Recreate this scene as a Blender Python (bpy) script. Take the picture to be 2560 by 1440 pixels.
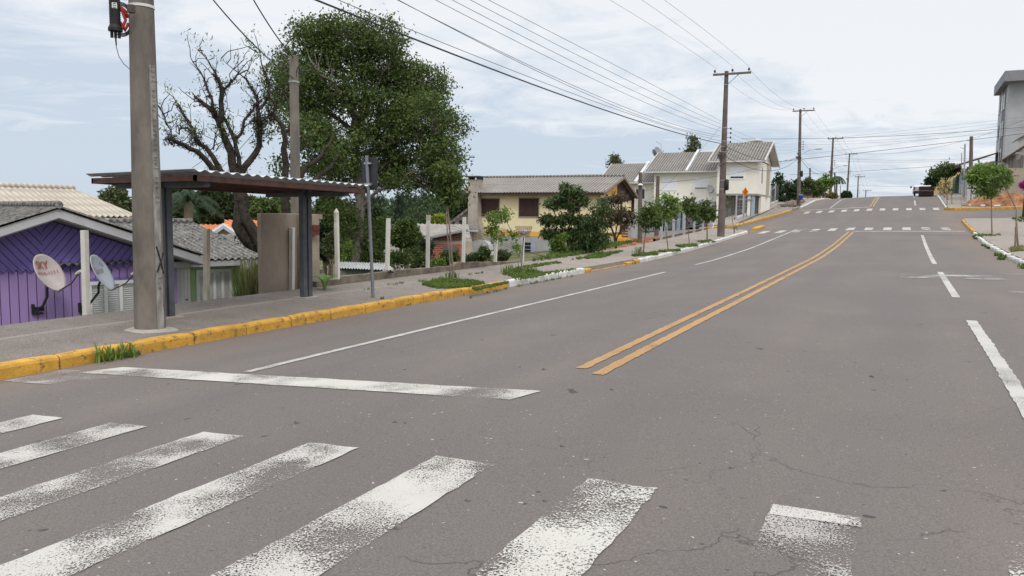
import bpy, math, random
import numpy as np
from mathutils import Vector
for o in list(bpy.data.objects): bpy.data.objects.remove(o)
SC = bpy.context.scene; COL = SC.collection
# ---------------- camera ----------------
YAW, PITCH, ROLL, FPX = math.radians(26.21), math.radians(5.29), math.radians(0.68), 1973.27
cy, sy = math.cos(YAW), math.sin(YAW)
CF = np.array([-sy*math.cos(PITCH), cy*math.cos(PITCH), -math.sin(PITCH)])
R0 = np.array([cy, sy, 0.0]); U0 = np.cross(R0, CF)
CR = math.cos(ROLL)*R0 + math.sin(ROLL)*U0; CU = -math.sin(ROLL)*R0 + math.cos(ROLL)*U0
CAM = np.array([0.0, 0.0, 1.6])
cd = bpy.data.cameras.new('camera'); cam = bpy.data.objects.new('camera', cd); COL.objects.link(cam); SC.camera = cam
cd.sensor_width = 36; cd.lens = 36*FPX/2560; cd.clip_start = .05; cd.clip_end = 6000
from mathutils import Matrix
M = Matrix.Identity(4)
for i in range(3):
    M[i][0] = CR[i]; M[i][1] = CU[i]; M[i][2] = -CF[i]; M[i][3] = CAM[i]
cam.matrix_world = M
# ---------------- world: bright stratus over a pale sky ----------------
SC.view_settings.view_transform = 'Standard'; SC.view_settings.look = 'None'; SC.view_settings.gamma = 1
SC.view_settings.exposure = 0.0
SUN_EL, SUN_AZ = math.radians(48), math.radians(132)      # azimuth clockwise from +Y
W = bpy.data.worlds.new('World'); SC.world = W; W.use_nodes = True
nt = W.node_tree; nt.nodes.clear()
def N(t, **k):
    n = nt.nodes.new(t)
    for a, b in k.items(): setattr(n, a, b)
    return n
def L(a, b): nt.links.new(a, b)
def mth(op, a, b=None, c=None):
    n = N('ShaderNodeMath', operation=op)
    for i, v in enumerate((a, b, c)):
        if v is None: continue
        if isinstance(v, (int, float)): n.inputs[i].default_value = v
        else: L(v, n.inputs[i])
    return n.outputs[0]
out = N('ShaderNodeOutputWorld'); bg = N('ShaderNodeBackground'); L(bg.outputs[0], out.inputs[0]); bg.inputs[1].default_value = .1
sky = N('ShaderNodeTexSky', sky_type='NISHITA'); sky.sun_disc = False; sky.sun_elevation = SUN_EL; sky.sun_rotation = SUN_AZ
tc = N('ShaderNodeTexCoord'); sep = N('ShaderNodeSeparateXYZ'); L(tc.outputs['Generated'], sep.inputs[0])
zz = mth('MAXIMUM', sep.outputs[2], 0.0); den = mth('ADD', zz, 0.10)
cmb = N('ShaderNodeCombineXYZ'); L(mth('DIVIDE', sep.outputs[0], den), cmb.inputs[0]); L(mth('DIVIDE', sep.outputs[1], den), cmb.inputs[1])
def cloud(scale, detail, rough, off, dist=0.6, sx=1.0):
    mp = N('ShaderNodeMapping'); L(cmb.outputs[0], mp.inputs[0]); mp.inputs['Location'].default_value = off
    mp.inputs['Rotation'].default_value = (0, 0, -YAW); mp.inputs['Scale'].default_value = (sx, 1, 1)
    n = N('ShaderNodeTexNoise'); n.inputs['Scale'].default_value = scale; n.inputs['Detail'].default_value = detail
    n.inputs['Roughness'].default_value = rough; n.inputs['Distortion'].default_value = dist; L(mp.outputs[0], n.inputs[0]); return n.outputs[0]
c1 = cloud(.55, 7, .6, (3.3, 1.1, 0), .8); c2 = cloud(1.9, 8, .62, (7.1, 4.2, 2), .9)
c3 = cloud(.16, 3, .5, (1.7, 6.4, 5), .3)
mix = mth('ADD', mth('ADD', mth('MULTIPLY', c1, .45), mth('MULTIPLY', c2, .5)), mth('MULTIPLY', c3, .35))
# the cloud layer is thickest and brightest towards the (hidden) sun, thinner to the west
vd = N('ShaderNodeVectorMath', operation='DOT_PRODUCT'); L(tc.outputs['Generated'], vd.inputs[0])
vd.inputs[1].default_value = (-math.sin(math.radians(80)), math.cos(math.radians(80)), 0)
side_ = mth('SUBTRACT', .095, mth('MULTIPLY', mth('MAXIMUM', vd.outputs['Value'], 0), .27))
low = mth('MULTIPLY', mth('SUBTRACT', mth('MINIMUM', zz, .3), .13), 1.1)
mix = mth('SUBTRACT', mth('ADD', mth('ADD', mix, side_), low), .10)
ramp = N('ShaderNodeValToRGB'); L(mix, ramp.inputs[0]); e = ramp.color_ramp.elements
e[0].position = .46; e[0].color = (.0, .0, .0, 1); e[1].position = .64; e[1].color = (1, 1, 1, 1)
cc = N('ShaderNodeMix', data_type='RGBA'); L(ramp.outputs[0], cc.inputs['Factor'])
cc.inputs[6].default_value = (6.1, 7.0, 8.2, 1); cc.inputs[7].default_value = (9.4, 9.6, 9.9, 1)
# overcast sky: brighter overhead
zen = N('ShaderNodeMix', data_type='RGBA'); zen.blend_type = 'MULTIPLY'; zen.inputs['Factor'].default_value = 1
L(cc.outputs[2], zen.inputs[6]); up = mth('ADD', 1.0, mth('MULTIPLY', mth('MAXIMUM', mth('SUBTRACT', zz, .34), 0), 2.6))
uc = N('ShaderNodeCombineColor'); [L(up, uc.inputs[i]) for i in range(3)]; L(uc.outputs[0], zen.inputs[7])
fin = N('ShaderNodeMix', data_type='RGBA'); fin.inputs['Factor'].default_value = .9; L(sky.outputs[0], fin.inputs[6]); L(zen.outputs[2], fin.inputs[7])
L(fin.outputs[2], bg.inputs[0])
# ---------------- sun, veiled by the cloud ----------------
sd = bpy.data.lights.new('sun', 'SUN'); so = bpy.data.objects.new('sun', sd); COL.objects.link(so)
sd.energy = 1.3; sd.angle = math.radians(12); sd.color = (1, .96, .9)
sv = Vector((math.sin(SUN_AZ)*math.cos(SUN_EL), math.cos(SUN_AZ)*math.cos(SUN_EL), math.sin(SUN_EL)))
so.rotation_euler = sv.to_track_quat('Z', 'Y').to_euler()
so.location = (0, 0, 30)
# ---------------- ground shape (measured along the street) ----------------
XL, XY, XR = -8.91, -2.66, 3.17
KY = np.array([-40, 0, 5, 10, 16, 23, 30, 38, 48, 60, 75, 95, 108, 122, 140, 160, 198, 236, 300, 600, 6000.])
KZ = np.array([.0, .0, .08, .11, .13, .17, .21, .40, .79, 1.27, 2.33, 3.90, 4.44, 4.56, 4.4, 4.0, 2.0, 0.2, -3, -14, -14.])
_fy = np.arange(-40, 700, .5); _fz = np.interp(_fy, KY, KZ)
_k = np.exp(-np.linspace(-2, 2, 17)**2); _k /= _k.sum(); _fz = np.convolve(np.pad(_fz, 8, mode='edge'), _k, 'valid')
def prof(Y): return np.interp(Y, _fy, _fz)
def sm(t): t = np.clip(t, 0, 1); return t*t*(3-2*t)
def road(X, Y):
    X = np.asarray(X, float); dx = X-XY
    fl = 1-sm((np.asarray(Y, float)-130)/60)
    return prof(Y)+np.where(dx < 0, .06*np.maximum(dx, -10.3), .02*np.minimum(dx, 6.2))*fl
SWL, SWR = -11.42, 5.9
def walk(X, Y):
    X = np.asarray(X, float)
    return np.where(X < XY, road(XL, Y)+.16+.03*np.clip(XL-X, 0, 2.6), road(XR, Y)+.15+.03*np.clip(X-XR, 0, 3))
def street_l(X, Y):    # side street falling away to the left
    return road(X, Y)-.09*np.maximum(-13-np.asarray(X, float), 0)
def street_r(X, Y):
    return road(X, Y)+.03*np.maximum(np.asarray(X, float)-XR, 0)*np.ones_like(Y)
def terrain(X, Y):
    X = np.asarray(X, float); Y = np.asarray(Y, float)
    b = walk(SWL, Y)-.05; d = np.maximum(SWL-X, 0)
    near = 1.6*sm(d/.9)+.03*d+.05*np.maximum(d-12, 0)
    mid = .25*sm(d/.8)+.10*np.minimum(d, 22)+.03*np.maximum(d-22, 0)
    far = .30*sm(d/.8)+.24*np.minimum(d, 7)+.05*np.maximum(d-7, 0)
    w1 = sm((Y-27)/9); w2 = sm((Y-58)/7)
    D = near*(1-w1)+mid*w1*(1-w2)+far*w2
    left = b-D
    dr = np.maximum(X-XR-2.4, 0)
    right = walk(SWR, Y)-.06+.05*np.minimum(dr, 18)
    h = np.where(X < XY, left, right)
    inside = (X > SWL) & (X < SWR)
    h = np.where(inside, road(X, Y)-.35, h)
    # side-street cuttings
    cl = (X <= SWL) & (Y > 53) & (Y < 63.5); h = np.where(cl, np.minimum(h, street_l(X, Y)-.12), h)
    cr = (X >= SWR) & (Y > 61.5) & (Y < 74.5); h = np.where(cr, np.minimum(h, street_r(X, Y)-.12), h)
    h = np.where(Y > 110, np.minimum(h, prof(Y)-.1-.01*(Y-110)), h)
    far_ = sm((np.abs(X)-120)/300); h = h*(1-far_)+(-14)*far_
    return np.maximum(h, -14)
# ---------------- pixel to place (pixels of the 2560 x 1440 photograph) ----------------
def ray(x, y): return CF+CR*(x-1280)/FPX+CU*(720-y)/FPX
def onX(x, y, X): d = ray(x, y); return CAM+d*(X-CAM[0])/d[0]
def onY(x, y, Y): d = ray(x, y); return CAM+d*(Y-CAM[1])/d[1]
def onD(x, y, D): d = ray(x, y); d = d/np.linalg.norm(d[:2]); return CAM+d*D        # horizontal distance D
def onP(x, y, P, n): d = ray(x, y); n = np.array(n, float); return CAM+d*(np.dot(np.array(P)-CAM, n)/np.dot(d, n))
_ts = np.concatenate([np.arange(2, 40, .02), np.arange(40, 260, .08)])
def g(x, y, fn=walk):
    d = ray(x, y); P = CAM[None]+d[None]*_ts[:, None]; h = P[:, 2]-fn(P[:, 0], P[:, 1])
    i = np.where((h[1:] <= 0) & (h[:-1] > 0))[0][0]+1
    return P[i]
def ztop(P, x, y):
    n = np.array([P[0], P[1], 0.]); n /= np.linalg.norm(n); return onP(x, y, P, n)[2]
def hd(P): return math.hypot(P[0], P[1])
# ---------------- materials ----------------
MATS = {}
def mat(name, c1, c2=None, scale=3.0, rough=.85, bump=0.0, bscale=None, metal=0.0, spec=.3, contrast=(.35, .65), detail=6, stretch=(1, 1, 1), trans=0.0):
    if name in MATS: return MATS[name]
    m = bpy.data.materials.new(name); m.use_nodes = True; t = m.node_tree; b = t.nodes['Principled BSDF']
    b.inputs['Roughness'].default_value = rough; b.inputs['Metallic'].default_value = metal; b.inputs['Specular IOR Level'].default_value = spec
    b.inputs['Base Color'].default_value = (*c1, 1)
    tcn = t.nodes.new('ShaderNodeTexCoord'); mp = t.nodes.new('ShaderNodeMapping'); mp.inputs['Scale'].default_value = stretch
    t.links.new(tcn.outputs['Object'], mp.inputs[0])
    if c2 is not None:
        n = t.nodes.new('ShaderNodeTexNoise'); n.inputs['Scale'].default_value = scale; n.inputs['Detail'].default_value = detail; n.inputs['Roughness'].default_value = .62
        t.links.new(mp.outputs[0], n.inputs[0])
        r = t.nodes.new('ShaderNodeValToRGB'); r.color_ramp.elements[0].position = contrast[0]; r.color_ramp.elements[1].position = contrast[1]
        r.color_ramp.elements[0].color = (*c1, 1); r.color_ramp.elements[1].color = (*c2, 1)
        t.links.new(n.outputs[0], r.inputs[0]); t.links.new(r.outputs[0], b.inputs['Base Color'])
    if bump:
        n2 = t.nodes.new('ShaderNodeTexNoise'); n2.inputs['Scale'].default_value = bscale or scale*6; n2.inputs['Detail'].default_value = 5
        t.links.new(mp.outputs[0], n2.inputs[0]); bp = t.nodes.new('ShaderNodeBump'); bp.inputs['Strength'].default_value = 1; bp.inputs['Distance'].default_value = bump
        t.links.new(n2.outputs[0], bp.inputs['Height']); t.links.new(bp.outputs[0], b.inputs['Normal'])
    MATS[name] = m; return m
def leafmat(name, c1, c2, tr=.35):
    if name in MATS: return MATS[name]
    m = bpy.data.materials.new(name); m.use_nodes = True; t = m.node_tree; t.nodes.clear()
    o = t.nodes.new('ShaderNodeOutputMaterial'); d = t.nodes.new('ShaderNodeBsdfPrincipled'); d.inputs['Roughness'].default_value = .55; d.inputs['Specular IOR Level'].default_value = .25
    tl = t.nodes.new('ShaderNodeBsdfTranslucent'); mx = t.nodes.new('ShaderNodeMixShader'); mx.inputs[0].default_value = tr
    ge = t.nodes.new('ShaderNodeNewGeometry'); tcn = t.nodes.new('ShaderNodeTexCoord'); n = t.nodes.new('ShaderNodeTexNoise'); n.inputs['Scale'].default_value = 1.3; n.inputs['Detail'].default_value = 3
    t.links.new(tcn.outputs['Object'], n.inputs[0])
    a = t.nodes.new('ShaderNodeMath'); a.operation = 'MULTIPLY_ADD'; t.links.new(ge.outputs['Random Per Island'], a.inputs[0]); a.inputs[1].default_value = .5
    s = t.nodes.new('ShaderNodeMath'); s.operation = 'SUBTRACT'; t.links.new(n.outputs[0], s.inputs[0]); s.inputs[1].default_value = .2
    t.links.new(s.outputs[0], a.inputs[2])
    r = t.nodes.new('ShaderNodeValToRGB'); r.color_ramp.elements[0].position = .15; r.color_ramp.elements[1].position = .85
    r.color_ramp.elements[0].color = (*c1, 1); r.color_ramp.elements[1].color = (*c2, 1); t.links.new(a.outputs[0], r.inputs[0])
    t.links.new(r.outputs[0], d.inputs['Base Color']); t.links.new(r.outputs[0], tl.inputs[0])
    t.links.new(d.outputs[0], mx.inputs[1]); t.links.new(tl.outputs[0], mx.inputs[2]); t.links.new(mx.outputs[0], o.inputs[0])
    MATS[name] = m; return m
# ---------------- mesh builder ----------------
A = lambda *v: np.array(v, float)
def unit(v): v = np.array(v, float); return v/np.linalg.norm(v)
class MB:
    def __init__(s): s.v = []; s.f = []; s.sm = []
    def add(s, vs, fs, smooth=False):
        o = len(s.v); s.v += [tuple(map(float, p)) for p in vs]; s.f += [tuple(i+o for i in f) for f in fs]; s.sm += [smooth]*len(fs); return s
    def pp(s, o, u, v, w):     # parallelepiped from a corner
        o, u, v, w = map(lambda a: np.array(a, float), (o, u, v, w))
        P = [o, o+u, o+u+v, o+v, o+w, o+u+w, o+u+v+w, o+v+w]
        F = [(0, 3, 2, 1), (4, 5, 6, 7), (0, 1, 5, 4), (1, 2, 6, 5), (2, 3, 7, 6), (3, 0, 4, 7)]
        if np.dot(np.cross(u, v), w) < 0: F = [tuple(reversed(f)) for f in F]
        return s.add(P, F)
    def box(s, x0, y0, z0, x1, y1, z1): return s.pp((x0, y0, z0), (x1-x0, 0, 0), (0, y1-y0, 0), (0, 0, z1-z0))
    def prism(s, poly, w):     # planar polygon pushed along w
        n = len(poly); P = [np.array(p, float) for p in poly]; w = np.array(w, float)
        return s.add(P+[p+w for p in P], [tuple(range(n))[::-1], tuple(range(n, 2*n))]+[(i, (i+1) % n, n+(i+1) % n, n+i) for i in range(n)])
    def tube(s, pts, r, n=8, cap=True, smooth=True):
        pts = [np.array(p, float) for p in pts]; k = len(pts); rs = r if hasattr(r, '__len__') else [r]*k
        V = []; ref = None
        for i, p in enumerate(pts):
            t = unit(pts[min(i+1, k-1)]-pts[max(i-1, 0)]+1e-9)
            if ref is None: ref = np.array([1., 0, 0]) if abs(t[0]) < .8 else np.array([0, 1., 0])
            a = unit(np.cross(t, ref)); ref = np.cross(a, t); b = np.cross(t, a)
            for j in range(n):
                q = 2*math.pi*j/n; V.append(p+rs[i]*(math.cos(q)*a+math.sin(q)*b))
        F = [(i*n+j, i*n+(j+1) % n, (i+1)*n+(j+1) % n, (i+1)*n+j) for i in range(k-1) for j in range(n)]
        s.add(V, F, smooth)
        if cap: s.add(V[:n], [tuple(range(n))[::-1]]); s.add(V[-n:], [tuple(range(n))])
        return s
    def corr(s, o, u, w, period=.177, amp=.025, th=.01, rows=1, seg=6):
        o, u, w = map(lambda a: np.array(a, float), (o, u, w)); L_ = np.linalg.norm(u); n = unit(np.cross(u, w))
        if n[2] < 0: n = -n
        k = max(2, int(L_/period*seg)); ts = np.linspace(0, 1, k+1)
        for rr in range(rows):
            a, b = rr/rows, (rr+1)/rows; lift = .014
            V = []
            for (q, l) in ((a, lift), (min(b+.03, 1.0), 0)):
                for t in ts: V.append(o+u*t+w*q+n*(amp*math.sin(np.dot(o+u*t, u)/L_/period*2*math.pi)+l))
            m = len(ts); V += [p-n*th for p in V]
            F = []
            for i in range(m-1):
                F += [(i, i+1, m+i+1, m+i), (2*m+i, 3*m+i, 3*m+i+1, 2*m+i+1), (i, 2*m+i, 2*m+i+1, i+1), (m+i, m+i+1, 3*m+i+1, 3*m+i)]
            F += [(0, m, 3*m, 2*m), (m-1, 3*m-1, 4*m-1, 2*m-1)]
            s.add(V, F)
        return s
    def grid(s, xs, ys, fn, keep=None):
        X, Y = np.meshgrid(xs, ys); Z = fn(X, Y); nx = len(xs)
        V = np.stack([X.ravel(), Y.ravel(), Z.ravel()], 1)
        F = [(j*nx+i, j*nx+i+1, (j+1)*nx+i+1, (j+1)*nx+i) for j in range(len(ys)-1) for i in range(nx-1) if keep is None or keep((xs[i]+xs[i+1])/2, (ys[j]+ys[j+1])/2)]
        return s.add(V, F, True)
    def build(s, name, m, parent=None, bevel=0):
        me = bpy.data.meshes.new(name); org = Vector((0, 0, 0))
        if parent is not None:
            p = parent
            while p is not None: org += p.location; p = p.parent
        else:
            vv = np.array(s.v); org = Vector(((vv[:, 0].min()+vv[:, 0].max())/2, (vv[:, 1].min()+vv[:, 1].max())/2, vv[:, 2].min()))
        me.from_pydata([(a-org.x, b-org.y, c-org.z) for a, b, c in s.v], [], s.f)
        for mm in (m if isinstance(m, (list, tuple)) else [m]): me.materials.append(mm)
        me.polygons.foreach_set('use_smooth', s.sm); me.update()
        o = bpy.data.objects.new(name, me); COL.objects.link(o)
        if parent is not None: o.parent = parent
        else: o.location = org
        if bevel: md = o.modifiers.new('bevel', 'BEVEL'); md.width = bevel; md.segments = 2; md.limit_method = 'ANGLE'
        return o
def tag(o, label, cat, group=None, kind=None):
    o['label'] = label; o['category'] = cat
    if group: o['group'] = group
    if kind: o['kind'] = kind
    return o
def struct(o): o['kind'] = 'structure'; return o
def thing(name, loc, label, cat, group=None):
    o = bpy.data.objects.new(name, None); COL.objects.link(o); o.location = tuple(map(float, loc)); o.empty_display_size = .2
    return tag(o, label, cat, group)
def dup(root, loc, label=None, rz=0, sc=1):
    r_ = root.copy(); COL.objects.link(r_); r_.location = tuple(map(float, loc)); r_.rotation_euler = (0, 0, rz); r_.scale = (sc,)*3
    if label: r_['label'] = label
    for ch in list(root.children):
        c = ch.copy(); COL.objects.link(c); c.parent = r_
        for gch in list(ch.children):
            d = gch.copy(); COL.objects.link(d); d.parent = c
    return r_
def text(mb, s, o, u, w, size, ext=.004, align='CENTER', squash=1):
    cu = bpy.data.curves.new('t', 'FONT'); cu.body = s; cu.size = 1; cu.align_x = align; cu.resolution_u = 2
    ob = bpy.data.objects.new('t', cu); COL.objects.link(ob)
    me = bpy.data.meshes.new_from_object(ob.evaluated_get(bpy.context.evaluated_depsgraph_get())); bpy.data.objects.remove(ob)
    u, w = unit(u), unit(w); n = np.cross(u, w); V = [np.array(o)+(v.co.x*squash*u+v.co.y*w)*size+n*ext for v in me.vertices]
    mb.add(V, [tuple(p.vertices) for p in me.polygons]); bpy.data.meshes.remove(me)
# ---------------- foliage ----------------
def leaves(name, C, m, parent, n, size, spread, seed=1, asp=.45, droop=.3):
    """C: clump centres (k,3); n leaves per clump, diamond leaves scattered round each clump"""
    rg = np.random.default_rng(seed); C = np.array(C, float); k = len(C); T = k*n
    sp = spread if hasattr(spread, '__len__') else (spread, spread, spread*.75)
    P = np.repeat(C, n, 0)+rg.normal(size=(T, 3))*np.array(sp)*.55
    a = rg.normal(size=(T, 3)); a[:, 2] -= droop; a /= np.linalg.norm(a, axis=1)[:, None]
    b = rg.normal(size=(T, 3)); b -= (b*a).sum(1)[:, None]*a; b /= np.linalg.norm(b, axis=1)[:, None]
    nn = np.cross(a, b); Lz = (size*rg.uniform(.6, 1.3, T))[:, None]
    V = np.empty((T, 4, 3)); V[:, 0] = P; V[:, 1] = P+a*Lz*.45+b*Lz*asp*.5+nn*Lz*.06; V[:, 2] = P+a*Lz; V[:, 3] = P+a*Lz*.45-b*Lz*asp*.5+nn*Lz*.06
    me = bpy.data.meshes.new(name); org = Vector((0, 0, 0)); p = parent
    while p is not None: org += p.location; p = p.parent
    V = V.reshape(-1, 3)-np.array(org)
    me.vertices.add(T*4); me.vertices.foreach_set('co', V.ravel()); me.loops.add(T*4); me.loops.foreach_set('vertex_index', np.arange(T*4))
    me.polygons.add(T); me.polygons.foreach_set('loop_start', np.arange(T)*4); me.polygons.foreach_set('loop_total', np.full(T, 4))
    me.materials.append(m); me.update(calc_edges=True); me.validate()
    o = bpy.data.objects.new(name, me); COL.objects.link(o)
    if parent is not None: o.parent = parent
    return o
def shell(blobs, per, seed=0, lo=.45):
    rg = np.random.default_rng(seed); out_ = []
    for b_ in blobs:
        c, r_ = np.array(b_[:3], float), np.array(b_[3:6], float); k = b_[6] if len(b_) > 6 else per
        d = rg.normal(size=(k, 3)); d /= np.linalg.norm(d, axis=1)[:, None]; d *= (rg.uniform(lo**3, 1, k)**(1/3))[:, None]
        out_.append(c+d*r_)
    return np.concatenate(out_)
def wob(a, b, k, amp, rg):
    a, b = np.array(a, float), np.array(b, float); P = [a+(b-a)*t for t in np.linspace(0, 1, k+1)]
    return [P[0]]+[p+rg.normal(size=3)*amp for p in P[1:-1]]+[P[-1]]
def twigs(mb, nodes, C, r0, r1, seed=0, sides=5, frac=1.0):
    rg = np.random.default_rng(seed); nodes = np.array(nodes)
    for c in C:
        if rg.random() > frac: continue
        d = np.linalg.norm(nodes-c, axis=1)+np.maximum(0, nodes[:, 2]-c[2])*1.5; nd = nodes[np.argmin(d)]
        L_ = np.linalg.norm(c-nd); P = wob(nd, c, 3, L_*.07, rg); P[1][2] += L_*.05; mb.tube(P, [r0, r0*.75, r0*.45, r1], sides, cap=False)
def simple_tree(name, label, base, h, crown, trunk_r, leaf, bark, n=60, per=40, size=.12, spread=.35, seed=1, cat='tree', group=None, lean=(0, 0), asp=.45, frac=.8, lo=.45):
    """crown: blobs relative to the base (x,y,z,rx,ry,rz[,k])"""
    rg = np.random.default_rng(seed); t = thing(name, base, label, cat, group); b = np.array(base, float)
    bl = [(b[0]+c[0], b[1]+c[1], b[2]+c[2], *c[3:]) for c in crown]
    C = shell(bl, n, seed, lo); top = b+A(lean[0], lean[1], h)
    P = wob(b-A(0, 0, .1), top, 5, trunk_r*.5, rg); tr = MB(); tr.tube(P, [trunk_r*1.2, trunk_r, trunk_r*.85, trunk_r*.7, trunk_r*.5, trunk_r*.3], 8)
    nodes = list(P[2:])
    for c in bl:
        q = np.array(c[:3]); s_ = P[2+int(rg.integers(0, 3))]; W_ = wob(s_, q, 4, .06*np.linalg.norm(q-s_), rg); tr.tube(W_, [trunk_r*.6, trunk_r*.5, trunk_r*.4, trunk_r*.3, trunk_r*.15], 6); nodes += W_[1:]
    twigs(tr, nodes, C, trunk_r*.18, trunk_r*.05, seed, 4, frac)
    tr.build('trunk', bark, t); leaves('crown', C, leaf, t, per, size, spread, seed, asp)
    return t
# ================= ground, roads, pavements =================
def nodes_mat(name): 
    m = bpy.data.materials.new(name); m.use_nodes = True; return m, m.node_tree
def noise(t, vec, scale, detail=5, rough=.6, loc=(0, 0, 0), st=(1, 1, 1)):
    mp = t.nodes.new('ShaderNodeMapping'); mp.inputs['Location'].default_value = loc; mp.inputs['Scale'].default_value = st; t.links.new(vec, mp.inputs[0])
    n = t.nodes.new('ShaderNodeTexNoise'); n.inputs['Scale'].default_value = scale; n.inputs['Detail'].default_value = detail; n.inputs['Roughness'].default_value = rough
    t.links.new(mp.outputs[0], n.inputs[0]); return n.outputs[0]
def rmp(t, f, a, b, ca=(0, 0, 0), cb=(1, 1, 1)):
    r = t.nodes.new('ShaderNodeValToRGB'); r.color_ramp.elements[0].position = a; r.color_ramp.elements[1].position = b
    r.color_ramp.elements[0].color = (*ca, 1); r.color_ramp.elements[1].color = (*cb, 1); t.links.new(f, r.inputs[0]); return r.outputs[0]
def mixc(t, f, a, b, mode='MIX'):
    n = t.nodes.new('ShaderNodeMix'); n.data_type = 'RGBA'; n.blend_type = mode
    for s, v in ((n.inputs['Factor'], f), (n.inputs[6], a), (n.inputs[7], b)):
        if isinstance(v, (int, float)): s.default_value = v
        elif isinstance(v, tuple): s.default_value = (*v, 1)
        else: t.links.new(v, s)
    return n.outputs[2]
def mt(t, op, a, b=None):
    n = t.nodes.new('ShaderNodeMath'); n.operation = op
    for i, v in enumerate((a, b)):
        if v is None: continue
        if isinstance(v, (int, float)): n.inputs[i].default_value = v
        else: t.links.new(v, n.inputs[i])
    return n.outputs[0]
m, t = nodes_mat('asphalt'); ASPH = m; b = t.nodes['Principled BSDF']; pos = t.nodes.new('ShaderNodeNewGeometry').outputs['Position']
sx = t.nodes.new('ShaderNodeSeparateXYZ'); t.links.new(pos, sx.inputs[0]); Xo, Yo = sx.outputs[0], sx.outputs[1]
col = mixc(t, rmp(t, noise(t, pos, .35, 4, .6), .32, .68), (.100, .083, .074), (.146, .121, .107))
col = mixc(t, rmp(t, noise(t, pos, .9, 3, .5, (4, 2, 0), (1, .18, 1)), .35, .75), col, (.094, .084, .080))      # long streaks from traffic
wp_ = mt(t, 'SINE', mt(t, 'MULTIPLY', mt(t, 'ADD', Xo, .35), 3.4)); col = mixc(t, mt(t, 'MULTIPLY', rmp(t, mt(t, 'ADD', mt(t, 'MULTIPLY', wp_, .3), noise(t, pos, .5, 4, .6, (8, 1, 0), (1, .2, 1))), .55, .95), .4), col, (.085, .078, .076))   # wheel tracks
seam = mt(t, 'ABSOLUTE', mt(t, 'ADD', mt(t, 'SUBTRACT', Xo, -5.55), mt(t, 'MULTIPLY', mt(t, 'SUBTRACT', noise(t, pos, .5, 4), .5), .25))); col = mixc(t, mt(t, 'MULTIPLY', rmp(t, seam, .0, .035, (1, 1, 1), (0, 0, 0)), .35), col, (.06, .055, .055))
# red-brown dust lying in the parking lanes and against the kerbs
dl = mt(t, 'SUBTRACT', 1.0, mt(t, 'MULTIPLY', mt(t, 'ABSOLUTE', mt(t, 'SUBTRACT', Xo, -8.9)), .42))
dr_ = mt(t, 'SUBTRACT', 1.0, mt(t, 'MULTIPLY', mt(t, 'ABSOLUTE', mt(t, 'SUBTRACT', Xo, 3.2)), .40))
dd = mt(t, 'MULTIPLY', mt(t, 'MAXIMUM', mt(t, 'MAXIMUM', dl, dr_), 0.0), noise(t, pos, .8, 5, .6, (9, 0, 0), (1, .35, 1)))
col = mixc(t, rmp(t, dd, .12, .75), col, (.185, .130, .098))
fine = noise(t, pos, 85, 3, .7); col = mixc(t, rmp(t, fine, .34, .68), mixc(t, .42, col, (.06, .053, .05)), mixc(t, .27, col, (.27, .245, .225)))
# scattered oil spots and small dark chips
spots = noise(t, pos, 5.5, 2, .5, (2, 8, 0)); col = mixc(t, rmp(t, spots, .735, .76), col, (.05, .047, .05))
chips = noise(t, pos, 24, 1, .5, (5, 3, 0)); col = mixc(t, rmp(t, chips, .74, .76), col, (.07, .06, .06))
pale = noise(t, pos, 30, 1, .5, (1, 13, 0)); col = mixc(t, rmp(t, pale, .76, .79), col, (.38, .35, .33))
# hairline cracks close to the crossing
vo = t.nodes.new('ShaderNodeTexVoronoi'); vo.feature = 'DISTANCE_TO_EDGE'; vo.inputs['Scale'].default_value = .75
dn = t.nodes.new('ShaderNodeTexNoise'); dn.inputs['Scale'].default_value = 2.2; dn.inputs['Detail'].default_value = 6
va = t.nodes.new('ShaderNodeVectorMath'); va.operation = 'MULTIPLY_ADD'; t.links.new(pos, dn.inputs[0]); t.links.new(dn.outputs['Color'], va.inputs[0]); va.inputs[1].default_value = (.9, .9, 0); t.links.new(pos, va.inputs[2]); t.links.new(va.outputs[0], vo.inputs[0])
ck = rmp(t, vo.outputs['Distance'], .0, .006, (1, 1, 1), (0, 0, 0))
dx_ = mt(t, 'POWER', mt(t, 'MULTIPLY', mt(t, 'ADD', Xo, .7), .55), 2); dy_ = mt(t, 'POWER', mt(t, 'MULTIPLY', mt(t, 'SUBTRACT', Yo, 3.9), .5), 2)
near_ = mt(t, 'SUBTRACT', 1.0, mt(t, 'ADD', dx_, dy_)); gate = mt(t, 'MULTIPLY', rmp(t, near_, .0, .25), rmp(t, noise(t, pos, 1.1, 2), .42, .52))
ckf = mt(t, 'MULTIPLY', ck, gate); col = mixc(t, mt(t, 'MULTIPLY', ckf, .42), col, (.04, .036, .035))
t.links.new(col, b.inputs['Base Color']); b.inputs['Roughness'].default_value = .88; b.inputs['Specular IOR Level'].default_value = .35
bp = t.nodes.new('ShaderNodeBump'); bp.inputs['Distance'].default_value = .004; bp.inputs['Strength'].default_value = .8; t.links.new(mt(t, 'SUBTRACT', fine, mt(t, 'MULTIPLY', ckf, 2.0)), bp.inputs['Height']); t.links.new(bp.outputs[0], b.inputs['Normal'])

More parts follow.
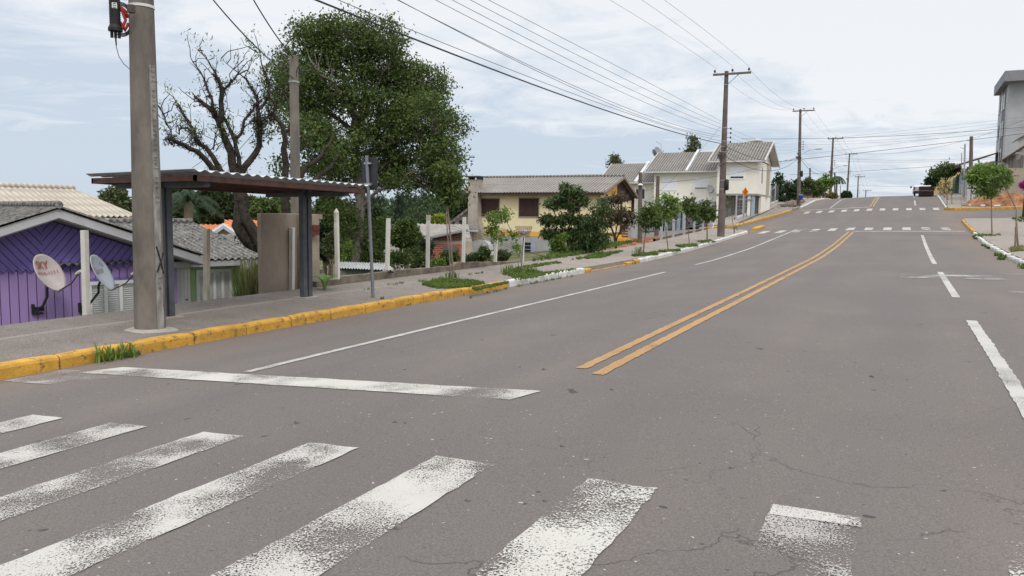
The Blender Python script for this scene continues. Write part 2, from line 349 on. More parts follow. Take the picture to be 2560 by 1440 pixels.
def paint(name, c, wear, blot=.5, dirt=(.30, .24, .19), fs=95):
    m, t = nodes_mat(name); b = t.nodes['Principled BSDF']; b.inputs['Roughness'].default_value = .75
    pos = t.nodes.new('ShaderNodeNewGeometry').outputs['Position']
    cc = mixc(t, rmp(t, noise(t, pos, 2.2, 5, .7), .4, .75), c, tuple(.72*a+.28*d for a, d in zip(c, dirt)))
    t.links.new(cc, b.inputs['Base Color'])
    f = mt(t, 'ADD', mt(t, 'MULTIPLY', noise(t, pos, fs, 4, .7), 1-blot), mt(t, 'MULTIPLY', noise(t, pos, 1.25, 3, .55, (3, 1, 0)), blot))
    a = rmp(t, f, wear-.012, wear+.02)
    tr = t.nodes.new('ShaderNodeBsdfTransparent'); mx = t.nodes.new('ShaderNodeMixShader'); t.links.new(a, mx.inputs[0]); t.links.new(tr.outputs[0], mx.inputs[1]); t.links.new(b.outputs[0], mx.inputs[2])
    t.links.new(mx.outputs[0], t.nodes['Material Output'].inputs[0]); return m
WPAINT = paint('worn_white_paint', (.43, .41, .38), .485, .5); WLINE = paint('white_line_paint', (.40, .385, .36), .43, .35); YLINE = paint('yellow_line_paint', (.34, .185, .06), .42, .3)
FAINT = paint('rubbed_white_paint', (.34, .32, .30), .53, .5); WSTOP = paint('stop_line_paint', (.45, .43, .395), .46, .45)
m, t = nodes_mat('pavement_concrete'); PAVE = m; b = t.nodes['Principled BSDF']; b.inputs['Roughness'].default_value = .9
pos = t.nodes.new('ShaderNodeNewGeometry').outputs['Position']; sx = t.nodes.new('ShaderNodeSeparateXYZ'); t.links.new(pos, sx.inputs[0])
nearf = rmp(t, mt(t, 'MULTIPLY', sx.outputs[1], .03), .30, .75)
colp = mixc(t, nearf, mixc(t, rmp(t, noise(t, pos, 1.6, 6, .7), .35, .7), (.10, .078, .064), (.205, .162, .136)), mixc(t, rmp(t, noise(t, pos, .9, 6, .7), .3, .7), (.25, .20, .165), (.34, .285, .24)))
sp = noise(t, pos, 70, 3, .75); colp = mixc(t, rmp(t, sp, .42, .60), mixc(t, .6, colp, (.04, .036, .032)), mixc(t, .42, colp, (.40, .36, .32)))
jd = mt(t, 'ABSOLUTE', mt(t, 'ADD', mt(t, 'SUBTRACT', sx.outputs[0], -10.45), mt(t, 'MULTIPLY', mt(t, 'SUBTRACT', noise(t, pos, .6, 4), .5), .18)))
colp = mixc(t, rmp(t, jd, .03, .06, (1, 1, 1), (0, 0, 0)), colp, (.27, .235, .21)); colp = mixc(t, rmp(t, jd, .0, .012, (1, 1, 1), (0, 0, 0)), colp, (.06, .05, .045))
jy = mt(t, 'ABSOLUTE', mt(t, 'SUBTRACT', mt(t, 'FRACT', mt(t, 'MULTIPLY', sx.outputs[1], .31)), .5)); colp = mixc(t, mt(t, 'MULTIPLY', rmp(t, jy, .0, .008, (1, 1, 1), (0, 0, 0)), .6), colp, (.07, .06, .05))
st_ = noise(t, pos, 3.5, 4, .6, (6, 6, 0)); colp = mixc(t, rmp(t, st_, .62, .72), colp, (.10, .085, .075))
t.links.new(colp, b.inputs['Base Color']); bp = t.nodes.new('ShaderNodeBump'); bp.inputs['Distance'].default_value = .006; t.links.new(sp, bp.inputs['Height']); t.links.new(bp.outputs[0], b.inputs['Normal'])
SOIL = mat('ground_soil', (.055, .075, .022), (.16, .12, .07), .5, .95, .05, 3, contrast=(.42, .66))
def kerbmat(name, c, d):
    m, t = nodes_mat(name); b = t.nodes['Principled BSDF']; b.inputs['Roughness'].default_value = .7
    pos = t.nodes.new('ShaderNodeNewGeometry').outputs['Position']
    cc = mixc(t, rmp(t, noise(t, pos, 2.2, 6, .75), .38, .68), c, tuple(x*.62 for x in c))
    cc = mixc(t, rmp(t, noise(t, pos, 9, 5, .75, (1, 4, 2)), .545, .64), cc, d); t.links.new(cc, b.inputs['Base Color'])
    bp = t.nodes.new('ShaderNodeBump'); bp.inputs['Distance'].default_value = .012; t.links.new(noise(t, pos, 14, 5), bp.inputs['Height']); t.links.new(bp.outputs[0], b.inputs['Normal']); return m
KYEL = kerbmat('yellow_kerb_paint', (.56, .30, .035), (.16, .09, .04)); KWHT = kerbmat('white_kerb_paint', (.62, .61, .58), (.30, .31, .27)); KOCH = kerbmat('worn_ochre_kerb', (.42, .24, .07), (.20, .14, .09))

def asph(X, Y):
    return np.where(X > XR, street_r(X, Y), street_l(X, Y))
ys = np.concatenate([np.arange(-14, 60, .5), np.arange(60, 140, 1), np.arange(140, 330, 5)])
xs = np.concatenate([np.arange(-60, -14, 4), np.arange(-14, XY, .5), [XY], np.arange(-2.5, 3.0, .5), [XR], np.arange(3.5, 12, .5), np.arange(12, 62, 4)])
def isasph(x, y): return (-11.3 < x < 5.6) or (x < 0 and 53.9 < y < 62) or (x > 0 and 62.5 < y < 74.2) or (x > -13.5 and x < 0 and 54 < y < 84)
struct(MB().grid(xs, ys, asph, isasph).build('road', ASPH))
gx = np.concatenate([[-3000, -1500, -800, -400], np.arange(-260, -60, 20), np.arange(-60, -20, 3), np.arange(-20, -12, 1), np.arange(-12, SWL, .2), [SWL], np.arange(-11, 6, 2), [5.95], np.arange(7, 26, 2), np.arange(30, 120, 15), [200, 400, 800, 1500, 3000]])
gy = np.concatenate([[-400, -150, -60], np.arange(-30, 130, 2), np.arange(130, 330, 12), [400, 600, 900, 1500, 3000]])
tm = MB().grid(sorted(set(gx)), sorted(set(gy)), terrain); struct(tm.build('ground', SOIL))
def strip(name, Y, xa, xb, fn, nt_, m, skirt_a=.3, skirt_b=.3):
    mb = MB(); V = []; n = nt_+1
    for y in Y:
        a, b_ = xa(y), xb(y)
        for i in range(n): x = a+(b_-a)*i/nt_; V.append((x, y, float(fn(x, y))))
    k = len(Y); F = [(j*n+i, j*n+i+1, (j+1)*n+i+1, (j+1)*n+i) for j in range(k-1) for i in range(n-1)]; mb.add(V, F)
    for i, d in ((0, skirt_a), (n-1, skirt_b)):
        if d: S = [V[j*n+i] for j in range(k)]; S2 = [(x, y, z-d) for x, y, z in S]; mb.add(S+S2, [(j, j+1, k+j+1, k+j) for j in range(k-1)])
    for j in (0, k-1): S = [V[j*n+i] for i in range(n)]; mb.add(S+[(x, y, z-.4) for x, y, z in S], [(i, i+1, n+i+1, n+i) for i in range(n-1)])
    return struct(mb.build(name, m))
KW = .14
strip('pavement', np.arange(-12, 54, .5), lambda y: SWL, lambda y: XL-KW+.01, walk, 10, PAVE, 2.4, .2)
lk = [(60.9, -14.0), (61.8, -11.4), (65, -10.95), (69, -10.6), (73.5, -10.05), (79.5, -9.5), (83, -9.1), (90, -8.93), (140, -8.91)]
lkx = lambda y: float(np.interp(y, [a for a, b_ in lk], [b_ for a, b_ in lk]))
def walk2(X, Y): return road(max(lkx(float(Y)), -12.) if np.ndim(Y) == 0 else XL, Y)+.16
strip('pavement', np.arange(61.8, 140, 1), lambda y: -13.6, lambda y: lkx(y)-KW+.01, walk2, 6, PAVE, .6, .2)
rk = [(-12, XR), (40, XR), (47.5, 3.3), (58, 3.5), (62.3, 3.6)]
rkx = lambda y: float(np.interp(y, [a for a, b_ in rk], [b_ for a, b_ in rk]))
walkr = lambda X, Y: asph(X, Y)+.15+0*np.asarray(Y)
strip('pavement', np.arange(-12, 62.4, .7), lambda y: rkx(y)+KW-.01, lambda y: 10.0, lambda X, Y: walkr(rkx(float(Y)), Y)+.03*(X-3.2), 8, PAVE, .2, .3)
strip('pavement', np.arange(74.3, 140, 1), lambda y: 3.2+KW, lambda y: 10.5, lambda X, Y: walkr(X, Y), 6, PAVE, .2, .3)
def kerb(name, pts, m, zf=asph, h=.165, w=KW, blk=1.0, jit=.006, seed=3, low=0, cap=True):
    """blocks laid end to end along a polyline of (x, y); the street lies on the side of the first normal"""
    rg = random.Random(seed); P = [A(*p) for p in pts]; mb = MB(); seg = [np.linalg.norm(P[i+1]-P[i]) for i in range(len(P)-1)]; T = sum(seg)
    def at(s):
        for i, q in enumerate(seg):
            if s <= q or i == len(seg)-1: return P[i]+(P[i+1]-P[i])*s/q, unit(P[i+1]-P[i])
            s -= q
    n = max(1, round(T/blk))
    for k in range(n):
        s0, s1 = T*k/n+.009, T*(k+1)/n-.009; dz, dw = rg.uniform(-jit, jit), rg.uniform(-jit, jit); q = max(2, int((s1-s0)/.3)); sec = []
        for j in range(q+1):
            c, d = at(s0+(s1-s0)*j/q); nr = A(d[1], -d[0]); z = float(zf(c[0]+nr[0]*.02, c[1]+nr[1]*.02)); hh = h+dz+rg.uniform(-.0015, .0015)
            e = .012 if j in (0, q) else 0
            prof_ = [(dw, -.25), (dw, hh*.72-e), (dw-.012, hh*.9-e), (dw-.035, hh-e), (-w+.02, hh-e+.006), (-w, hh-.02-e), (-w, -.25)]
            sec += [(c[0]+nr[0]*a, c[1]+nr[1]*a, z+b_) for a, b_ in prof_]
        m_ = 7; F = [(j*m_+i, j*m_+i+1, (j+1)*m_+i+1, (j+1)*m_+i) for j in range(q) for i in range(m_-1)]+[tuple(range(m_))[::-1], tuple(range(q*m_, q*m_+m_))]
        mb.add(sec, [tuple(reversed(f)) for f in F])
    o = mb.build(name, m); return struct(o)
kerb('kerb', [(XL, -12), (XL, 17.9)], KYEL, h=.17); kerb('kerb', [(XL, 17.95), (XL, 23.3)], KWHT, h=.17, seed=5)
kerb('kerb', [(XL, 23.35), (XL-.02, 23.95)], KYEL, h=.13); kerb('kerb', [(XL-.05, 24), (XL-.05, 28.3)], KOCH, h=.035, w=.1)
kerb('kerb', [(XL-.03, 27.6), (XL, 29.1)], KYEL, h=.12, blk=.5, jit=.025); kerb('kerb', [(XL, 29.15), (XL, 52.4)], KWHT, seed=8)
kerb('kerb', [(XL, 52.45), (XL-.25, 53.5), (XL-.8, 53.9)], KYEL, h=.14); kerb('kerb', [(XL+.05, 55.2), (XL+.02, 59.2)], KYEL, h=.2, w=.3, blk=4, jit=0)
kerb('kerb', [(b_, a) for a, b_ in lk[:-3]], KYEL, seed=11); kerb('kerb', [(b_, a) for a, b_ in lk[-3:]], KWHT, seed=12)
kerb('kerb', [(XR, 44), (XR, -12)], KWHT, h=.13, blk=.55, jit=.022, seed=13); kerb('kerb', [(3.3, 47.5), (XR+.04, 44)], KWHT, h=.14, blk=.6, jit=.02, seed=14)
kerb('kerb', [(3.9, 62.55), (3.6, 62.0), (3.5, 58), (3.3, 47.6)], KYEL, h=.14, blk=.9, jit=.018, seed=15)
kerb('kerb', [(10.2, 62.6), (4.0, 62.6)], mat('bare_kerb', (.22, .19, .17), (.32, .28, .25), 4), h=.05)
kerb('kerb', [(10.4, 74.0), (3.6, 73.8), (3.15, 74.6)][::1], KYEL, h=.2, w=.2, blk=1.2, seed=16)
kerb('kerb', [(3.15, 76.5), (3.15, 74.7)], KOCH, h=.05); kerb('kerb', [(3.15, 112), (3.15, 76.6)], KWHT, h=.16, blk=.9, jit=.02, seed=17)
# ---- painted markings, thin sheets on the asphalt ----
def mark(name, pts, m, lift=.007, nu=None):
    """quad pts (near-left, near-right, far-right, far-left) in x, y; subdivided to follow the road"""
    a, b_, c, d = [A(*p) for p in pts]; nr_ = min(a[1], d[1]) < 12; n1 = max(1, int(np.linalg.norm(b_-a)/(.1 if nr_ else .5))); n2 = max(1, int(np.linalg.norm(d-a)/(.09 if nr_ else 1.0))); mb = MB(); V = []; rj = np.random.default_rng(int(abs(a[0]*100)))
    for j in range(n2+1):
        l, r_ = a+(d-a)*j/n2, b_+(c-b_)*j/n2
        for i in range(n1+1): p = l+(r_-l)*i/n1+(rj.normal(size=2)*.0055 if nr_ and (i in (0, n1) or j in (0, n2)) else 0); V.append((p[0], p[1], float(asph(p[0], p[1]))+lift))
    mb.add(V, [(j*(n1+1)+i, j*(n1+1)+i+1, (j+1)*(n1+1)+i+1, (j+1)*(n1+1)+i) for j in range(n2) for i in range(n1)])
    return struct(mb.build(name, m))
rect = lambda x0, x1, y0, y1: [(x0, y0), (x1, y0), (x1, y1), (x0, y1)]
WSEV = paint('heavily_worn_white_paint', (.46, .445, .41), .505, .5, fs=75)
for i in range(9):
    x1 = -6.25+1.022*i; w_ = .42; mark('crosswalk_stripe', rect(x1-w_-0, x1, -1.3 if i < 5 else -.5, 4.18), WPAINT if i < 5 else (WSEV if i != 6 else FAINT))
mark('crosswalk_stripe', rect(-.53, -.11, 4.05, 4.19), WPAINT, .009)
mark('stop_line', [(-8.35, 5.80), (-2.84, 5.76), (-2.72, 6.14), (-8.15, 6.2)], WSTOP)
mark('edge_line', rect(-6.34, -6.22, 6.3, 23.1), WLINE); mark('edge_line', rect(-6.34, -6.22, 26.9, 55.2), WLINE); mark('edge_line', rect(-6.34, -6.22, 81, 124), WLINE)
mark('centre_line', rect(-2.85, -2.73, 7.25, 50.2), YLINE); mark('centre_line', rect(-2.59, -2.47, 7.0, 50.2), YLINE)
mark('centre_line', rect(-2.86, -2.72, 80.6, 124), YLINE); mark('centre_line', rect(-2.60, -2.46, 80.6, 124), YLINE)
for y0, y1 in ((3.0, 12.75), (16.3, 23.4), (27.1, 46.3), (81.2, 89), (95, 97), (101, 103)): mark('lane_line', rect(.87, 1.0, y0, y1), WLINE)
mark('stop_line', rect(-2.5, 3.1, 50.0, 50.45), WLINE); mark('stop_line', rect(-8.8, -2.8, 79.7, 80.1), WLINE)
for i in range(11): mark('crosswalk_stripe', rect(-8.25+i*1.03, -7.80+i*1.03, 51.6, 54.6), WPAINT if i in (2, 3, 9, 10) else WLINE)
for i in range(11): mark('crosswalk_stripe', rect(-8.05+i*1.03, -7.62+i*1.03, 74.9, 77.6), WLINE)
mark('lane_line', rect(1.0, 3.0, 23.0, 23.25), FAINT); mark('lane_line', rect(.0, 2.2, 21.0, 22.4), FAINT, .009); mark('lane_line', rect(1.9, 3.1, 17.6, 18.0), FAINT)
mark('asphalt_patch', rect(-8.0, -5.0, 69.3, 71.0), mat('dark_asphalt_patch', (.10, .088, .085), (.13, .115, .11), 2), .005)
mark('asphalt_patch', rect(-8.8, -7.6, 5.2, 5.9), FAINT, .006)
# ================= utility poles and cables along the left pavement =================
CONC = mat('pole_concrete', (.105, .090, .078), (.20, .175, .15), 3.0, .92, .004, 40, stretch=(1, 1, .35)); CONC2 = mat('far_pole_concrete', (.10, .078, .068), (.155, .125, .11), 2, .92)
GALV = mat('galvanised_steel', (.30, .31, .32), (.40, .41, .42), 6, .45, metal=.6); DARKST = mat('dark_steel', (.045, .05, .055), (.08, .085, .09), 5, .5, metal=.3)
BLACK = mat('black_rubber', (.012, .012, .014), (.025, .025, .027), 8, .55); WHITEP = mat('white_paint', (.68, .67, .63), (.58, .56, .51), 3, .6); CABLE = mat('cable_sheath', (.03, .03, .033), (.05, .05, .055), 9, .6)
BROWNI = mat('brown_porcelain', (.06, .045, .04), (.09, .07, .06), 9, .35); LAMPG = mat('lamp_housing', (.42, .43, .43), (.5, .5, .5), 6, .4)
P1b = g(376, 824); P1b[2] -= .02
def pole(base, top, r0, r1, label, full=True, lampside=True, box=False):
    t = thing('utility_pole', base, label, 'utility pole', 'concrete utility poles in a row up the left kerb'); base = A(*base); top = A(*top); d = top-base; u = unit(d); Hh = np.linalg.norm(d)
    MB().tube([base-u*.1, base+d*.25, base+d*.6, top], [r0, r0+(r1-r0)*.25, r0+(r1-r0)*.6, r1], 20).build('shaft', CONC if Hh*0+base[1] < 20 else CONC2, t)
    R = lambda dz: top-u*dz
    ar = MB(); c = R(.18)+A(.25, -.13, 0); ar.box(c[0]-.97, c[1]-.05, c[2]-.055, c[0]+1.12, c[1]+.05, c[2]+.055); ca = ar.build('crossarm', CONC2, t)
    MB().tube([c+A(.45, 0, -.05), R(.75)+A(.1, -.1, 0)], .02, 5).build('brace', GALV, t)
    for x in (-.88, .1, 1.0): p = c+A(x, 0, .05); MB().tube([p, p+A(0, 0, .07), p+A(0, 0, .08), p+A(0, 0, .2), p+A(0, 0, .22)], [.012, .012, .06, .055, .03], 10).build('insulator', BROWNI, t)
    for dz in (3.2, 3.45, 3.7, 3.95): p = R(dz)+A(r0+.14, -.02, 0); MB().tube([p-A(0, 0, .06), p-A(0, 0, .04), p+A(0, 0, .04), p+A(0, 0, .06)], [.02, .045, .045, .02], 8).tube([p, p-A(.2, 0, 0)], .012, 4).build('insulator', BROWNI, t)
    for dz in (.75, 3.15, 3.9, 4.2, 4.5)+((6.1, 6.6) if box else ()): p = R(dz); rr = r1+(r0-r1)*dz/Hh+.008; MB().tube([p-u*.02, p+u*.02], rr, 14).build('strap', GALV, t)
    if full:
        q = R(4.45)+A(.15, 0, 0); hd_ = R(3.95)+A(1.55, -.1, 0)
        MB().tube([q, q+A(.3, -.02, .15), q+A(.8, -.04, .4), hd_-A(.2, 0, .03), hd_], [.022]*5, 8).build('lamp_arm', GALV, t)
        MB().tube([hd_-A(.1, 0, 0), hd_, hd_+A(.25, 0, .03), hd_+A(.5, 0, .01), hd_+A(.6, 0, 0)], [.04, .07, .1, .08, .03], 10).build('lamp_head', LAMPG, t)
        rg = random.Random(int(base[1]))
        for k in range(10): p = R(4.2+k*.12)+A(rg.uniform(-.2, .2), rg.uniform(-.3, -.1), 0); MB().tube([p-A(0, 0, .05), p+A(0, 0, .05)], rg.uniform(.03, .07), 8).build('clamp', BROWNI, t)
        p = R(4.75)+A(-.22, -.1, 0); MB().tube([p-A(0, 0, .12), p+A(0, 0, .12)], .11, 12).build('junction_case', BROWNI, t)
    if box:
        p = R(6.35)+A(.26, -.12, 0); MB().tube([p-A(0, 0, .32), p-A(0, 0, .28), p+A(0, 0, .25), p+A(0, 0, .3)], [.07, .12, .11, .06], 12).build('splice_case', BLACK, t)
    return t
# first pole, whose head is above the frame
def line(base, px, py): # direction of a leaning pole: base and a point seen higher up on it, at the pole's distance
    return A(*onP(px, py, base, (base[0], base[1], 0)))
q = line(P1b, 353, 0); u1 = (q-P1b)/(q[2]-P1b[2]); P1t = P1b+u1*9.7
p1 = pole(P1b, P1t, .212, .105, 'nearest concrete utility pole, black cross sprayed on it, between kerb and bus shelter', full=True)
tv = unit(A(P1b[0], P1b[1], 0)); rt = unit(np.cross(tv, (0, 0, 1))); pr = lambda z: P1b+u1*(z-P1b[2]); rad = lambda z: .212-.107*(z-P1b[2])/9.7
def psurf(z, ang, e=.0):   # a point on the first pole's surface; ang 0 faces the camera, positive to the right
    return pr(z)+(-tv*math.cos(ang)+rt*math.sin(ang))*(rad(z)+e)
cd_ = MB()
for z0, z1 in ((-.12, 3.6),):
    V = []; zs_ = np.linspace(z0, z1, 22)
    for z in zs_:
        w = .045; a0 = .66; jj = .004*math.sin(z*17)
        for a, e_ in ((a0-.22, .0), (a0-.20, .016), (a0+.26, .016+jj), (a0+.30, .0)): V.append(psurf(z, a, e_))
    cd_.add(V, [(j*4+i, j*4+i+1, (j+1)*4+i+1, (j+1)*4+i) for j in range(len(zs_)-1) for i in range(3)])
cd_.build('plaster_strip', mat('pole_plaster', (.16, .15, .135), (.30, .285, .26), 9, .9, .004, 60, stretch=(1, 1, .4), contrast=(.4, .6)), p1)
EMB = mat('embossed_shadow', (.06, .052, .046), (.09, .08, .07), 20)
def ptext(s, z, ang, size):
    for ch in s:
        if ch != ' ':
            c = psurf(z, ang, .02); n = unit(-tv*math.cos(ang)+rt*math.sin(ang)); up = -u1/np.linalg.norm(u1); side = unit(np.cross(A(0, 0, 1), n))
            tx = MB(); text(tx, ch, c+side*size*.3, u1, -side, size, .004, 'CENTER'); tx.build('letter', EMB, p1)
        z += size*.78
ptext('12-400 JAN ESTAPES 7X104-2007', 1.72, .70, .085); ptext('RGE', .52, .70, .085)
gf = MB()
for (a0, z0, a1, z1) in ((.50, 1.10, 1.02, .72), (.52, .74, 1.12, 1.02)):
    gf.tube([psurf(z0+(z1-z0)*k/5+.01*math.sin(k), a0+(a1-a0)*k/5, .018) for k in range(6)], .011, 5)
gf.build('spray_cross', BLACK, p1)
pl = MB(); zc = 5.05; V = [psurf(z, a, .02) for z in (4.62, 5.5) for a in (.45, .85)]; pl.add(V, [(0, 1, 3, 2)]); pl.build('number_plate', mat('yellowed_plate', (.30, .32, .30), (.42, .40, .22), 12), p1)
for k, ch in enumerate('P118'): lt = MB(); text(lt, ch, psurf(5.3-.2*k, .66, .028), rt, (0, 0, 1), .12, .001); lt.build('letter', mat('plate_yellow', (.35, .30, .08)), p1)
for z, e_ in ((4.66, .006), (4.40, .008)):
    MB().tube([pr(z-.018), pr(z+.018)], rad(z)+e_, 24).build('strap', mat('white_strap', (.6, .6, .58)), p1)
# concrete collar at the foot
cl = MB(); rr = np.linspace(0, 2*math.pi, 22); V = [(P1b[0]+math.cos(a)*(.36+.05*math.sin(3*a)), P1b[1]+math.sin(a)*(.36+.05*math.cos(2*a)), float(walk(P1b[0], P1b[1]))+.012+.02*0) for a in rr[:-1]]
V2 = [(x, y, float(walk(x, y))+.002) for x, y, z in V]; V3 = [tuple(P1b+A(math.cos(a)*.2, math.sin(a)*.2, .05)) for a in rr[:-1]]; k = len(V2)
cl.add(V2+V3, [(i, (i+1) % k, k+(i+1) % k, k+i) for i in range(k)]); cl.build('mortar_collar', mat('mortar', (.26, .235, .20), (.34, .31, .27), 8), p1)
# splice closure hung beside the pole
SC0 = A(*onP(288, 60, P1b-tv*.05, tv)); zt, zb = ztop(P1b, 288, 4), ztop(P1b, 288, 78)
sc = thing('splice_closure', SC0, 'black ribbed cable splice closure with red brackets hanging beside the nearest pole', 'splice closure')
c = A(SC0[0], SC0[1], 0); hb = zt-zb; prs = [(0, .02), (.03, .055), (.10, .072)]
P_, R_ = [], []
for a, r_ in ((-.0, .082), (.05, .085), (.055, .072)): P_.append(c+A(0, 0, zb+a)); R_.append(r_)
k = 14
for i in range(k): P_ += [c+A(0, 0, zb+.07+i*.027), c+A(0, 0, zb+.085+i*.027)]; R_ += [.074, .066]
P_ += [c+A(0, 0, zt-.05), c+A(0, 0, zt-.015), c+A(0, 0, zt)]; R_ += [.068, .055, .03]
MB().tube(P_, R_, 18).build('dome', BLACK, sc)
bs = MB(); bs.tube([c+A(0, 0, zb-.01), c+A(0, 0, zb+.03)], .092, 18); bs.build('base_clamp', BLACK, sc)
pt = MB()
for a in (-.045, .0, .045): pt.tube([c+rt*a+A(0, 0, zb), c+rt*a+A(0, 0, zb-.10)], .02, 8)
pt.tube([c+rt*.0+A(0, 0, zb-.1), c+rt*.005+A(0, 0, zb-.2)], [.012, .009], 6); pt.build('cable_port', BLACK, sc)
lab = MB(); o_ = c-tv*.066-rt*.032+A(0, 0, zt-.115); lab.pp(o_, rt*.064, A(0, 0, .075), -tv*.004); lab.build('paper_label', mat('label_white', (.6, .6, .58), (.35, .35, .4), 60, contrast=(.5, .6)), sc)
rb = MB(); e1 = pr(zb+.3)-rt*.17; RED = mat('red_bracket', (.28, .025, .02), (.35, .04, .03), 6, .5)
for za, ze, zi in ((.33, .20, .27), (.12, .12, .02)): rb.tube([c+rt*.06+A(0, 0, zb+za), c+rt*.12+A(0, 0, zb+zi), A(*e1[:2], zb+ze-.0)], [.022, .03, .022], 6)
rb.tube([c+rt*.08+A(0, 0, zb+.3), c+rt*.13+A(0, 0, zb+.15), c+rt*.08+A(0, 0, zb+.03)], .022, 6); rb.build('bracket', RED, sc)
lp = MB(); cc = (c+A(*e1[:2], 0))/2+A(0, 0, zb+.16)
for rr_ in (.15, .165, .18): lp.tube([cc+rt*rr_*math.cos(a)*.8+A(0, 0, rr_*math.sin(a)*1.25) for a in np.linspace(-2.0, 1.9, 16)], .009, 5)
s0 = c+A(0, 0, zb-.2); lp.tube([s0, s0+rt*.03-A(0, 0, .14), s0+rt*.09-A(0, 0, .24), s0+rt*.17-A(0, 0, .31), s0+rt*.27-A(0, 0, .34)], .005, 5)
lp.build('coiled_cable', CABLE, sc)
# the row of poles climbing the hill
PB = {}
def pbt(name, px, py_t, Yp, pxb, r0, r1, label, X=None, **kw):
    top = onY(px, py_t, Yp); bx = onY(pxb, 500, Yp)[0]; z = float(walk(XL-.5, Yp)) if Yp < 120 else float(prof(Yp))-.6; base = A(bx if X is None else X, Yp, z); PB[name] = (base, A(*top)); pole(base, top, r0, r1, label, **kw)
b2 = g(1802, 591); t2 = line(b2, 1816.5, 178); PB[2] = (b2, t2); pole(b2, t2, .215, .11, 'tall concrete utility pole with a street lamp in front of the white townhouses', box=True)
pbt(3, 2001, 273, 84., 1997, .20, .11, 'second utility pole up the hill, behind the blue bin and the dark bushes', box=True)
pbt(4, 2083, 344, 121., 2075, .22, .11, 'third utility pole up the hill, beside the small palm tree', box=True)
pbt(5, 2124, 383, 160., 2117, .19, .11, 'fourth utility pole, just over the brow of the hill'); pbt(6, 2146, 440, 198., 2144, .19, .11, 'fifth utility pole, low behind the brow, with a bird nest on its arm', full=False)
pbt(7, 2165, 475, 236., 2163.5, .19, .11, 'farthest and lowest utility pole behind the brow of the road', full=False)
CN = [0]
def cable(label, P, Q, sag, r=.006, grp=None, n=20, name='overhead_cable'):
    P, Q = A(*P), A(*Q); pts = [P+(Q-P)*t-A(0, 0, sag*4*t*(1-t)) for t in np.linspace(0, 1, n+1)]
    return tag(MB().tube(pts, r, 5).build(name, CABLE), label, 'cable', grp)
def cpx(label, pix, X=None, Y=None, r=.006, ext=0, n=24, grp='cables strung along the left side of the street'):
    """cable in a vertical plane through pixels seen on it; a parabola is fitted in that plane"""
    P = np.array([onX(x, y, X) if X is not None else onY(x, y, Y) for x, y in pix]); ax = 1 if X is not None else 0
    dg = 2 if len(pix) > 2 else 1; co = np.polyfit(P[:, ax], P[:, 2], dg); a, b_ = P[:, ax].min(), P[:, ax].max()
    if ext: a, b_ = (a, b_+ext) if ext > 0 else (a+ext, b_)
    pts = []
    for s in np.linspace(a, b_, n+1): pts.append((X, s, np.polyval(co, s)) if X is not None else (s, Y, np.polyval(co, s)))
    return tag(MB().tube(pts, r, 5).build('overhead_cable', CABLE), label, 'cable', grp)
cpx('thick black telephone cable sagging across the big tree crown to the lamp pole', [(785, 0), (980, 75), (1200, 160), (1400, 235), (1600, 305), (1720, 340), (1800, 358)], X=-9.4, r=.019, ext=-1.2)
cpx('thin cable just above the thick telephone cable', [(845, 0), (985, 57), (1180, 135), (1360, 209), (1560, 279), (1800, 352)], X=-9.45, r=.007, ext=-1.2)
for lb, pix in (('lower wire of the crossing pair leaving the top edge near the big tree', [(986, 0), (1120, 64), (1220, 112), (1360, 186), (1540, 268), (1800, 343)]),
                ('upper wire of the crossing pair leaving the top edge near the big tree', [(995, 0), (1120, 63), (1220, 115), (1360, 182), (1540, 258), (1800, 339)])): cpx(lb, pix, X=-9.4, r=.007, ext=-1.2)
for k, (x0, xm, ym, ye) in enumerate(((1087, 1360, 135, 330), (1130, 1360, 117, 321), (1177, 1360, 96, 313), (1225, 1360, 74, 305))):
    cpx(('lowest', 'third', 'second', 'topmost')[k]+' of the four parallel low-voltage wires running to the lamp pole', [(x0, 0), (xm, ym), (1500, ym+ (72, 71, 70, 68)[k]), (1803, ye-2)], X=-9.3, r=.0065, ext=-1.2)
for x0, xe, ye, dx, nm in ((1525, 1792, 172, -.88+.25, 'left'), (1605, 1834, 168, .35, 'middle'), (1661, 1873, 166, 1.25, 'right')):
    X = -9.5+dx; e_ = onX(xe, ye, X); s_ = onX(x0, 0, X); cpx(nm+' power line above the street, ending on the crossarm of the lamp pole', [(x0, 0), ((x0+xe)/2-3, (ye)/2-6), (xe, ye)], X=X, r=.006, ext=-6)
rg = random.Random(4)
pairs = [(2, 3), (3, 4), (4, 5), (5, 6), (6, 7)]
where = {2: 'between the lamp pole and the pole behind the bushes', 3: 'between the pole behind the bushes and the palm-tree pole', 4: 'between the palm-tree pole and the pole on the brow', 5: 'just beyond the brow of the hill', 6: 'to the farthest pole'}
for a, b_ in pairs:
    Ta, Tb = PB[a][1], PB[b_][1]
    for dx, nm in ((-.63, 'left'), (.35, 'middle'), (1.25, 'right')): cable(nm+' power line '+where[a], Ta+A(dx, -.13, .02), Tb+A(dx, -.13, .02), .75, .006 if a < 4 else .01, 'power lines up the hill')
    for k, dz in enumerate((3.2, 3.45, 3.7, 3.95)):
        if a < 5: cable(('topmost', 'second', 'third', 'lowest')[k]+' low-voltage wire '+where[a], Ta+A(.3, 0, -dz), Tb+A(.3, 0, -dz), .5, .005 if a < 4 else .009, 'low-voltage wires up the hill')
    if a < 5:
        cable('thick sagging telephone cable '+where[a], Ta+A(.1, 0, -4.75), Tb+A(.1, 0, -4.75), 1.05, .018 if a < 4 else .025, 'telephone cables up the hill'); cable('thin sagging telephone cable '+where[a], Ta+A(.1, 0, -4.5), Tb+A(.1, 0, -4.6), .8, .009, 'telephone cables up the hill')
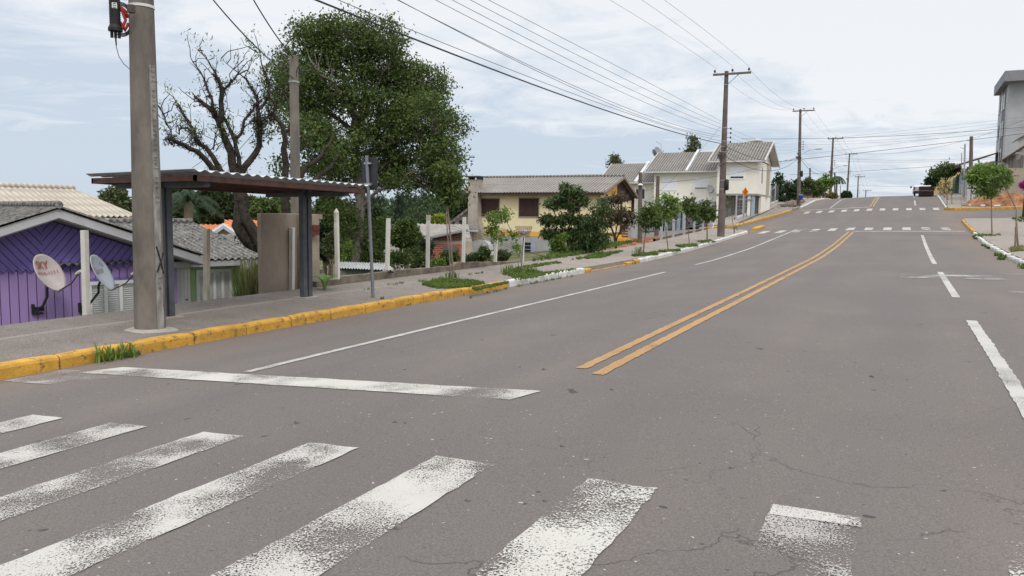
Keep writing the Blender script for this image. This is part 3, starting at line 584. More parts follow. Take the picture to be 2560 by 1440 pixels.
# lines crossing the street towards the right
XG = 'cables crossing above the intersection'
for lb, pix, Yc, r in (('black cable crossing the intersection level with the lamp, highest thick one', [(1853, 347), (2100, 345), (2320, 335), (2560, 318)], 64, .014),
    ('thin wire rising steeply to the right edge beside the tower block, uppermost', [(2109, 342), (2320, 320), (2489, 301)], 84, .007), ('second thin wire rising to the tower block', [(2110, 346), (2320, 328), (2489, 309)], 84, .007),
    ('wire crossing at the height of the distant crossarm', [(2040, 353), (2200, 350), (2320, 341), (2489, 316)], 84, .008), ('slack wire crossing in front of the palm-tree pole arm', [(2010, 362), (2160, 358), (2320, 348), (2560, 325)], 84, .008),
    ('fourth rising wire from the bushes pole to the right', [(2010, 386), (2160, 370), (2320, 348), (2489, 330)], 84, .008), ('thick cable sweeping from behind the townhouse roof up to the right edge', [(1960, 403), (2006, 397), (2143, 384), (2320, 362.6), (2428, 349), (2560, 334)], 66, .017),
    ('sagging wire beneath the sweeping thick cable', [(2145, 384), (2230, 385), (2320, 371), (2420, 350)], 66, .008), ('lowest thick cable crossing just above the brow', [(1974, 437), (2086, 431), (2200, 425), (2320, 417), (2489, 405)], 92, .016),
    ('pale wire crossing above the brow with spacers, upper', [(2080, 395), (2200, 400), (2320, 400), (2489, 393)], 100, .009), ('pale wire crossing above the brow with spacers, lower', [(2080, 402), (2200, 405), (2320, 405), (2489, 397)], 100, .009),
    ('faint lowest wire hanging over the parked car', [(2149, 462), (2230, 466), (2300, 464), (2320, 462)], 112, .010)):
    cpx(lb, pix, Y=Yc, r=r, grp=XG, ext=6)
cable('cable falling from the lamp pole over the townhouse roof', onY(1815, 366, 45.7), onY(1960, 403, 66), .3, .016, XG); cable('cable climbing from the sagging junction to the pole behind the bushes', onY(1960, 403, 66), onY(2000, 386, 83.8), .15, .016, XG)
cable('service cable running from the house post across the townhouse front', onX(1653, 457, -12.1), onY(1968, 400, 66.5), .25, .011, XG)
cable('service wire slanting down from the lamp pole to the yard post', onY(1800, 318, 45.6), onD(1610, 508, 52), .3, .006, XG)
# service post behind the plastered wall and its drop wires
t = thing('service_post', (-12.25, 13.1, 0), 'square weathered service post standing behind the plastered wall with the red letterbox', 'post'); b0 = A(*onX(740, 560, -12.1)); T0 = ztop(b0, 742, 140)
h_ = .066; MB().add([(b0[0]+sx_*h_*k, b0[1]+sy_*h_*k, z) for z, k in ((-1.6, 1.35), (T0, 1)) for sx_, sy_ in ((-1, -1), (1, -1), (1, 1), (-1, 1))], [(0, 1, 2, 3), (7, 6, 5, 4), (0, 4, 5, 1), (1, 5, 6, 2), (2, 6, 7, 3), (3, 7, 4, 0)]).build('shaft', CONC, t)
z_ = ztop(b0, 742, 205); MB().box(b0[0]-.08, b0[1]-.08, z_-.02, b0[0]+.08, b0[1]+.08, z_+.02).build('strap', GALV, t)
z_ = ztop(b0, 757, 188); MB().tube([(b0[0]+.07+.09*(1-math.cos(a)), b0[1]+.0, z_+.17*math.sin(a)) for a in np.linspace(-.3, math.pi+.4, 14)], .009, 6).build('conduit_loop', CABLE, t)
q = A(b0[0], b0[1], T0-.05)
cable('twisted drop cable from the top edge down to the service post', onX(634, 0, -11.0), q, .06, .013, 'drop cables at the service post')
for dz, nm in ((0, 'right'), (.03, 'left')): cable(nm+' wire of the pair falling past the bare tree to the service post', onX(534-dz*60, 0, -11.2), A(b0[0], b0[1], ztop(b0, 735, 196)-dz), .10, .007, 'drop cables at the service post')
q = A(b0[0], b0[1], ztop(b0, 740, 205))
for x_, y_, nm in ((480, 420, 'upper'), (548, 425, 'lower')): cable(nm+' wire slanting down behind the bare tree to the lower houses', q, onD(x_, y_, 30), .1, .008, 'drop cables at the service post')
# sign seen from behind
S = g(933, 745); zt_ = ztop(S, 917, 396); u = A(*onP(917, 396, S, (S[0], S[1], 0)))-S
t = thing('traffic_sign', S, 'grey tubular post with a dark sign plate seen from the back, beside the bus shelter', 'traffic sign')
MB().tube([S-A(0, 0, .05), S+u*.5, S+u*1.02], .033, 12).build('post', mat('grey_post_paint', (.13, .14, .15), (.18, .19, .20), 5, .55), t)
z0, z1 = ztop(S, 920, 475), ztop(S, 920, 393); c = S+u*.9; w = .185; rr = .05; pts = []
for cx_, cz_, a0 in ((w-rr, z1-rr, 0), (-w+rr, z1-rr, 90), (-w+rr, z0+rr, 180), (w-rr, z0+rr, 270)):
    for k in range(5): a = math.radians(a0+22.5*k); pts.append((c[0]+.02+cx_+rr*math.cos(a), c[1]+.045, cz_+rr*math.sin(a)))
MB().prism(pts, (0, .006, 0)).build('plate', mat('sign_back', (.022, .024, .028), (.035, .037, .04), 8, .5), t)
for z in (z0+.12, z1-.12): MB().box(c[0]-.06, c[1]-.03, z-.015, c[0]+.08, c[1]+.045, z+.015).build('bracket', GALV, t)
# bus shelter
RUST = mat('rusty_red_steel', (.045, .022, .018), (.085, .038, .028), 7, .6); S1, S2 = g(416, 794), g(766, 744)
t = thing('bus_shelter', (S1+S2)/2, 'open steel bus shelter with a flat corrugated roof on two dark posts', 'bus shelter')
for Sx in (S1, S2):
    zt_ = ztop(Sx, 404 if Sx is S1 else 763, 452 if Sx is S1 else 474); pm = MB()
    for k in (-1, 1): pm.box(Sx[0]-.05, Sx[1]+(k*.075)-.052, Sx[2]-.05, Sx[0]+.05, Sx[1]+k*.075+.052, zt_+.04)
    pm.build('post', mat('charcoal_steel', (.05, .055, .065), (.085, .09, .10), 6, .45), t); MB().box(Sx[0]-.17, Sx[1]-.2, Sx[2]-.03, Sx[0]+.17, Sx[1]+.2, Sx[2]+.018).build('base_plate', MATS['mortar'], t)
Xf = S1[0]+1.05; B = A(*onX(487, 431, Xf)); Cc = A(*onX(917, 468, Xf)); Aa = A(*onP(228, 440, B, (0, 1, 0)))
u = Cc-B; v = (Aa-B); v[1] = 0; dep = np.linalg.norm(v)
mb = MB(); mb.corr(B+A(.05, -.05, .02), u+A(0, .12, 0), v*1.05, .21, .02, .006); mb.build('roof_sheet', mat('galvanised_sheet', (.42, .44, .46), (.55, .57, .58), 5, .45, metal=.3), t)
fz = A(0, 0, -.10); mb = MB()
mb.pp(B+fz-A(0, 0, .02), u, A(-.04, 0, 0), A(0, 0, .085)); mb.build('front_fascia', RUST, t)
mb = MB(); mb.pp(B+fz-A(0, 0, .02), v, A(0, .04, 0), A(0, 0, .085)); mb.pp(Cc+fz-A(0, .04, .02), v, A(0, .04, 0), A(0, 0, .085)); mb.build('side_fascia', RUST, t)
mb = MB(); mb.pp(B+v+fz-A(0, 0, .02), u, A(.04, 0, 0), A(0, 0, .085)); mb.build('rear_fascia', RUST, t)
mb = MB()
for k in (.22, .5, .78): mb.pp(B+v*k+fz+A(0, .05, -.0), u*.98, A(.05, 0, 0), A(0, 0, .06))
mb.build('purlin', RUST, t)
for Sx in (S1, S2):
    mb = MB(); zz_ = B[2]+u[2]*((Sx[1]-B[1])/u[1])-.13; mb.pp((Xf-.1, Sx[1]-.06, zz_-.06), (v[0]*.86, 0, v[2]*.86), (0, .12, 0), (0, 0, .08)); mb.build('roof_beam', MATS['charcoal_steel'], t)
# ================= the low wooden house and its green neighbour =================
def roofmat(name, c1, c2, c3, s=2.0, mold=.55, axis=None, period=.177, valley=.62):
    if name in MATS: return MATS[name]
    m, t = nodes_mat(name); b = t.nodes['Principled BSDF']; b.inputs['Roughness'].default_value = .92; b.inputs['Specular IOR Level'].default_value = .2
    pos = t.nodes.new('ShaderNodeNewGeometry').outputs['Position']
    cc = mixc(t, rmp(t, noise(t, pos, s, 5, .7), .35, .7), c1, c2); cc = mixc(t, rmp(t, noise(t, pos, s*6, 5, .75, (3, 3, 1)), mold-.04, mold+.1), cc, c3)
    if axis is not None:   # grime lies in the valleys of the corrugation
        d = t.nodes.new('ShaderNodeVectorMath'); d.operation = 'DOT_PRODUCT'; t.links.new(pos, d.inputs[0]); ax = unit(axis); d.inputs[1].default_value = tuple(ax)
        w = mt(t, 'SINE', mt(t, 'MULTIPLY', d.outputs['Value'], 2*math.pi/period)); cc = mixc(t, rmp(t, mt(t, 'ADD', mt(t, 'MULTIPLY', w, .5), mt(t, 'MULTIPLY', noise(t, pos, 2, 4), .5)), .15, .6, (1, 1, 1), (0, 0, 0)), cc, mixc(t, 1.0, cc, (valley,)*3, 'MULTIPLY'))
    t.links.new(cc, b.inputs['Base Color']); MATS[name] = m; return m
HU, HN = A(.284, .959, 0), A(.959, -.284, 0)      # along the wall, out of the wall
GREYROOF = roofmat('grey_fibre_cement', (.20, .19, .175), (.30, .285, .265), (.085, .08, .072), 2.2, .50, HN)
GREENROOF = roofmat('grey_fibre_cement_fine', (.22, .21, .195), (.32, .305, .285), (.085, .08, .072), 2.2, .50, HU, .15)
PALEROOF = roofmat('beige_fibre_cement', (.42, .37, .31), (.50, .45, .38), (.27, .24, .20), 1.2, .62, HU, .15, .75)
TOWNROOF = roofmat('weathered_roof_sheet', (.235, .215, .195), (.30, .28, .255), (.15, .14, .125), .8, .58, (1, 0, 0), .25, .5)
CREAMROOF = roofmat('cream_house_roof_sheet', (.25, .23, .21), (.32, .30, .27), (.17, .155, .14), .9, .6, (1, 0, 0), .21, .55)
def boards(name, c1, c2, period, ang=0, dark=.25, hax=None):
    """painted boards; grooves every 'period' metres along a horizontal axis hax, turned by ang in the wall plane"""
    m, t = nodes_mat(name); b = t.nodes['Principled BSDF']; b.inputs['Roughness'].default_value = .65
    pos = t.nodes.new('ShaderNodeNewGeometry').outputs['Position']
    d = t.nodes.new('ShaderNodeVectorMath'); d.operation = 'DOT_PRODUCT'; t.links.new(pos, d.inputs[0]); d.inputs[1].default_value = (hax[0]*math.cos(ang), hax[1]*math.cos(ang), math.sin(ang))
    fr = mt(t, 'FRACT', mt(t, 'DIVIDE', d.outputs['Value'], period)); e_ = mt(t, 'ABSOLUTE', mt(t, 'SUBTRACT', fr, .5))
    cell = mt(t, 'FLOOR', mt(t, 'DIVIDE', d.outputs['Value'], period)); wn = t.nodes.new('ShaderNodeTexWhiteNoise'); wn.noise_dimensions = '1D'; t.links.new(cell, wn.inputs['W'])
    cc = mixc(t, rmp(t, noise(t, pos, 1.6, 5, .6, (0, 0, 0), (1, 1, .3)), .35, .7), c1, c2); cc = mixc(t, mt(t, 'MULTIPLY', wn.outputs[0], .22), cc, tuple(x*.6 for x in c1))
    t.links.new(cc, b.inputs['Base Color']); gr = rmp(t, e_, .44, .485, (1, 1, 1), (0, 0, 0)); bp = t.nodes.new('ShaderNodeBump'); bp.inputs['Distance'].default_value = .025; t.links.new(gr, bp.inputs['Height']); t.links.new(bp.outputs[0], b.inputs['Normal'])
    t.links.new(mixc(t, gr, tuple(x*dark for x in c1), cc), b.inputs['Base Color']); return m
HG = A(*onX(600, 700, -12.95)); HG[2] = 0
hw = lambda s, z, o=0.: HG+HU*s+HN*o+A(0, 0, z)
def wp(px, py, o=0.):   # pixel on the wall plane (set out by o) -> (s, z)
    P = A(*onP(px, py, HG+HN*o, HN)); return float(np.dot(P-HG, HU)), float(P[2])
EAVE = .62
sp_, zp_ = wp(146, 520, EAVE); s1, z1 = wp(511, 641, EAVE); s0, z0_ = wp(0, 562, EAVE); slope = (zp_-z1)/(s1-sp_)
sL = sp_-(s1-sp_); zL = z1; sv0, _ = wp(443, 700); base_z = -2.3
PUR = boards('purple_boards', (.33, .215, .48), (.39, .27, .56), .145, 0, .45, HU); PURG = boards('violet_gable_boards', (.17, .12, .40), (.21, .155, .47), .115, math.radians(-40), .35, HU); PURG2 = boards('violet_gable_boards_opposed', (.17, .12, .40), (.21, .155, .47), .115, math.radians(40), .35, HU)
GREEN = mat('pale_green_plaster', (.36, .52, .24), (.40, .56, .28), 2, .85, .003, 30); WOODW = mat('white_woodwork', (.72, .73, .72), (.80, .80, .78), 3, .6); FASC = mat('grey_white_fascia', (.38, .38, .39), (.50, .50, .50), 2.5, .6, contrast=(.3, .7))
t = thing('wooden_house', hw(-3, base_z, -2), 'purple weatherboard house with a low gable below the pavement', 'house')
zs_ = wp(100, 671)[1]; hfun = lambda s: zp_-.20-slope*abs(s-sp_)-.02
mb = MB(); sA = sL+.5; mb.prism([hw(sA, base_z), hw(sv0, base_z), hw(sv0, zs_), hw(sA, zs_)], -HN*.12)
mb.pp(hw(sv0, base_z, -.12), -HU*.12, -HN*6, A(0, 0, hfun(sv0)-base_z)); mb.pp(hw(sA, base_z, -.12), HU*.12, -HN*6, A(0, 0, hfun(sA)-base_z)); mb.build('wall', PUR, t)
# the gable boarding laps over the wall and ends in a saw-tooth edge, meeting in a V
sV = wp(105, 600)[0]
for nm_, a_, b_, mm in (('gable_boarding', sA, sV, PURG2), ('gable_boarding', sV, sv0, PURG)):
    n = max(2, int(round((b_-a_)/.15))); poly = []
    for i in range(n):
        s_ = a_+(b_-a_)*i/n; d_ = (b_-a_)/n; poly += [(s_, zs_+.0), (s_+d_*.5, zs_-.075)]
    poly.append((b_, zs_)); topl = [(b_, hfun(b_))]+([(sp_, hfun(sp_))] if a_ < sp_ < b_ else [])+[(a_, hfun(a_))]
    mb = MB(); P = [hw(s_, z_, .012) for s_, z_ in poly+topl]; mb.prism(P, HN*.025); mb.build(nm_, mm, t)
rw = MB(); RLEN = 6.5
for sgn, s_e, nm in ((1, s1, 'r'), (-1, sL, 'l')):
    e_ = hw(s_e, z1+.03, EAVE+.05); r_ = hw(sp_, zp_+.03, EAVE+.05); up = r_-e_; e_ = e_-up*.02
    rw.corr(e_, -HN*RLEN, up*1.03, .177, .022, .008, 2)
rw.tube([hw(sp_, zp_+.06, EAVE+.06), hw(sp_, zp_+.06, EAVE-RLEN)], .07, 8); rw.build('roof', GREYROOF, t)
for s_e in (s1, sL): mb = MB(); a_, b_ = hw(s_e, z1-.02, EAVE), hw(sp_, zp_-.02, EAVE); mb.prism([a_, b_, b_-A(0, 0, .155), a_-A(0, 0, .15)], -HN*.03); mb.build('bargeboard', FASC, t)
mb = MB()
for s_e in (s1, sL): a_, b_ = hw(s_e, z1-.17, EAVE-.03), hw(sp_, zp_-.18, EAVE-.03); mb.prism([a_, b_, b_-HN*(EAVE), a_-HN*(EAVE)], A(0, 0, -.02))
mb.build('soffit', mat('soffit_boards', (.30, .29, .29), (.36, .35, .35), 3), t)
def louvre(parent, a, b, z0, z1, leaves_=4, off=.03, name='shutter', fr=.05):
    f = MB(); 
    for x in np.linspace(a, b, leaves_+1): f.pp(hw(x-.03, z0, off), HU*.06, A(0, 0, z1-z0), HN*.035)
    f.pp(hw(a, z1-.07, off+.001), HU*(b-a), A(0, 0, .07), HN*.04); f.pp(hw(a, z0, off+.001), HU*(b-a), A(0, 0, .07), HN*.04)
    o = f.build(name, WOODW, parent); sl = MB(); k = int((z1-z0-.14)/.042)
    for i in range(leaves_):
        x0, x1 = a+(b-a)*i/leaves_+.03, a+(b-a)*(i+1)/leaves_-.03
        sl.pp(hw(x0, z0+.05, off-.02), HU*(x1-x0), A(0, 0, z1-z0-.1), HN*.004)
        for j in range(k): sl.pp(hw(x0, z0+.07+j*.042, off), HU*(x1-x0), A(0, 0, .026)+HN*.02, HN*.006)
    sl.build('slats', WOODW, o); return o
a_, z_ = wp(222, 704); louvre(t, a_, a_+ (wp(372, 704)[0]-a_), z_-1.15, z_, 4); mb = MB(); mb.pp(hw(a_-.05, z_, .03), HU*(wp(375, 704)[0]-a_+.1), A(0, 0, .06), HN*.03); mb.build('window_head', PURG2, t)
# green neighbour
GO = -.25; gs0 = sv0-.6; gs1, _ = wp(600, 700, GO)
t = thing('green_house', hw(-.6, base_z, -3), 'pale green rendered house with white louvred shutters beside the purple one', 'house')
se0, ze = wp(523, 652, GO+.35); se1, _ = wp(657, 650, GO+.35); mb = MB(); mb.pp(hw(gs0, base_z, GO), HU*(gs1-gs0), A(0, 0, ze-base_z+.05), -HN*.15); mb.pp(hw(gs1-.15, base_z, GO-.15), HU*.15, A(0, 0, ze-base_z+.05), -HN*5); mb.build('wall', GREEN, t)
Rz = hw(se1, ze+.02, GO+.4); P_ = A(*onP(480, 556, Rz, HU)); up = P_-Rz; Pl = hw(sv0-2.5, ze+.02, GO+.4)
mb = MB(); mb.corr(Rz, Pl-Rz, up, .15, .024, .008, 2); dn = A(up[0], up[1], -up[2]); mb.corr(Rz+up+dn, Pl-Rz, -dn, .15, .024, .008, 2); mb.tube([Rz+up+A(0, 0, .03), Pl+up+A(0, 0, .03)], .07, 8); mb.build('roof', GREENROOF, t)
mb = MB(); mb.pp(hw(sv0-.2, ze-.12, GO+.34), HU*(se1-sv0+.2), A(0, 0, .12), HN*.03); mb.pp(hw(sv0-.2, ze-.12, GO), HU*(se1-sv0+.2), HN*.34, A(0, 0, .015)); mb.build('fascia', FASC, t)
mb = MB(); e_ = up*1.0; mb.prism([hw(se1+.0, ze, GO+.36), hw(se1, ze, GO+.36)+e_, hw(se1, ze-.1, GO+.36)+e_, hw(se1, ze-.1, GO+.36)], HU*.03); mb.build('bargeboard', FASC, t)
a_, zt_ = wp(446, 676, GO); b_ = wp(466, 676, GO)[0]; d = MB()
for i in range(5): d.pp(hw(b_-.075*(5-i)+.004, base_z+.1, GO+.004), HU*.07, A(0, 0, zt_-base_z-.1), HN*.03)
dd_ = d.build('door', WOODW, t); MB().tube([hw(b_-.03, zt_-.62, GO+.03), hw(b_-.03, zt_-.62, GO+.07)], .015, 8).build('handle', BLACK, dd_)
c_ = wp(472, 674, GO)[0]; d = MB(); d.pp(hw(b_+.0, base_z, GO+.003), HU*(c_-b_), A(0, 0, zt_-base_z+.06), HN*.05); d.pp(hw(b_-.4, zt_, GO+.004), HU*.399, A(0, 0, .06), HN*.05); d.build('door_frame', WOODW, t)
a_, z_ = wp(491, 671, GO); b_ = wp(573, 671, GO)[0]; louvre(t, a_, b_, z_-1.3, z_-.03, 4, GO+.03)
# dishes
def dish_fit(tb, P0, sd_, up_, n, R_a):    # lay the lettering on the curved reflector
    for i, v in enumerate(tb.v):
        v = np.array(v)-P0; a, b_ = float(np.dot(v, sd_)), float(np.dot(v, up_)); q2 = (a/(.92*R_a))**2+(b_/(1.06*R_a))**2; tb.v[i] = tuple(P0+a*sd_+b_*up_+n*(-.085+.085*q2+.024))
def dish(name, label, ctr, mpx, foot, R_a, face, m, txt):
    P0 = A(*onP(*ctr, HG+HN*.75, HN)); t = thing(name, P0, label, 'satellite dish'); n = unit(face); up_ = unit(A(0, 0, 1)-n*n[2]); sd_ = unit(np.cross(up_, n)); V = []; rings = 9; k = 36
    for r_ in range(rings+1):
        q = r_/rings
        for j in range(k): a = 2*math.pi*j/k; V.append(P0+R_a*q*(math.cos(a)*sd_*.92+math.sin(a)*up_*1.06)+n*(.085*q*q-.085))
    F = [(i*k+j, (i+1)*k+j, (i+1)*k+(j+1) % k, i*k+(j+1) % k) for i in range(rings) for j in range(k)]; mb = MB(); mb.add(V, F, True)
    o = mb.build('reflector', m, t); md = o.modifiers.new('s', 'SOLIDIFY'); md.thickness = .012; md.offset = 0
    tb = MB(); lg = txt(tb, P0, sd_, up_, n, R_a)
    dish_fit(tb, P0, sd_, up_, n, R_a)
    if tb.v: tb.build('lettering', lg, o)
    low_ = P0-up_*R_a*1.04; fp = P0+n*.52-up_*R_a*.75; MB().tube([low_-n*.03, (low_+fp)/2-up_*.05, fp], .013, 6).build('feed_arm', DARKST, t)
    MB().tube([fp+n*.03, fp-n*.02, fp-n*.09], [.03, .034, .024], 10).build('receiver', mat('lnb_plastic', (.42, .41, .38), (.5, .49, .46), 9, .5), t)
    ft = A(*onP(*foot, HG+HN*.03, HN)); bk = P0-n*.11-up_*.12; mb = MB(); el = A(*onP(*mpx, HG+HN*.5, HN)); mb.tube([ft, ft+HN*.12+HU*.06+A(0, 0, .05), el-A(0, 0, .12), el, bk], .022, 8); mb.build('mast', DARKST, t)
    mb = MB(); mb.pp(ft-HU*.09-A(0, 0, .09), HU*.05, A(0, 0, .18), HN*.03); mb.pp(ft-HU*.04-A(0, 0, .035), HU*.15, A(0, 0, .07), HN*.05); mb.pp(ft-HU*.07-A(0, 0, .10), HU*.16, A(0, 0, .03), HN*.04); mb.build('wall_mount', BLACK, t)
    return t
toc = unit(CAM-HG)
def t1(tb, P0, sd_, up_, n, R_a):
    text(tb, 'SKY', P0-sd_*.05+up_*.105, sd_, up_, .185, .004-.07, 'CENTER', .95); text(tb, '4004-1111', P0+sd_*.0+up_*-.015, sd_, up_, .10, .004-.08, 'CENTER', 1.15)
    for dx in (.004, -.004): text(tb, 'SKY', P0-sd_*(.05+dx)+up_*(.105+dx), sd_, up_, .185, .005-.07, 'CENTER', .95)
    return mat('faded_red_lettering', (.34, .09, .045), (.28, .08, .05), 20)
def t2_(tb, P0, sd_, up_, n, R_a):
    text(tb, 'Claro', P0-sd_*.03+up_*.01, sd_, up_, .175, .004-.075, 'CENTER', 1.0); c = P0+sd_*.13+up_*.13-n*.06
    for a in (88, 45, 8): a = math.radians(a); v = math.cos(a)*sd_+math.sin(a)*up_; tb.tube([c+v*.035, c+v*.085], .006, 5)
    return mat('faded_grey_lettering', (.20, .15, .15), (.25, .2, .2), 20)
ag = math.atan2(HN[1], HN[0])+math.radians(34); f1 = A(math.cos(ag), math.sin(ag), .55)
dish('satellite_dish', 'pinkish white dish lettered SKY 4004-1111 on the purple wall', (125, 681), (118, 724), (92, 772), .345, f1, mat('dish_pinkish_white', (.40, .345, .33), (.48, .42, .40), 3, .5), t1)
ag += math.radians(14); f2 = A(math.cos(ag), math.sin(ag), .5)
dish('satellite_dish', 'bluish grey dish lettered Claro in front of the louvred shutter', (257, 681), (246, 715), (208, 768), .345, f2, mat('dish_bluish_grey', (.34, .37, .42), (.40, .43, .47), 3, .5), t2_)
# large beige roof behind
t = thing('beige_roofed_house', hw(-2, -1.8, -9), 'larger house with a beige corrugated roof behind the purple house', 'house')
P0 = hw(0, 0, -6.5); Er = A(*onP(352, 541, P0, HN)); El = Er-HU*9.0; El[2] = Er[2]-.0; Rr = A(*onP(187, 472, P0-HN*3.2, HN)); Rl = Rr-HU*9; upv = Rr-Er
mb = MB(); mb.add([], []); n_ = 46; V = []
# slope facing the street: the right-hand edge is a raking verge
for k in range(1):
    for j in range(5):
        q = j/4; a_ = El+(Rl-El)*q; b_ = Er+(Rr-Er)*q; lift = .02 if j in (1, 3) else 0
        for i in range(241): p = a_+(b_-a_)*i/240; V.append(p+A(0, 0, .028*math.sin(i*2*math.pi/4.0)+lift*0))
mb.add(V, [(j*241+i, j*241+i+1, (j+1)*241+i+1, (j+1)*241+i) for j in range(4) for i in range(240)])
o = mb.build('roof', PALEROOF, t); md = o.modifiers.new('s', 'SOLIDIFY'); md.thickness = .015
mb = MB(); mb.prism([Rl, Rr, Rr-HN*4+A(0, 0, -1.2), Rl-HN*4+A(0, 0, -1.2)], A(0, 0, -.02)); mb.build('rear_roof', PALEROOF, t); mb = MB(); mb.tube([Rl+A(0, 0, .03), Rr+A(0, 0, .03)], .08, 8); mb.build('ridge_cap', PALEROOF, t)
mb = MB(); mb.pp(El-A(0, 0, .25)-HN*.05, Er-El, A(0, 0, .2), -HN*.04); mb.build('fascia', mat('dark_brown_wood', (.05, .028, .02), (.07, .04, .03), 4), t); mb = MB(); b_ = Er-HN*.5-A(0, 0, 0); mb.pp(A(El[0], El[1], -2.5)-HN*.5, (Er-El)*.97, A(0, 0, Er[2]+2.3), -HN*5.5); mb.build('wall', mat('ochre_wall', (.35, .30, .22)), t)
# white concrete fence posts along the pavement edge
FP = [(216, 784, 211, 576, 'short white post in front of the purple wall between the dishes'), (516, 747, 517, 572, 'weathered cream post in front of the green house shutters'), (729, 722, 730, 569, 'white post leaning on the plastered wall')]
FP2 = [(844, 686, 841, 535, 'white post with a pointed cap, first on the low wall'), (968, 676, 971, 546, 'plain white post on the low wall, second from the pointed one'), (1069, 667, 1071, 538, 'white post with a bare concrete top on the low wall'), (1158, 664, 1161, 543, 'white post in front of the brick shed corner'), (1238, 652, 1241, 560, 'white post wrapped in thin foliage before the cream house'), (1306, 650, 1308, 590, 'short white post below the litter basket')]
def fpost(P, zt_, lean, label, capd=None, w=.048, X=None, group='white concrete fence posts'):
    t = thing('fence_post', P, label, 'post', group); mb = MB(); T = A(P[0]+lean[0], P[1]+lean[1], zt_); c, s_ = w, w*.8
    mb.add([tuple(Q+A(a*c, b_*s_, 0)) for Q in (P-A(0, 0, .1), T) for a, b_ in ((-1, -1), (1, -1), (1, 1), (-1, 1))], [(3, 2, 1, 0), (4, 5, 6, 7), (0, 1, 5, 4), (1, 2, 6, 5), (2, 3, 7, 6), (3, 0, 4, 7)]); mb.build('shaft', capd[1] if capd and capd[0] == 'm' else PWH, t, .006)
    if capd and capd[0] == 'point': MB().tube([T-A(0, 0, .16), T-A(0, 0, .0), T+A(0, 0, .02), T+A(0, 0, .05), T+A(0, 0, .13)], [w*1.15, w*1.1, w*1.35, w*1.2, .005], 8).build('cap', mat('bare_post_cap', (.42, .38, .30), (.5, .46, .38), 6), t)
    if capd and capd[0] == 'bare': MB().box(T[0]-w*1.05, T[1]-w*.9, T[2]-.13, T[0]+w*1.05, T[1]+w*.9, T[2]+.01).build('cap', mat('bare_concrete_end', (.32, .28, .22), (.45, .41, .33), 30), t)
    return t
PWH = mat('limewashed_post', (.50, .475, .41), (.60, .585, .54), 3, .8, .003, 30); PCREAM = mat('stained_cream_post', (.33, .28, .20), (.50, .46, .38), 5, .85, contrast=(.35, .6), stretch=(1, 1, .35))
for k, (x, y, xt, yt, lb) in enumerate(FP):
    P = A(*g(x, y)); P[2] = float(walk(P[0], P[1])); T = line(P, xt, yt); fpost(P, T[2], (T-P)[:2], lb, ('m', PCREAM) if k == 1 else None, .05)
# low boundary wall
WX = -11.38; CW = mat('mossy_low_wall', (.09, .072, .055), (.20, .165, .13), 2.5, .95, .008, 18, contrast=(.38, .64)); mb = MB(); pb = [(y, float(walk(WX, y))) for y in np.arange(14.3, 24.2, .5)]
ztl = lambda px, py: float(onX(px, py, WX)[2])
tops = [(14.3, ztl(845, 693)), (16.8, ztl(1000, 676)), (19.3, ztl(1145, 664)), (19.35, ztl(1160, 654)), (24.0, ztl(1335, 651))]
tw = lambda y: float(np.interp(y, [a for a, b_ in tops], [b_ for a, b_ in tops])); V = []
yy = np.arange(14.3, 24.05, .25); rg = random.Random(6)
for y in yy: w_ = rg.uniform(-.008, .008); V += [(WX, y, float(walk(WX, y))-.1), (WX, y, tw(y)+w_), (WX-.12, y, tw(y)+w_+.01), (WX-.12, y, float(walk(WX, y))-1.5)]
mb.add(V, [(j*4+i, j*4+i+1, (j+1)*4+i+1, (j+1)*4+i) for j in range(len(yy)-1) for i in range(3)]+[(0, 1, 2, 3)[::-1], tuple(len(yy)*4-4+i for i in range(4))])
t = thing('boundary_wall', (WX, 19, 0), 'low mossy concrete wall carrying the white posts along the pavement', 'wall'); mb.build('wall', CW, t)
st_ = MB(); z0 = float(walk(WX, 13.9)); st_.box(WX-.5, 13.45, z0-1, WX+.02, 14.3, z0+.12); st_.box(WX-.9, 13.45, z0-1, WX-.5, 14.3, z0+.32); st_.build('step', CW, t)
for k, (x, y, xt, yt, lb) in enumerate(FP2):
    P = A(*onX(x, y, WX-.06)); T = line(P, xt, yt); P[2] = tw(P[1])-.02; fpost(P, T[2], (T-P)[:2], lb, ('point',) if k == 0 else ('bare',) if k == 2 else None, .046)
# plastered meter wall with letterbox
PL = mat('bare_plaster', (.19, .15, .115), (.31, .26, .21), 1.1, .9, .004, 30, contrast=(.3, .7)); a_ = g(656, 727); b_ = g(800, 713); X0 = -11.62; Yc_ = onX(745, 700, X0)[1]; Y0 = onX(656, 700, X0)[1]; Y1 = onX(800, 700, X0+.1)[1]; zt1, zt2 = onX(656, 533, X0)[2], onX(800, 538, X0+.1)[2]; zb_ = float(walk(X0, Y0))-.3
t = thing('plastered_wall', (X0, Y0, 0), 'tall brown plastered wall panel with a red letterbox beside the bus shelter', 'wall')
MB().box(X0-.12, Y0, zb_-1, X0, Yc_, zt1).build('wall_panel', PL, t, .012); MB().box(X0-.35, Yc_+.0, zb_-1, X0+.1, Y1, zt1-.01).build('meter_pier', PL, t, .012); MB().box(X0-.37, Y1-.002, zt1-.12, X0+.09, Y1+.12, zt1-.012).build('coping', PL, t)
MR = mat('maroon_metal', (.10, .022, .018), (.13, .03, .024), 5, .5); ya, yb = onX(775, 580, X0+.2)[1], onX(797, 580, X0+.2)[1]; za, zb2 = onX(785, 588, X0+.2)[2], onX(785, 562, X0+.2)[2]
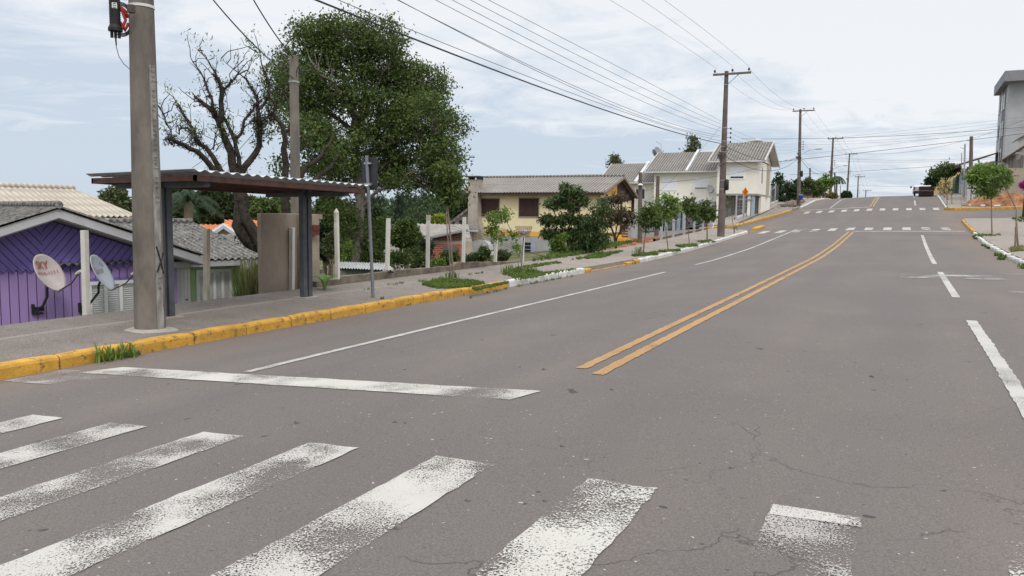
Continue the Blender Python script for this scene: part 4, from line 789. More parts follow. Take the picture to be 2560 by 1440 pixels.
lb_ = thing('letterbox', (X0+.1, (ya+yb)/2, za), 'maroon metal letterbox fixed to the plastered wall', 'letterbox'); MB().box(X0+.1, ya, za, X0+.22, yb, zb2).build('case', MR, lb_, .004); MB().box(X0+.22, ya+(yb-ya)*.25, (za+zb2)/2-.01, X0+.235, yb-.02, zb2-.015).build('flap', MR, lb_, .003); MB().tube([(X0+.235, (ya+yb)/2, zb2-.05), (X0+.245, (ya+yb)/2, zb2-.05)], .008, 6).build('lock', BLACK, lb_)
# ================= cream house on the slope =================
DKWOOD = mat('dark_brown_wood', (.05, .028, .02)); MAROON = mat('maroon_shutter_paint', (.035, .016, .013), (.055, .024, .019), 5, .6); CREAM = mat('cream_render', (.74, .62, .38), (.79, .68, .44), 1.5, .85, .003, 30)
ORANGE = mat('orange_render', (.70, .38, .07), (.75, .43, .10), 2, .8); GREYR = mat('grey_render', (.30, .30, .29), (.40, .395, .375), 1.6, .9, .004, 20, contrast=(.3, .7)); DGLASS = mat('dark_glass', (.02, .025, .03), None, rough=.12, spec=.6)
XG_ = -16.0; Ye = onX(1510, 480, XG_)[1]; Yr = onX(1561, 441, XG_)[1]; Yf = onX(1600, 497, XG_)[1]; ze_, zr_, zf_ = onX(1510, 481, XG_)[2], onX(1561, 440.5, XG_)[2], onX(1600, 497, XG_)[2]
Yw = Ye+.55; XL_ = onY(1174, 560, Yw)[0]-.1; XRw = onY(1500, 560, Yw)[0]; zb_ = -1.6; zeave = ze_-.1
t = thing('cream_house', ((XL_+XRw)/2, (Ye+Yf)/2, zb_), 'cream two-level house with dark shutters, orange band and grey sheet roof', 'house')
zo = onY(1300, 578, Yw)[2]; zg_ = onY(1300, 590, Yw)[2]
XB = XRw
mb = MB(); mb.box(XL_, Yw, zo, XB, Yf-.6, zeave+.12); mb.build('upper_wall', CREAM, t); MB().box(XL_-.01, Yw-.025, zg_, XB+.01, Yw, zo).build('orange_band', ORANGE, t); MB().box(XL_-.0, Yw-.01, zb_-.6, XB+.2, Yf-.6, zg_).build('basement_wall', GREYR, t)
# gable facing the street: orange tympanum
MB().prism([(XB+.02, Yw, zeave+.0), (XB+.02, Yf-.6, zeave), (XB+.02, Yr, zr_-.12)], (-.1, 0, 0)).build('gable', ORANGE, t)
MB().prism([(XG_-.35, Yr-.2, ze_-.6), (XG_-.35, Yf-.1, zf_-.05), (XG_-.35, Yr+.1, zr_-.15), (XG_-.35, Yr-.2, zr_-.3)], (-.06, 0, 0)).build('porch_gable', DKWOOD, t)
zl_ = onY(1150, 481, Ye)[2]; xl_ = onY(1146, 481, Ye)[0]; Le = A(xl_, Ye, ze_); Re = A(XG_, Ye, ze_); Lr = A(onY(1176, 447, Yr)[0]-1.2, Yr, zr_); Rr_ = A(XG_, Yr, zr_); Lr[0] = xl_
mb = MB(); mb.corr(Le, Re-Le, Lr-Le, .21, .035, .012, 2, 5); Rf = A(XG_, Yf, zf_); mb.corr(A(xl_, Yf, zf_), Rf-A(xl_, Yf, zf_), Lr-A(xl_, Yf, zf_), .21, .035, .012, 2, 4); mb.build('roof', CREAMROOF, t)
mb = MB(); mb.tube([Lr+A(0, 0, .04), Rr_+A(0, 0, .04)], .09, 8); mb.build('ridge_cap', TOWNROOF, t)
MB().pp(Le-A(0, -.03, .17), Re-Le, (0, .04, 0), (0, 0, .13)).build('eave_board', DKWOOD, t); mb = MB(); mb.pp(Le+A(0, .05, -.10), Re-Le, (0, .5, 0), (0, 0, .02)); mb.build('soffit', DKWOOD, t)
PINKB = mat('faded_bargeboard', (.20, .14, .12), (.26, .19, .17), 3); MB().prism([Re+A(.0, 0, -.02), Rr_+A(0, 0, -.02), Rr_+A(0, 0, -.16), Re+A(0, 0, -.16)], (.04, 0, 0)).build('bargeboard', PINKB, t); MB().prism([Rf+A(0, 0, -.02), Rr_+A(0, 0, -.02), Rr_+A(0, 0, -.18), Rf+A(0, 0, -.18)], (.04, 0, 0)).build('bargeboard', PINKB, t)
def sh_win(px0, px1, py0, py1, Y_, par, leaf=4):
    a, b_ = onY(px0, py1, Y_), onY(px1, py0, Y_); f = MB(); o_ = .03
    f.box(a[0]-.05, Y_-.04, a[2]-.07, b_[0]+.05, Y_-.0, a[2]); f.box(a[0]-.05, Y_-.035, b_[2], b_[0]+.05, Y_, b_[2]+.05); f.box(a[0]-.05, Y_-.034, a[2], a[0], Y_, b_[2]); f.box(b_[0], Y_-.034, a[2], b_[0]+.05, Y_, b_[2]); w_ = f.build('window', mat('grey_reveal', (.30, .24, .22)), par)
    s_ = MB()
    for i in range(leaf):
        x0, x1 = a[0]+(b_[0]-a[0])*i/leaf+.004, a[0]+(b_[0]-a[0])*(i+1)/leaf-.004; s_.box(x0, Y_-.03, a[2]+.01, x1, Y_-.002, b_[2]-.01)
        for j in range(14): z = a[2]+.08+(b_[2]-a[2]-.16)*j/14; s_.pp((x0+.05, Y_-.033, z), (x1-x0-.1, 0, 0), (0, .012, .03), (0, -.006, 0))
    s_.build('shutters', MAROON, w_)
sh_win(1200, 1248, 497, 540, Yw, t); sh_win(1298, 1347, 496, 541, Yw, t)
a, b_ = onY(1305, 640, Yw), onY(1338, 606, Yw); mb = MB(); mb.box(a[0], Yw-.02, a[2], b_[0], Yw-.012, b_[2]); w_ = mb.build('basement_window', DGLASS, t); mb = MB(); BL_ = mat('pale_blue_frame', (.30, .33, .42), (.36, .39, .47), 5)
for q in np.linspace(0, 1, 5): z = a[2]+(b_[2]-a[2])*q; mb.box(a[0]-.02, Yw-.06, z-.015, b_[0]+.02, Yw-.03, z+.015)
mb.box(b_[0]-.28, Yw-.055, a[2], b_[0]+.04, Yw-.025, b_[2]); mb.box(a[0]-.04, Yw-.055, a[2], a[0], Yw-.02, b_[2]); mb.build('bars', BL_, w_)
# chimney flue down the left corner
CH = mat('chimney_render', (.30, .26, .215), (.40, .355, .30), 1.8, .9, .003, 25); x0, x1 = onY(1171, 500, Yw-.5)[0], onY(1195, 500, Yw-.5)[0]; z_t, z_s = onY(1183, 449, Yw-.4)[2], onY(1183, 600, Yw-.5)[2]
mb = MB(); mb.box(x0, Yw-.55, z_s, x1, Yw+.2, z_t); mb.prism([(x1, Yw-.5, z_s-.2), (x1+.45, Yw-.5, z_s-.2), (x1, Yw-.5, z_s+1.5)], (0, .5, 0)); ch = mb.build('chimney', CH, t)
mb = MB()
for dx in (0, x1-x0-.1): mb.box(x0+dx, Yw-.55, z_t, x0+dx+.1, Yw+.2, z_t+.15)
mb.box(x0-.14, Yw-.7, z_t+.15, x1+.14, Yw+.35, z_t+.23); mb.build('chimney_cap', mat('dark_slab', (.06, .06, .06), (.09, .085, .08), 5), ch)
mb = MB(); q = [onY(x_, y_, Yw-.62) for x_, y_ in ((1167, 650), (1167, 604), (1196, 600), (1212, 601), (1222, 612), (1228, 650))]; mb.prism(q, (0, .55, 0)); mb.build('chimney_base', mat('whitewash', (.46, .48, .50), (.58, .59, .60), 2.5, .9), t)
for x_, yy_ in ((XG_-.4, Yf-.3), (XG_-.4, Yr+.6)): MB().box(x_-.08, yy_-.08, -.4, x_+.08, yy_+.08, zf_).build('porch_post', DKWOOD, t)
a, b_ = onY(1553, 593, Yr), onY(1571, 560, Yr); mb = MB(); 
for q in np.linspace(0, 1, 6): z = a[2]+(b_[2]-a[2])*q; mb.box(a[0], Yr-.05, z, b_[0], Yr, z+.09)
mb.build('porch_railing', mat('red_brown_wood', (.12, .04, .03), (.16, .06, .04), 5), t)
a, b_ = onX(1545, 603, XG_+.0), onX(1577, 586, XG_); mb = MB(); mb.box(XG_-2.2, a[1], a[2]-.6, XG_-.05, b_[1], b_[2]); mb.box(XG_-.05, a[1]+.2, a[2]-.6, XG_+.3, b_[1]-1, (a[2]+b_[2])/2); mb.build('porch_base', ORANGE, t)
a, b_ = onX(1577, 604, XG_+.3), onX(1604, 537, XG_+.3); t = thing('meter_cabinet', (XG_+.3, a[1], a[2]), 'tall pale grey metal cabinet beside the orange porch', 'cabinet'); MB().box(XG_-.1, a[1], a[2]-.3, XG_+.3, b_[1], b_[2]).build('case', mat('cabinet_grey', (.35, .36, .37), (.42, .43, .44), 2, .6), t, .01)
m_ = (a[1]+b_[1])/2; MB().box(XG_+.3, m_+.02, a[2]+.1, XG_+.32, b_[1]-.05, b_[2]-.1).build('door', MATS['cabinet_grey'], t); MB().box(XG_+.3, a[1]+.05, a[2]+.1, XG_+.32, m_-.02, b_[2]-.1).build('door', MATS['cabinet_grey'], t)
# ================= white townhouses beyond the side street =================
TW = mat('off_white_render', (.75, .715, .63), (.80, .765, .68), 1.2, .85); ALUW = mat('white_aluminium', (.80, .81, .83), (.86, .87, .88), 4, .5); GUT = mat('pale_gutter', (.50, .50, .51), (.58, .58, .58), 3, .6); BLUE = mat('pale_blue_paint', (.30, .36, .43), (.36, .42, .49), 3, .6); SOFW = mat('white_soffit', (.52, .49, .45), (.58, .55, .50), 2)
def townhouse(label, pe, pr_, xe, Yf_, floor_px, wins, wall_px, depth=8, gutter=True, party=True):
    """pe: eave left and right pixels; pr_: ridge left and right pixels, at depth Yf_+over; wins: shutter boxes"""
    Yv = Yf_-.55; e0, e1 = onY(*pe[0], Yv), onY(*pe[1], Yv); Yg = Yf_+depth/2; r0 = onY(*pr_[0], Yg); r1_ = onY(*pr_[1], Yg); zE = (e0[2]+e1[2])/2; zR = (r0[2]+r1_[2])/2
    E0, E1 = A(e0[0], Yv, zE), A(e1[0], Yv, zE); Rr0, Rr1 = A(e0[0], Yg, zR), A(e1[0], Yg, zR); w0, w1 = onY(*wall_px[0], Yf_)[0], onY(*wall_px[1], Yf_)[0]; zF = onY(*floor_px, Yf_)[2]
    t = thing('townhouse', ((w0+w1)/2, Yf_, zF), label, 'house', 'white townhouses in a stepped row')
    MB().box(w0, Yf_, zF, w1, Yf_+depth, zE+.1).build('upper_wall', TW, t); mb = MB(); mb.corr(E0, E1-E0, Rr0-E0, .25, .04, .02, 1, 5); B0, B1 = A(E0[0], 2*Yg-Yv, zE), A(E1[0], 2*Yg-Yv, zE); mb.corr(B0, B1-B0, Rr0-B0, .25, .04, .02, 1, 4); mb.build('roof', TOWNROOF, t)
    MB().prism([(w1, Yf_+.1, zE), (w1, Yf_+depth-.1, zE), (w1, Yg, zR-.12)], (-.12, 0, 0)).build('gable', TW, t)
    for s_, e_, r_ in ((1, E1, Rr1), (-1, E0, Rr0)): MB().prism([e_+A(0, 0, .04), r_+A(0, 0, .04), r_+A(0, 0, -.2), e_+A(0, 0, -.2)], (.06*s_, 0, 0)).build('bargeboard', GUT, t)
    MB().prism([B1+A(0, 0, .04), Rr1+A(0, 0, .04), Rr1+A(0, 0, -.2), B1+A(0, 0, -.2)], (.06, 0, 0)).build('bargeboard', GUT, t)
    MB().pp(E0-A(0, .06, .12), E1-E0, (0, .12, 0), (0, 0, .13)).build('gutter', GUT, t); MB().pp(E0-A(0, 0, .14), E1-E0, (0, .55, 0), (0, 0, .03)).build('soffit', SOFW, t)
    mb = MB(); mb.prism([A(w1, Yv, zE-.04), A(w1, Yg, zR-.06), A(E1[0], Yg, zR-.06), A(E1[0], Yv, zE-.04)], (0, 0, -.03)); mb.prism([A(w1, 2*Yg-Yv, zE-.04), A(w1, Yg, zR-.06), A(E1[0], Yg, zR-.06), A(E1[0], 2*Yg-Yv, zE-.04)], (0, 0, -.03)); mb.build('verge_soffit', SOFW, t)
    for x0, x1, y0, y1, gap in wins:
        a, b_ = onY(x0, y1, Yf_), onY(x1, y0, Yf_); f = MB(); f.box(a[0]-.08, Yf_-.05, a[2]-.09, b_[0]+.08, Yf_-.001, a[2]); f.box(a[0]-.07, Yf_-.04, a[2], a[0], Yf_-.001, b_[2]+.07); f.box(b_[0], Yf_-.04, a[2], b_[0]+.07, Yf_-.001, b_[2]+.07); f.box(a[0], Yf_-.04, b_[2], b_[0], Yf_-.001, b_[2]+.07); w_ = f.build('window', ALUW, t)
        MB().box(a[0], Yf_-.006, a[2], b_[0], Yf_-.002, b_[2]).build('pane', DGLASS, w_); zg = a[2]+(b_[2]-a[2])*gap; s_ = MB(); k = max(4, int((b_[2]-zg)/.07)); 
        if gap < .9:
            s_.box(a[0]+.01, Yf_-.02, zg, b_[0]-.01, Yf_-.008, b_[2]-.01)
            for j in range(k): z = zg+(b_[2]-zg)*j/k; s_.pp((a[0]+.01, Yf_-.02, z+.005), (b_[0]-a[0]-.02, 0, 0), (0, -.012, .03), (0, 0, .025))
            s_.build('roller_shutter', ALUW, w_)
    return t, (w0, w1, zE, zR, zF, E0, E1, Rr0, Rr1, Yg)
YT = 71.5
tR, dR = townhouse('rightmost and nearest townhouse, overhanging its open carport beside the rising street', ((1771, 405), (1912, 398)), ((1800, 360), (1940, 352)), 0, YT, (1850, 484), [(1826, 1860, 416, 446, .16)], ((1793, 440), (1893, 440)), 8)
w0, w1, zE, zR, zF, E0, E1, Q0, Q1, Yg = dR; gz = float(onY(1850, 556, YT)[2])
MB().box(w0+.21, YT+3.2, gz-1, w1-.21, YT+7.98, zF-.17).build('lower_wall', SOFW, tR); MB().box(w0-.01, YT-.01, zF-.16, w1+.01, YT+8.01, zF-.0).build('floor_slab', mat('slab_grey', (.28, .26, .24)), tR)  # floor slab in one even grey, darker than the walls
for x_, mm in ((onY(1882, 500, YT)[0], BLUE), (onY(1872, 500, YT)[0], TW)): MB().box(x_-.13, YT+.1, gz-.5, x_+.13, YT+.4, zF-.15).build('column', mm, tR)
MB().box(w0, YT+.05, gz-1.5, w0+.2, YT+3.2, zF-.16).build('side_wall', TW, tR); MB().box(w1-.2, YT+2.6, gz-1.5, w1, YT+8, zF-.16).build('side_wall', TW, tR); MB().box(w1-.001, YT+5.2, zF-.2, w1+.2, YT+5.9, zE).build('pier', mat('grey_beige_render', (.42, .39, .33)), tR)
MB().box(w1+.001, YT+2.4, zF+1.0, w1+.02, YT+3.0, zF+2.4).build('slit_window', DGLASS, tR); Yd = YT+3.2
for x0, x1, y0, y1 in ((1840, 1874, 500, 524),):
    a, b_ = onY(x0, y1, Yd), onY(x1, y0, Yd); f = MB(); f.box(a[0], Yd-.03, a[2], b_[0], Yd-.005, b_[2]); w_ = f.build('ground_window', DGLASS, tR); f = MB()
    for q in np.linspace(0, 1, 5): x_ = a[0]+(b_[0]-a[0])*q; f.box(x_-.04, Yd-.07, a[2], x_+.04, Yd-.03, b_[2])
    for q in np.linspace(0, 1, 4): z_ = a[2]+(b_[2]-a[2])*q; f.box(a[0], Yd-.068, z_-.03, b_[0], Yd-.032, z_+.03)
    f.build('grille', ALUW, w_)
a, b_ = onY(1810, 550, Yd), onY(1827, 520, Yd); d_ = MB(); d_.box(a[0], Yd-.12, a[2], (a[0]+b_[0])/2-.02, Yd-.01, b_[2]); d_.box((a[0]+b_[0])/2+.02, Yd-.12, a[2], b_[0], Yd-.01, b_[2]); d_.build('cupboard', ALUW, tR)
MB().pp((w0+2.0, YT-.0, zF-.55), (w1-w0-2.3, 0, 0), (0, .06, 0), (0, 0, .1)).build('gate_rail', GALV, tR)
tM, dM = townhouse('middle townhouse with two closed white roller shutters and a wall dish', ((1612, 431), (1791, 425)), ((1655, 385), (1791, 376)), 0, YT+4, (1700, 511), [(1659, 1691, 446, 474, .0), (1737, 1770, 444, 472, .10)], ((1635, 470), (1793, 470)), 8)
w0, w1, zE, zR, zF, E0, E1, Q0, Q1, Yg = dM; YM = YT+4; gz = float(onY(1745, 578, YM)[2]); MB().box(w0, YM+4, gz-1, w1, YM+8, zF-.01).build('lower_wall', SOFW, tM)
a, b_ = onY(1648, 522, YM-.6), onY(1786, 503, YM-.6); MB().box(a[0], YM-.6, onY(1700, 520, YM-.6)[2], b_[0], YM+4, b_[2]).build('carport_slab', mat('lavender_white_paint', (.50, .50, .60), (.56, .56, .66), 2), tM)
for px_ in (1650, 1668, 1699, 1712, 1776, 1786): x_ = onY(px_, 540, YM)[0]; MB().box(x_-.16, YM-.3, gz-1, x_+.16, YM+.0, zF-.3).build('column', BLUE, tM)
x_ = onY(1704, 540, YM)[0]; MB().box(x_-.8, YM+.3, gz-.4, x_+.25, YM+.36, zF-.9).build('glass_screen', mat('greenish_glass', (.20, .27, .29), (.25, .32, .33), 2, .2), tM)
MB().prism([A(onY(1713, 424, YM-.6)[0], YM-.6, zE+.12), A(onY(1716, 424, YM-.6)[0]+.1, YM-.6, zE+.12), A(onY(1716, 424, YM-.6)[0]+.1, Yg, zR+.25), A(onY(1713, 424, YM-.6)[0], Yg, zR+.25)], (0, 0, -.25)).build('party_parapet', GUT, tM)
tL, dL = townhouse('farthest townhouse behind the cream house roof with an open window', ((1492, 459), (1641, 453)), ((1517, 411), (1632, 407)), 0, YT+6.5, (1600, 537), [(1590, 1612, 473, 497, .95)], ((1502, 480), (1640, 480)), 8)
w0, w1, zE, zR, zF, E0, E1, Q0, Q1, Yg = dL; YL_ = YT+6.5; MB().box(w0, YL_+.02, -3, w1, YL_+8, zF-.01).build('lower_wall', mat('grey_lower_wall', (.36, .38, .42), (.42, .44, .47), 2), tL)
x_ = onY(1585, 450, YL_-.6)[0]; MB().prism([A(x_, YL_-.6, zE+.12), A(x_+.3, YL_-.6, zE+.12), A(x_+.3, Yg, zR+.25), A(x_, Yg, zR+.25)], (0, 0, -.25)).build('party_parapet', GUT, tL)
# a lower ridge left of them
t4, d4 = townhouse('last townhouse, only a strip of grey ridge above the cream roof', ((1380, 470), (1500, 467)), ((1388, 438), (1500, 435)), 0, YT+9, (1440, 560), [], ((1386, 480), (1500, 480)), 7)
# small things on the townhouses
def mini_dish(P, f, r_, label, m, nm='satellite_dish'):
    t = thing(nm, P, label, 'satellite dish'); n = unit(f); up_ = unit(A(0, 0, 1)-n*n[2]); sd_ = np.cross(up_, n); V = [P+n*.1*r_*((q/4)**2-1)*2+r_*q/4*(math.cos(a)*sd_+math.sin(a)*up_) for q in range(5) for a in np.linspace(0, 2*math.pi, 17)[:-1]]
    mb = MB(); mb.add(V, [(i*16+j, (i+1)*16+j, (i+1)*16+(j+1) % 16, i*16+(j+1) % 16) for i in range(4) for j in range(16)], True); o = mb.build('reflector', m, t); md = o.modifiers.new('s', 'SOLIDIFY'); md.thickness = .03
    lo_ = P-up_*r_; fp = P+n*r_*1.3-up_*r_*.6; MB().tube([lo_, fp], .025, 6).build('feed_arm', DARKST, t); MB().tube([P-n*.2*r_, P-n*.5*r_-up_*r_*.6, P-n*.5*r_-up_*r_*1.5], .03, 6).build('mast', GALV, t); return t
mini_dish(onY(1776, 472, YM-.5), A(.7, -.6, .3), .42, 'white dish on the wall of the middle townhouse', mat('dish_white', (.55, .55, .55)))
for x_, y_, lb in ((1639, 383, 'lower of the two grey dishes on the townhouse roof'), (1646, 377, 'upper of the two grey dishes on the townhouse roof')): mini_dish(onY(x_, y_, Yg-1.5), A(.9, -.35, .5), .5, lb, mat('dish_grey', (.22, .23, .24)))
for x0, y0, x1, y1, x2, y2, lb in ((1654, 385, 1653, 360, 1640, 354, 'bent aerial mast above the roof dishes'), (1515, 411, 1514, 404, 1521, 402, 'short aerial mast on the farthest townhouse roof')):
    tag(MB().tube([onY(x0, y0+8, Yg), onY(x1, y1, Yg), onY(x2, y2, Yg)], .04, 6).build('roof_aerial', GALV), lb, 'aerial')
# car in the carport
P0 = onY(1741, 577, YM+.8); t = thing('parked_car', P0, 'white off-road car seen from behind with its spare wheel, in the carport', 'car'); x, y, z = P0; W2 = .88; CW_ = mat('white_car_paint', (.55, .56, .58), None, rough=.3, spec=.5)
mb = MB(); mb.prism([(x-W2, y, z+.35), (x-W2, y-.05, z+.95), (x-W2+.1, y+.25, z+1.55), (x-W2+.12, y+2.2, z+1.62), (x-W2+.1, y+2.9, z+1.05), (x-W2, y+4.0, z+.95), (x-W2, y+4.1, z+.35)], (2*W2, 0, 0)); mb.build('body', CW_, t, .05)
MB().pp((x-W2+.16, y+.03, z+1.0), (2*W2-.32, 0, 0), (0, .2, .48), (0, -.03, .01)).build('rear_window', DGLASS, t); sw = MB(); sw.tube([(x+.05, y-.28, z+.85), (x+.05, y-.06, z+.85)], .33, 20); o = sw.build('spare_wheel', BLACK, t); MB().tube([(x+.05, y-.30, z+.85), (x+.05, y-.27, z+.85)], .19, 16).build('rim', GALV, o)
for s_ in (-1, 1): MB().tube([(x+s_*.75-.1, y+.7, z+.33), (x+s_*.75+.1, y+.7, z+.33)], .33, 18).build('wheel', BLACK, t); MB().box(x+s_*.74-.1, y-.065, z+.62, x+s_*.74+.1, y-.03, z+.85).build('tail_lamp', RED, t)
MB().box(x-W2, y-.15, z+.32, x+W2, y-.04, z+.52).build('bumper', mat('grey_plastic', (.2, .2, .2)), t)
# fence of bare concrete posts and mesh along the yard
GP = mat('grey_fence_post', (.33, .33, .34), (.42, .42, .42), 5, .85); pw = []
for k, (x_, y_, yt_, lb) in enumerate(((1653, 600, 538, 'leftmost grey fence post before the yard'), (1683, 595, 530, 'grey fence post beside the leaning sapling'), (1710, 589, 518, 'grey fence post in front of the blue gate columns'), (1735, 582, 520, 'grey fence post in front of the off-road car'), (1757, 578, 516, 'grey fence post right of the off-road car'), (1777, 574, 520, 'grey fence post near the lamp pole'))):
    P = A(*g(x_, y_)); P = A(SWL-.06, P[1], float(walk(SWL, P[1]))); P = A(*onX(x_, y_, SWL-.06)); P[2] = float(walk(SWL, P[1])); pw.append(P); zt_ = ztop(P, x_, yt_); t = thing('grey_post', P, lb, 'fence post', 'grey concrete posts round the townhouse yard'); MB().box(P[0]-.055, P[1]-.055, P[2]-.1, P[0]+.055, P[1]+.055, zt_).build('shaft', GP, t)
t = thing('wire_fence', pw[0], 'thin galvanised wires strung between the grey yard posts', 'fence')
for q in (.25, .6, .95): MB().tube([A(P[0], P[1], P[2]+1.5*q) for P in pw], .008, 4).build('wire', GALV, t)
t = thing('yard_retaining_wall', pw[1], 'low dark block wall along the yard below the fence', 'wall'); mb = MB()
for i in range(len(pw)-1): a, b_ = pw[i]-A(.3, 0, 0), pw[i+1]-A(.3, 0, 0); mb.add([a-A(0, 0, 2), b_-A(0, 0, 2), b_+A(0, 0, .05), a+A(0, 0, .05), a-A(.15, 0, 2), b_-A(.15, 0, 2), b_+A(-.15, 0, .05), a+A(-.15, 0, .05)], [(0, 1, 2, 3), (5, 4, 7, 6), (3, 2, 6, 7)])
mb.build('wall', mat('brown_blocks', (.14, .10, .08), (.22, .17, .14), 3), t)
a, b_ = g(1781, 571), None; T = onX(1797, 505, a[0]+.4); tag(MB().tube([a, A(a[0]+.4, a[1]+.6, T[2])], .035, 6).build('leaning_pole', WHITEP), 'white pole leaning against the yard corner beside the lamp pole', 'pole')
# street-side diamond sign and fence up the rising pavement
P = A(*g(1861, 566, asph)); P = A(-10.9, P[1], float(asph(-10.9, P[1]))); P = A(*onX(1858, 567, -10.9)); zt_ = ztop(P, 1864, 480); t = thing('warning_sign', P, 'orange diamond warning sign on a thin post at the street corner', 'traffic sign'); MB().tube([P-A(0, 0, .2), A(P[0]+.05, P[1], zt_)], .035, 8).build('post', GALV, t)
MB().prism([(P[0]+.05+.26*a, P[1]-.05-.1*a, zt_+.0+.36*b_) for a, b_ in ((0, -1), (1, 0), (0, 1), (-1, 0))], (.02, -.03, 0)).build('plate', mat('orange_sign', (.75, .22, .01)), t)
MB().tube([(P[0]+.12, P[1]-.13, zt_-.16), (P[0]+.02, P[1]-.13, zt_-.02), (P[0]+.14, P[1]-.13, zt_+.06), (P[0]+.05, P[1]-.13, zt_+.2)], .025, 5).build('symbol', BLACK, t)
ff = []
for k in range(9): Yk = 67+k*3.1; Xk = -12.4; ff.append(A(Xk, Yk, float(walk2(-11., Yk))))
t = thing('hillside_fence', ff[0], 'wire mesh fence on a concrete kerb climbing beside the rightmost townhouse', 'fence')
mb = MB()
for a, b_ in zip(ff[:-1], ff[1:]): mb.add([a-A(0, 0, .6), b_-A(0, 0, .6), b_+A(0, 0, .18), a+A(0, 0, .18), a-A(.15, 0, .6), b_-A(.15, 0, .6), b_+A(-.15, 0, .18), a+A(-.15, 0, .18)], [(0, 1, 2, 3), (3, 2, 6, 7), (4, 7, 6, 5)])
mb.build('concrete_kerb', GUT, t)
for a in ff: MB().box(a[0]-.06, a[1]-.05, a[2], a[0]+.04, a[1]+.05, a[2]+2.0).build('post', GP, t)
ms = MB()
for i in range(len(ff)-1):
    a, b_ = ff[i], ff[i+1]
    for q in np.linspace(.25, 1.9, 10): ms.tube([a+A(0, 0, q), b_+A(0, 0, q)], .005, 3, False)
    for s_ in np.linspace(0, 1, 14): p = a+(b_-a)*s_; ms.tube([p+A(0, 0, .2), p+A(0, 0, 1.9)], .005, 3, False)
ms.build('mesh', GALV, t)
# ================= trees =================
BARK = mat('grey_bark', (.12, .10, .085), (.24, .21, .18), 6, .95, .01, 30, stretch=(1, 1, .4)); MOSSB = mat('mossy_dark_bark', (.020, .016, .012), (.055, .045, .034), 9, .98, .01, 40); THINB = mat('sapling_bark', (.14, .10, .075), (.24, .19, .15), 12, .95)
LBIG = leafmat('glossy_dark_leaves', (.028, .050, .013), (.120, .168, .042), .32); LSP = leafmat('sparse_pale_leaves', (.07, .105, .035), (.17, .22, .09), .3); LDK = leafmat('dark_background_leaves', (.016, .034, .012), (.050, .080, .028), .25)
LMID = leafmat('mid_green_leaves', (.032, .060, .015), (.11, .155, .038), .3); LBR = leafmat('bright_leaves', (.06, .12, .018), (.19, .28, .055), .35); LOLV = leafmat('olive_leaves', (.045, .060, .022), (.13, .155, .065), .3); LMAN = leafmat('large_dark_leaves', (.020, .044, .013), (.082, .122, .038), .22)
LPUR = leafmat('bronze_leaves', (.045, .030, .022), (.10, .085, .045), .25); LPINE = leafmat('pine_needles', (.014, .030, .016), (.038, .060, .030), .15); LYEL = leafmat('yellow_green_leaves', (.12, .17, .02), (.28, .34, .05), .35); LMOSS = leafmat('moss_tufts', (.014, .014, .007), (.045, .040, .020), .2)
LGR = leafmat('grass_blades', (.05, .095, .018), (.16, .23, .05), .35); LDRY = leafmat('dry_grass_blades', (.12, .13, .05), (.30, .28, .13), .35)
def zpx(X, Y): return 380+X/3.13, 20+Y/3.13
def limb(mb, pix, D, r0, r1, dz=0, n=7, rg=None, conv=zpx):
    P = []
    for i, q in enumerate(pix): x, y = conv(*q); P.append(A(*onD(x, y, D+dz*i/max(1, len(pix)-1))))
    Q = [P[0]]
    for a, b_ in zip(P[:-1], P[1:]):
        for k in (1, 2): Q.append(a+(b_-a)*k/2+(rg.normal(size=3)*np.linalg.norm(b_-a)*.05 if rg is not None and k == 1 else 0))
    mb.tube(Q, list(np.linspace(r0, r1, len(Q))), n); return Q
# --- the pruned, moss-covered tree ---
rg = np.random.default_rng(5); D = 20.; RF = .64; bs_ = A(*onD(662, 700, D)); bs_[2] = float(terrain(bs_[0], bs_[1])); t = thing('bare_tree', bs_, 'heavily pruned tree with mossy bare limbs and few pale leaves, behind the green house', 'tree', 'trees on the left')
tr = MB(); allp = []
def LB(pix, r0, r1, dz=0):
    r0 *= RF; r1 *= RF; q = limb(tr, pix, D, r0, r1, dz, 8, rg); allp.append((q, r0, r1)); return q
idn = lambda x, y: (x, y)
q = limb(tr, [(668, 700), (655, 640), (622, 600), (597, 562), (602, 533), (604, 500), (600, 455), (597, 432)], D, .19, .15, 0, 10, rg, idn); allp.append((q, .26, .2)); q = limb(tr, [(664, 660), (652, 612), (628, 567), (612, 540), (604, 505)], D-.3, .13, .11, .2, 9, rg, idn); allp.append((q, .17, .14))
LB([(560, 1380), (520, 1290), (430, 1200), (350, 1120), (250, 1070), (200, 1050), (120, 1020)], .12, .06, -.6); LB([(150, 1030), (150, 960), (110, 900), (60, 850)], .03, .008); LB([(110, 900), (90, 830), (70, 780)], .015, .006)
LB([(600, 1400), (540, 1280), (480, 1170), (420, 1090), (340, 1030), (330, 960), (280, 880), (230, 800), (200, 750)], .11, .035, .5); LB([(330, 990), (280, 940), (210, 940), (215, 990)], .05, .02)
LB([(650, 1300), (620, 1130), (570, 1020), (530, 920), (500, 850), (460, 790), (400, 750), (330, 690)], .16, .045, .3); LB([(530, 920), (545, 800), (550, 640), (520, 560), (480, 520)], .11, .045, -.4); LB([(550, 650), (620, 580), (660, 530), (690, 490)], .05, .02, -.2); LB([(480, 790), (440, 650), (410, 560), (350, 460), (300, 380)], .05, .012, .4)
LB([(545, 660), (490, 500), (430, 400), (360, 330)], .04, .008, .3); LB([(690, 1300), (680, 1170), (650, 1050), (600, 930), (560, 850)], .09, .05); LB([(650, 1050), (700, 980), (720, 880), (790, 800), (830, 740)], .06, .04, .5)
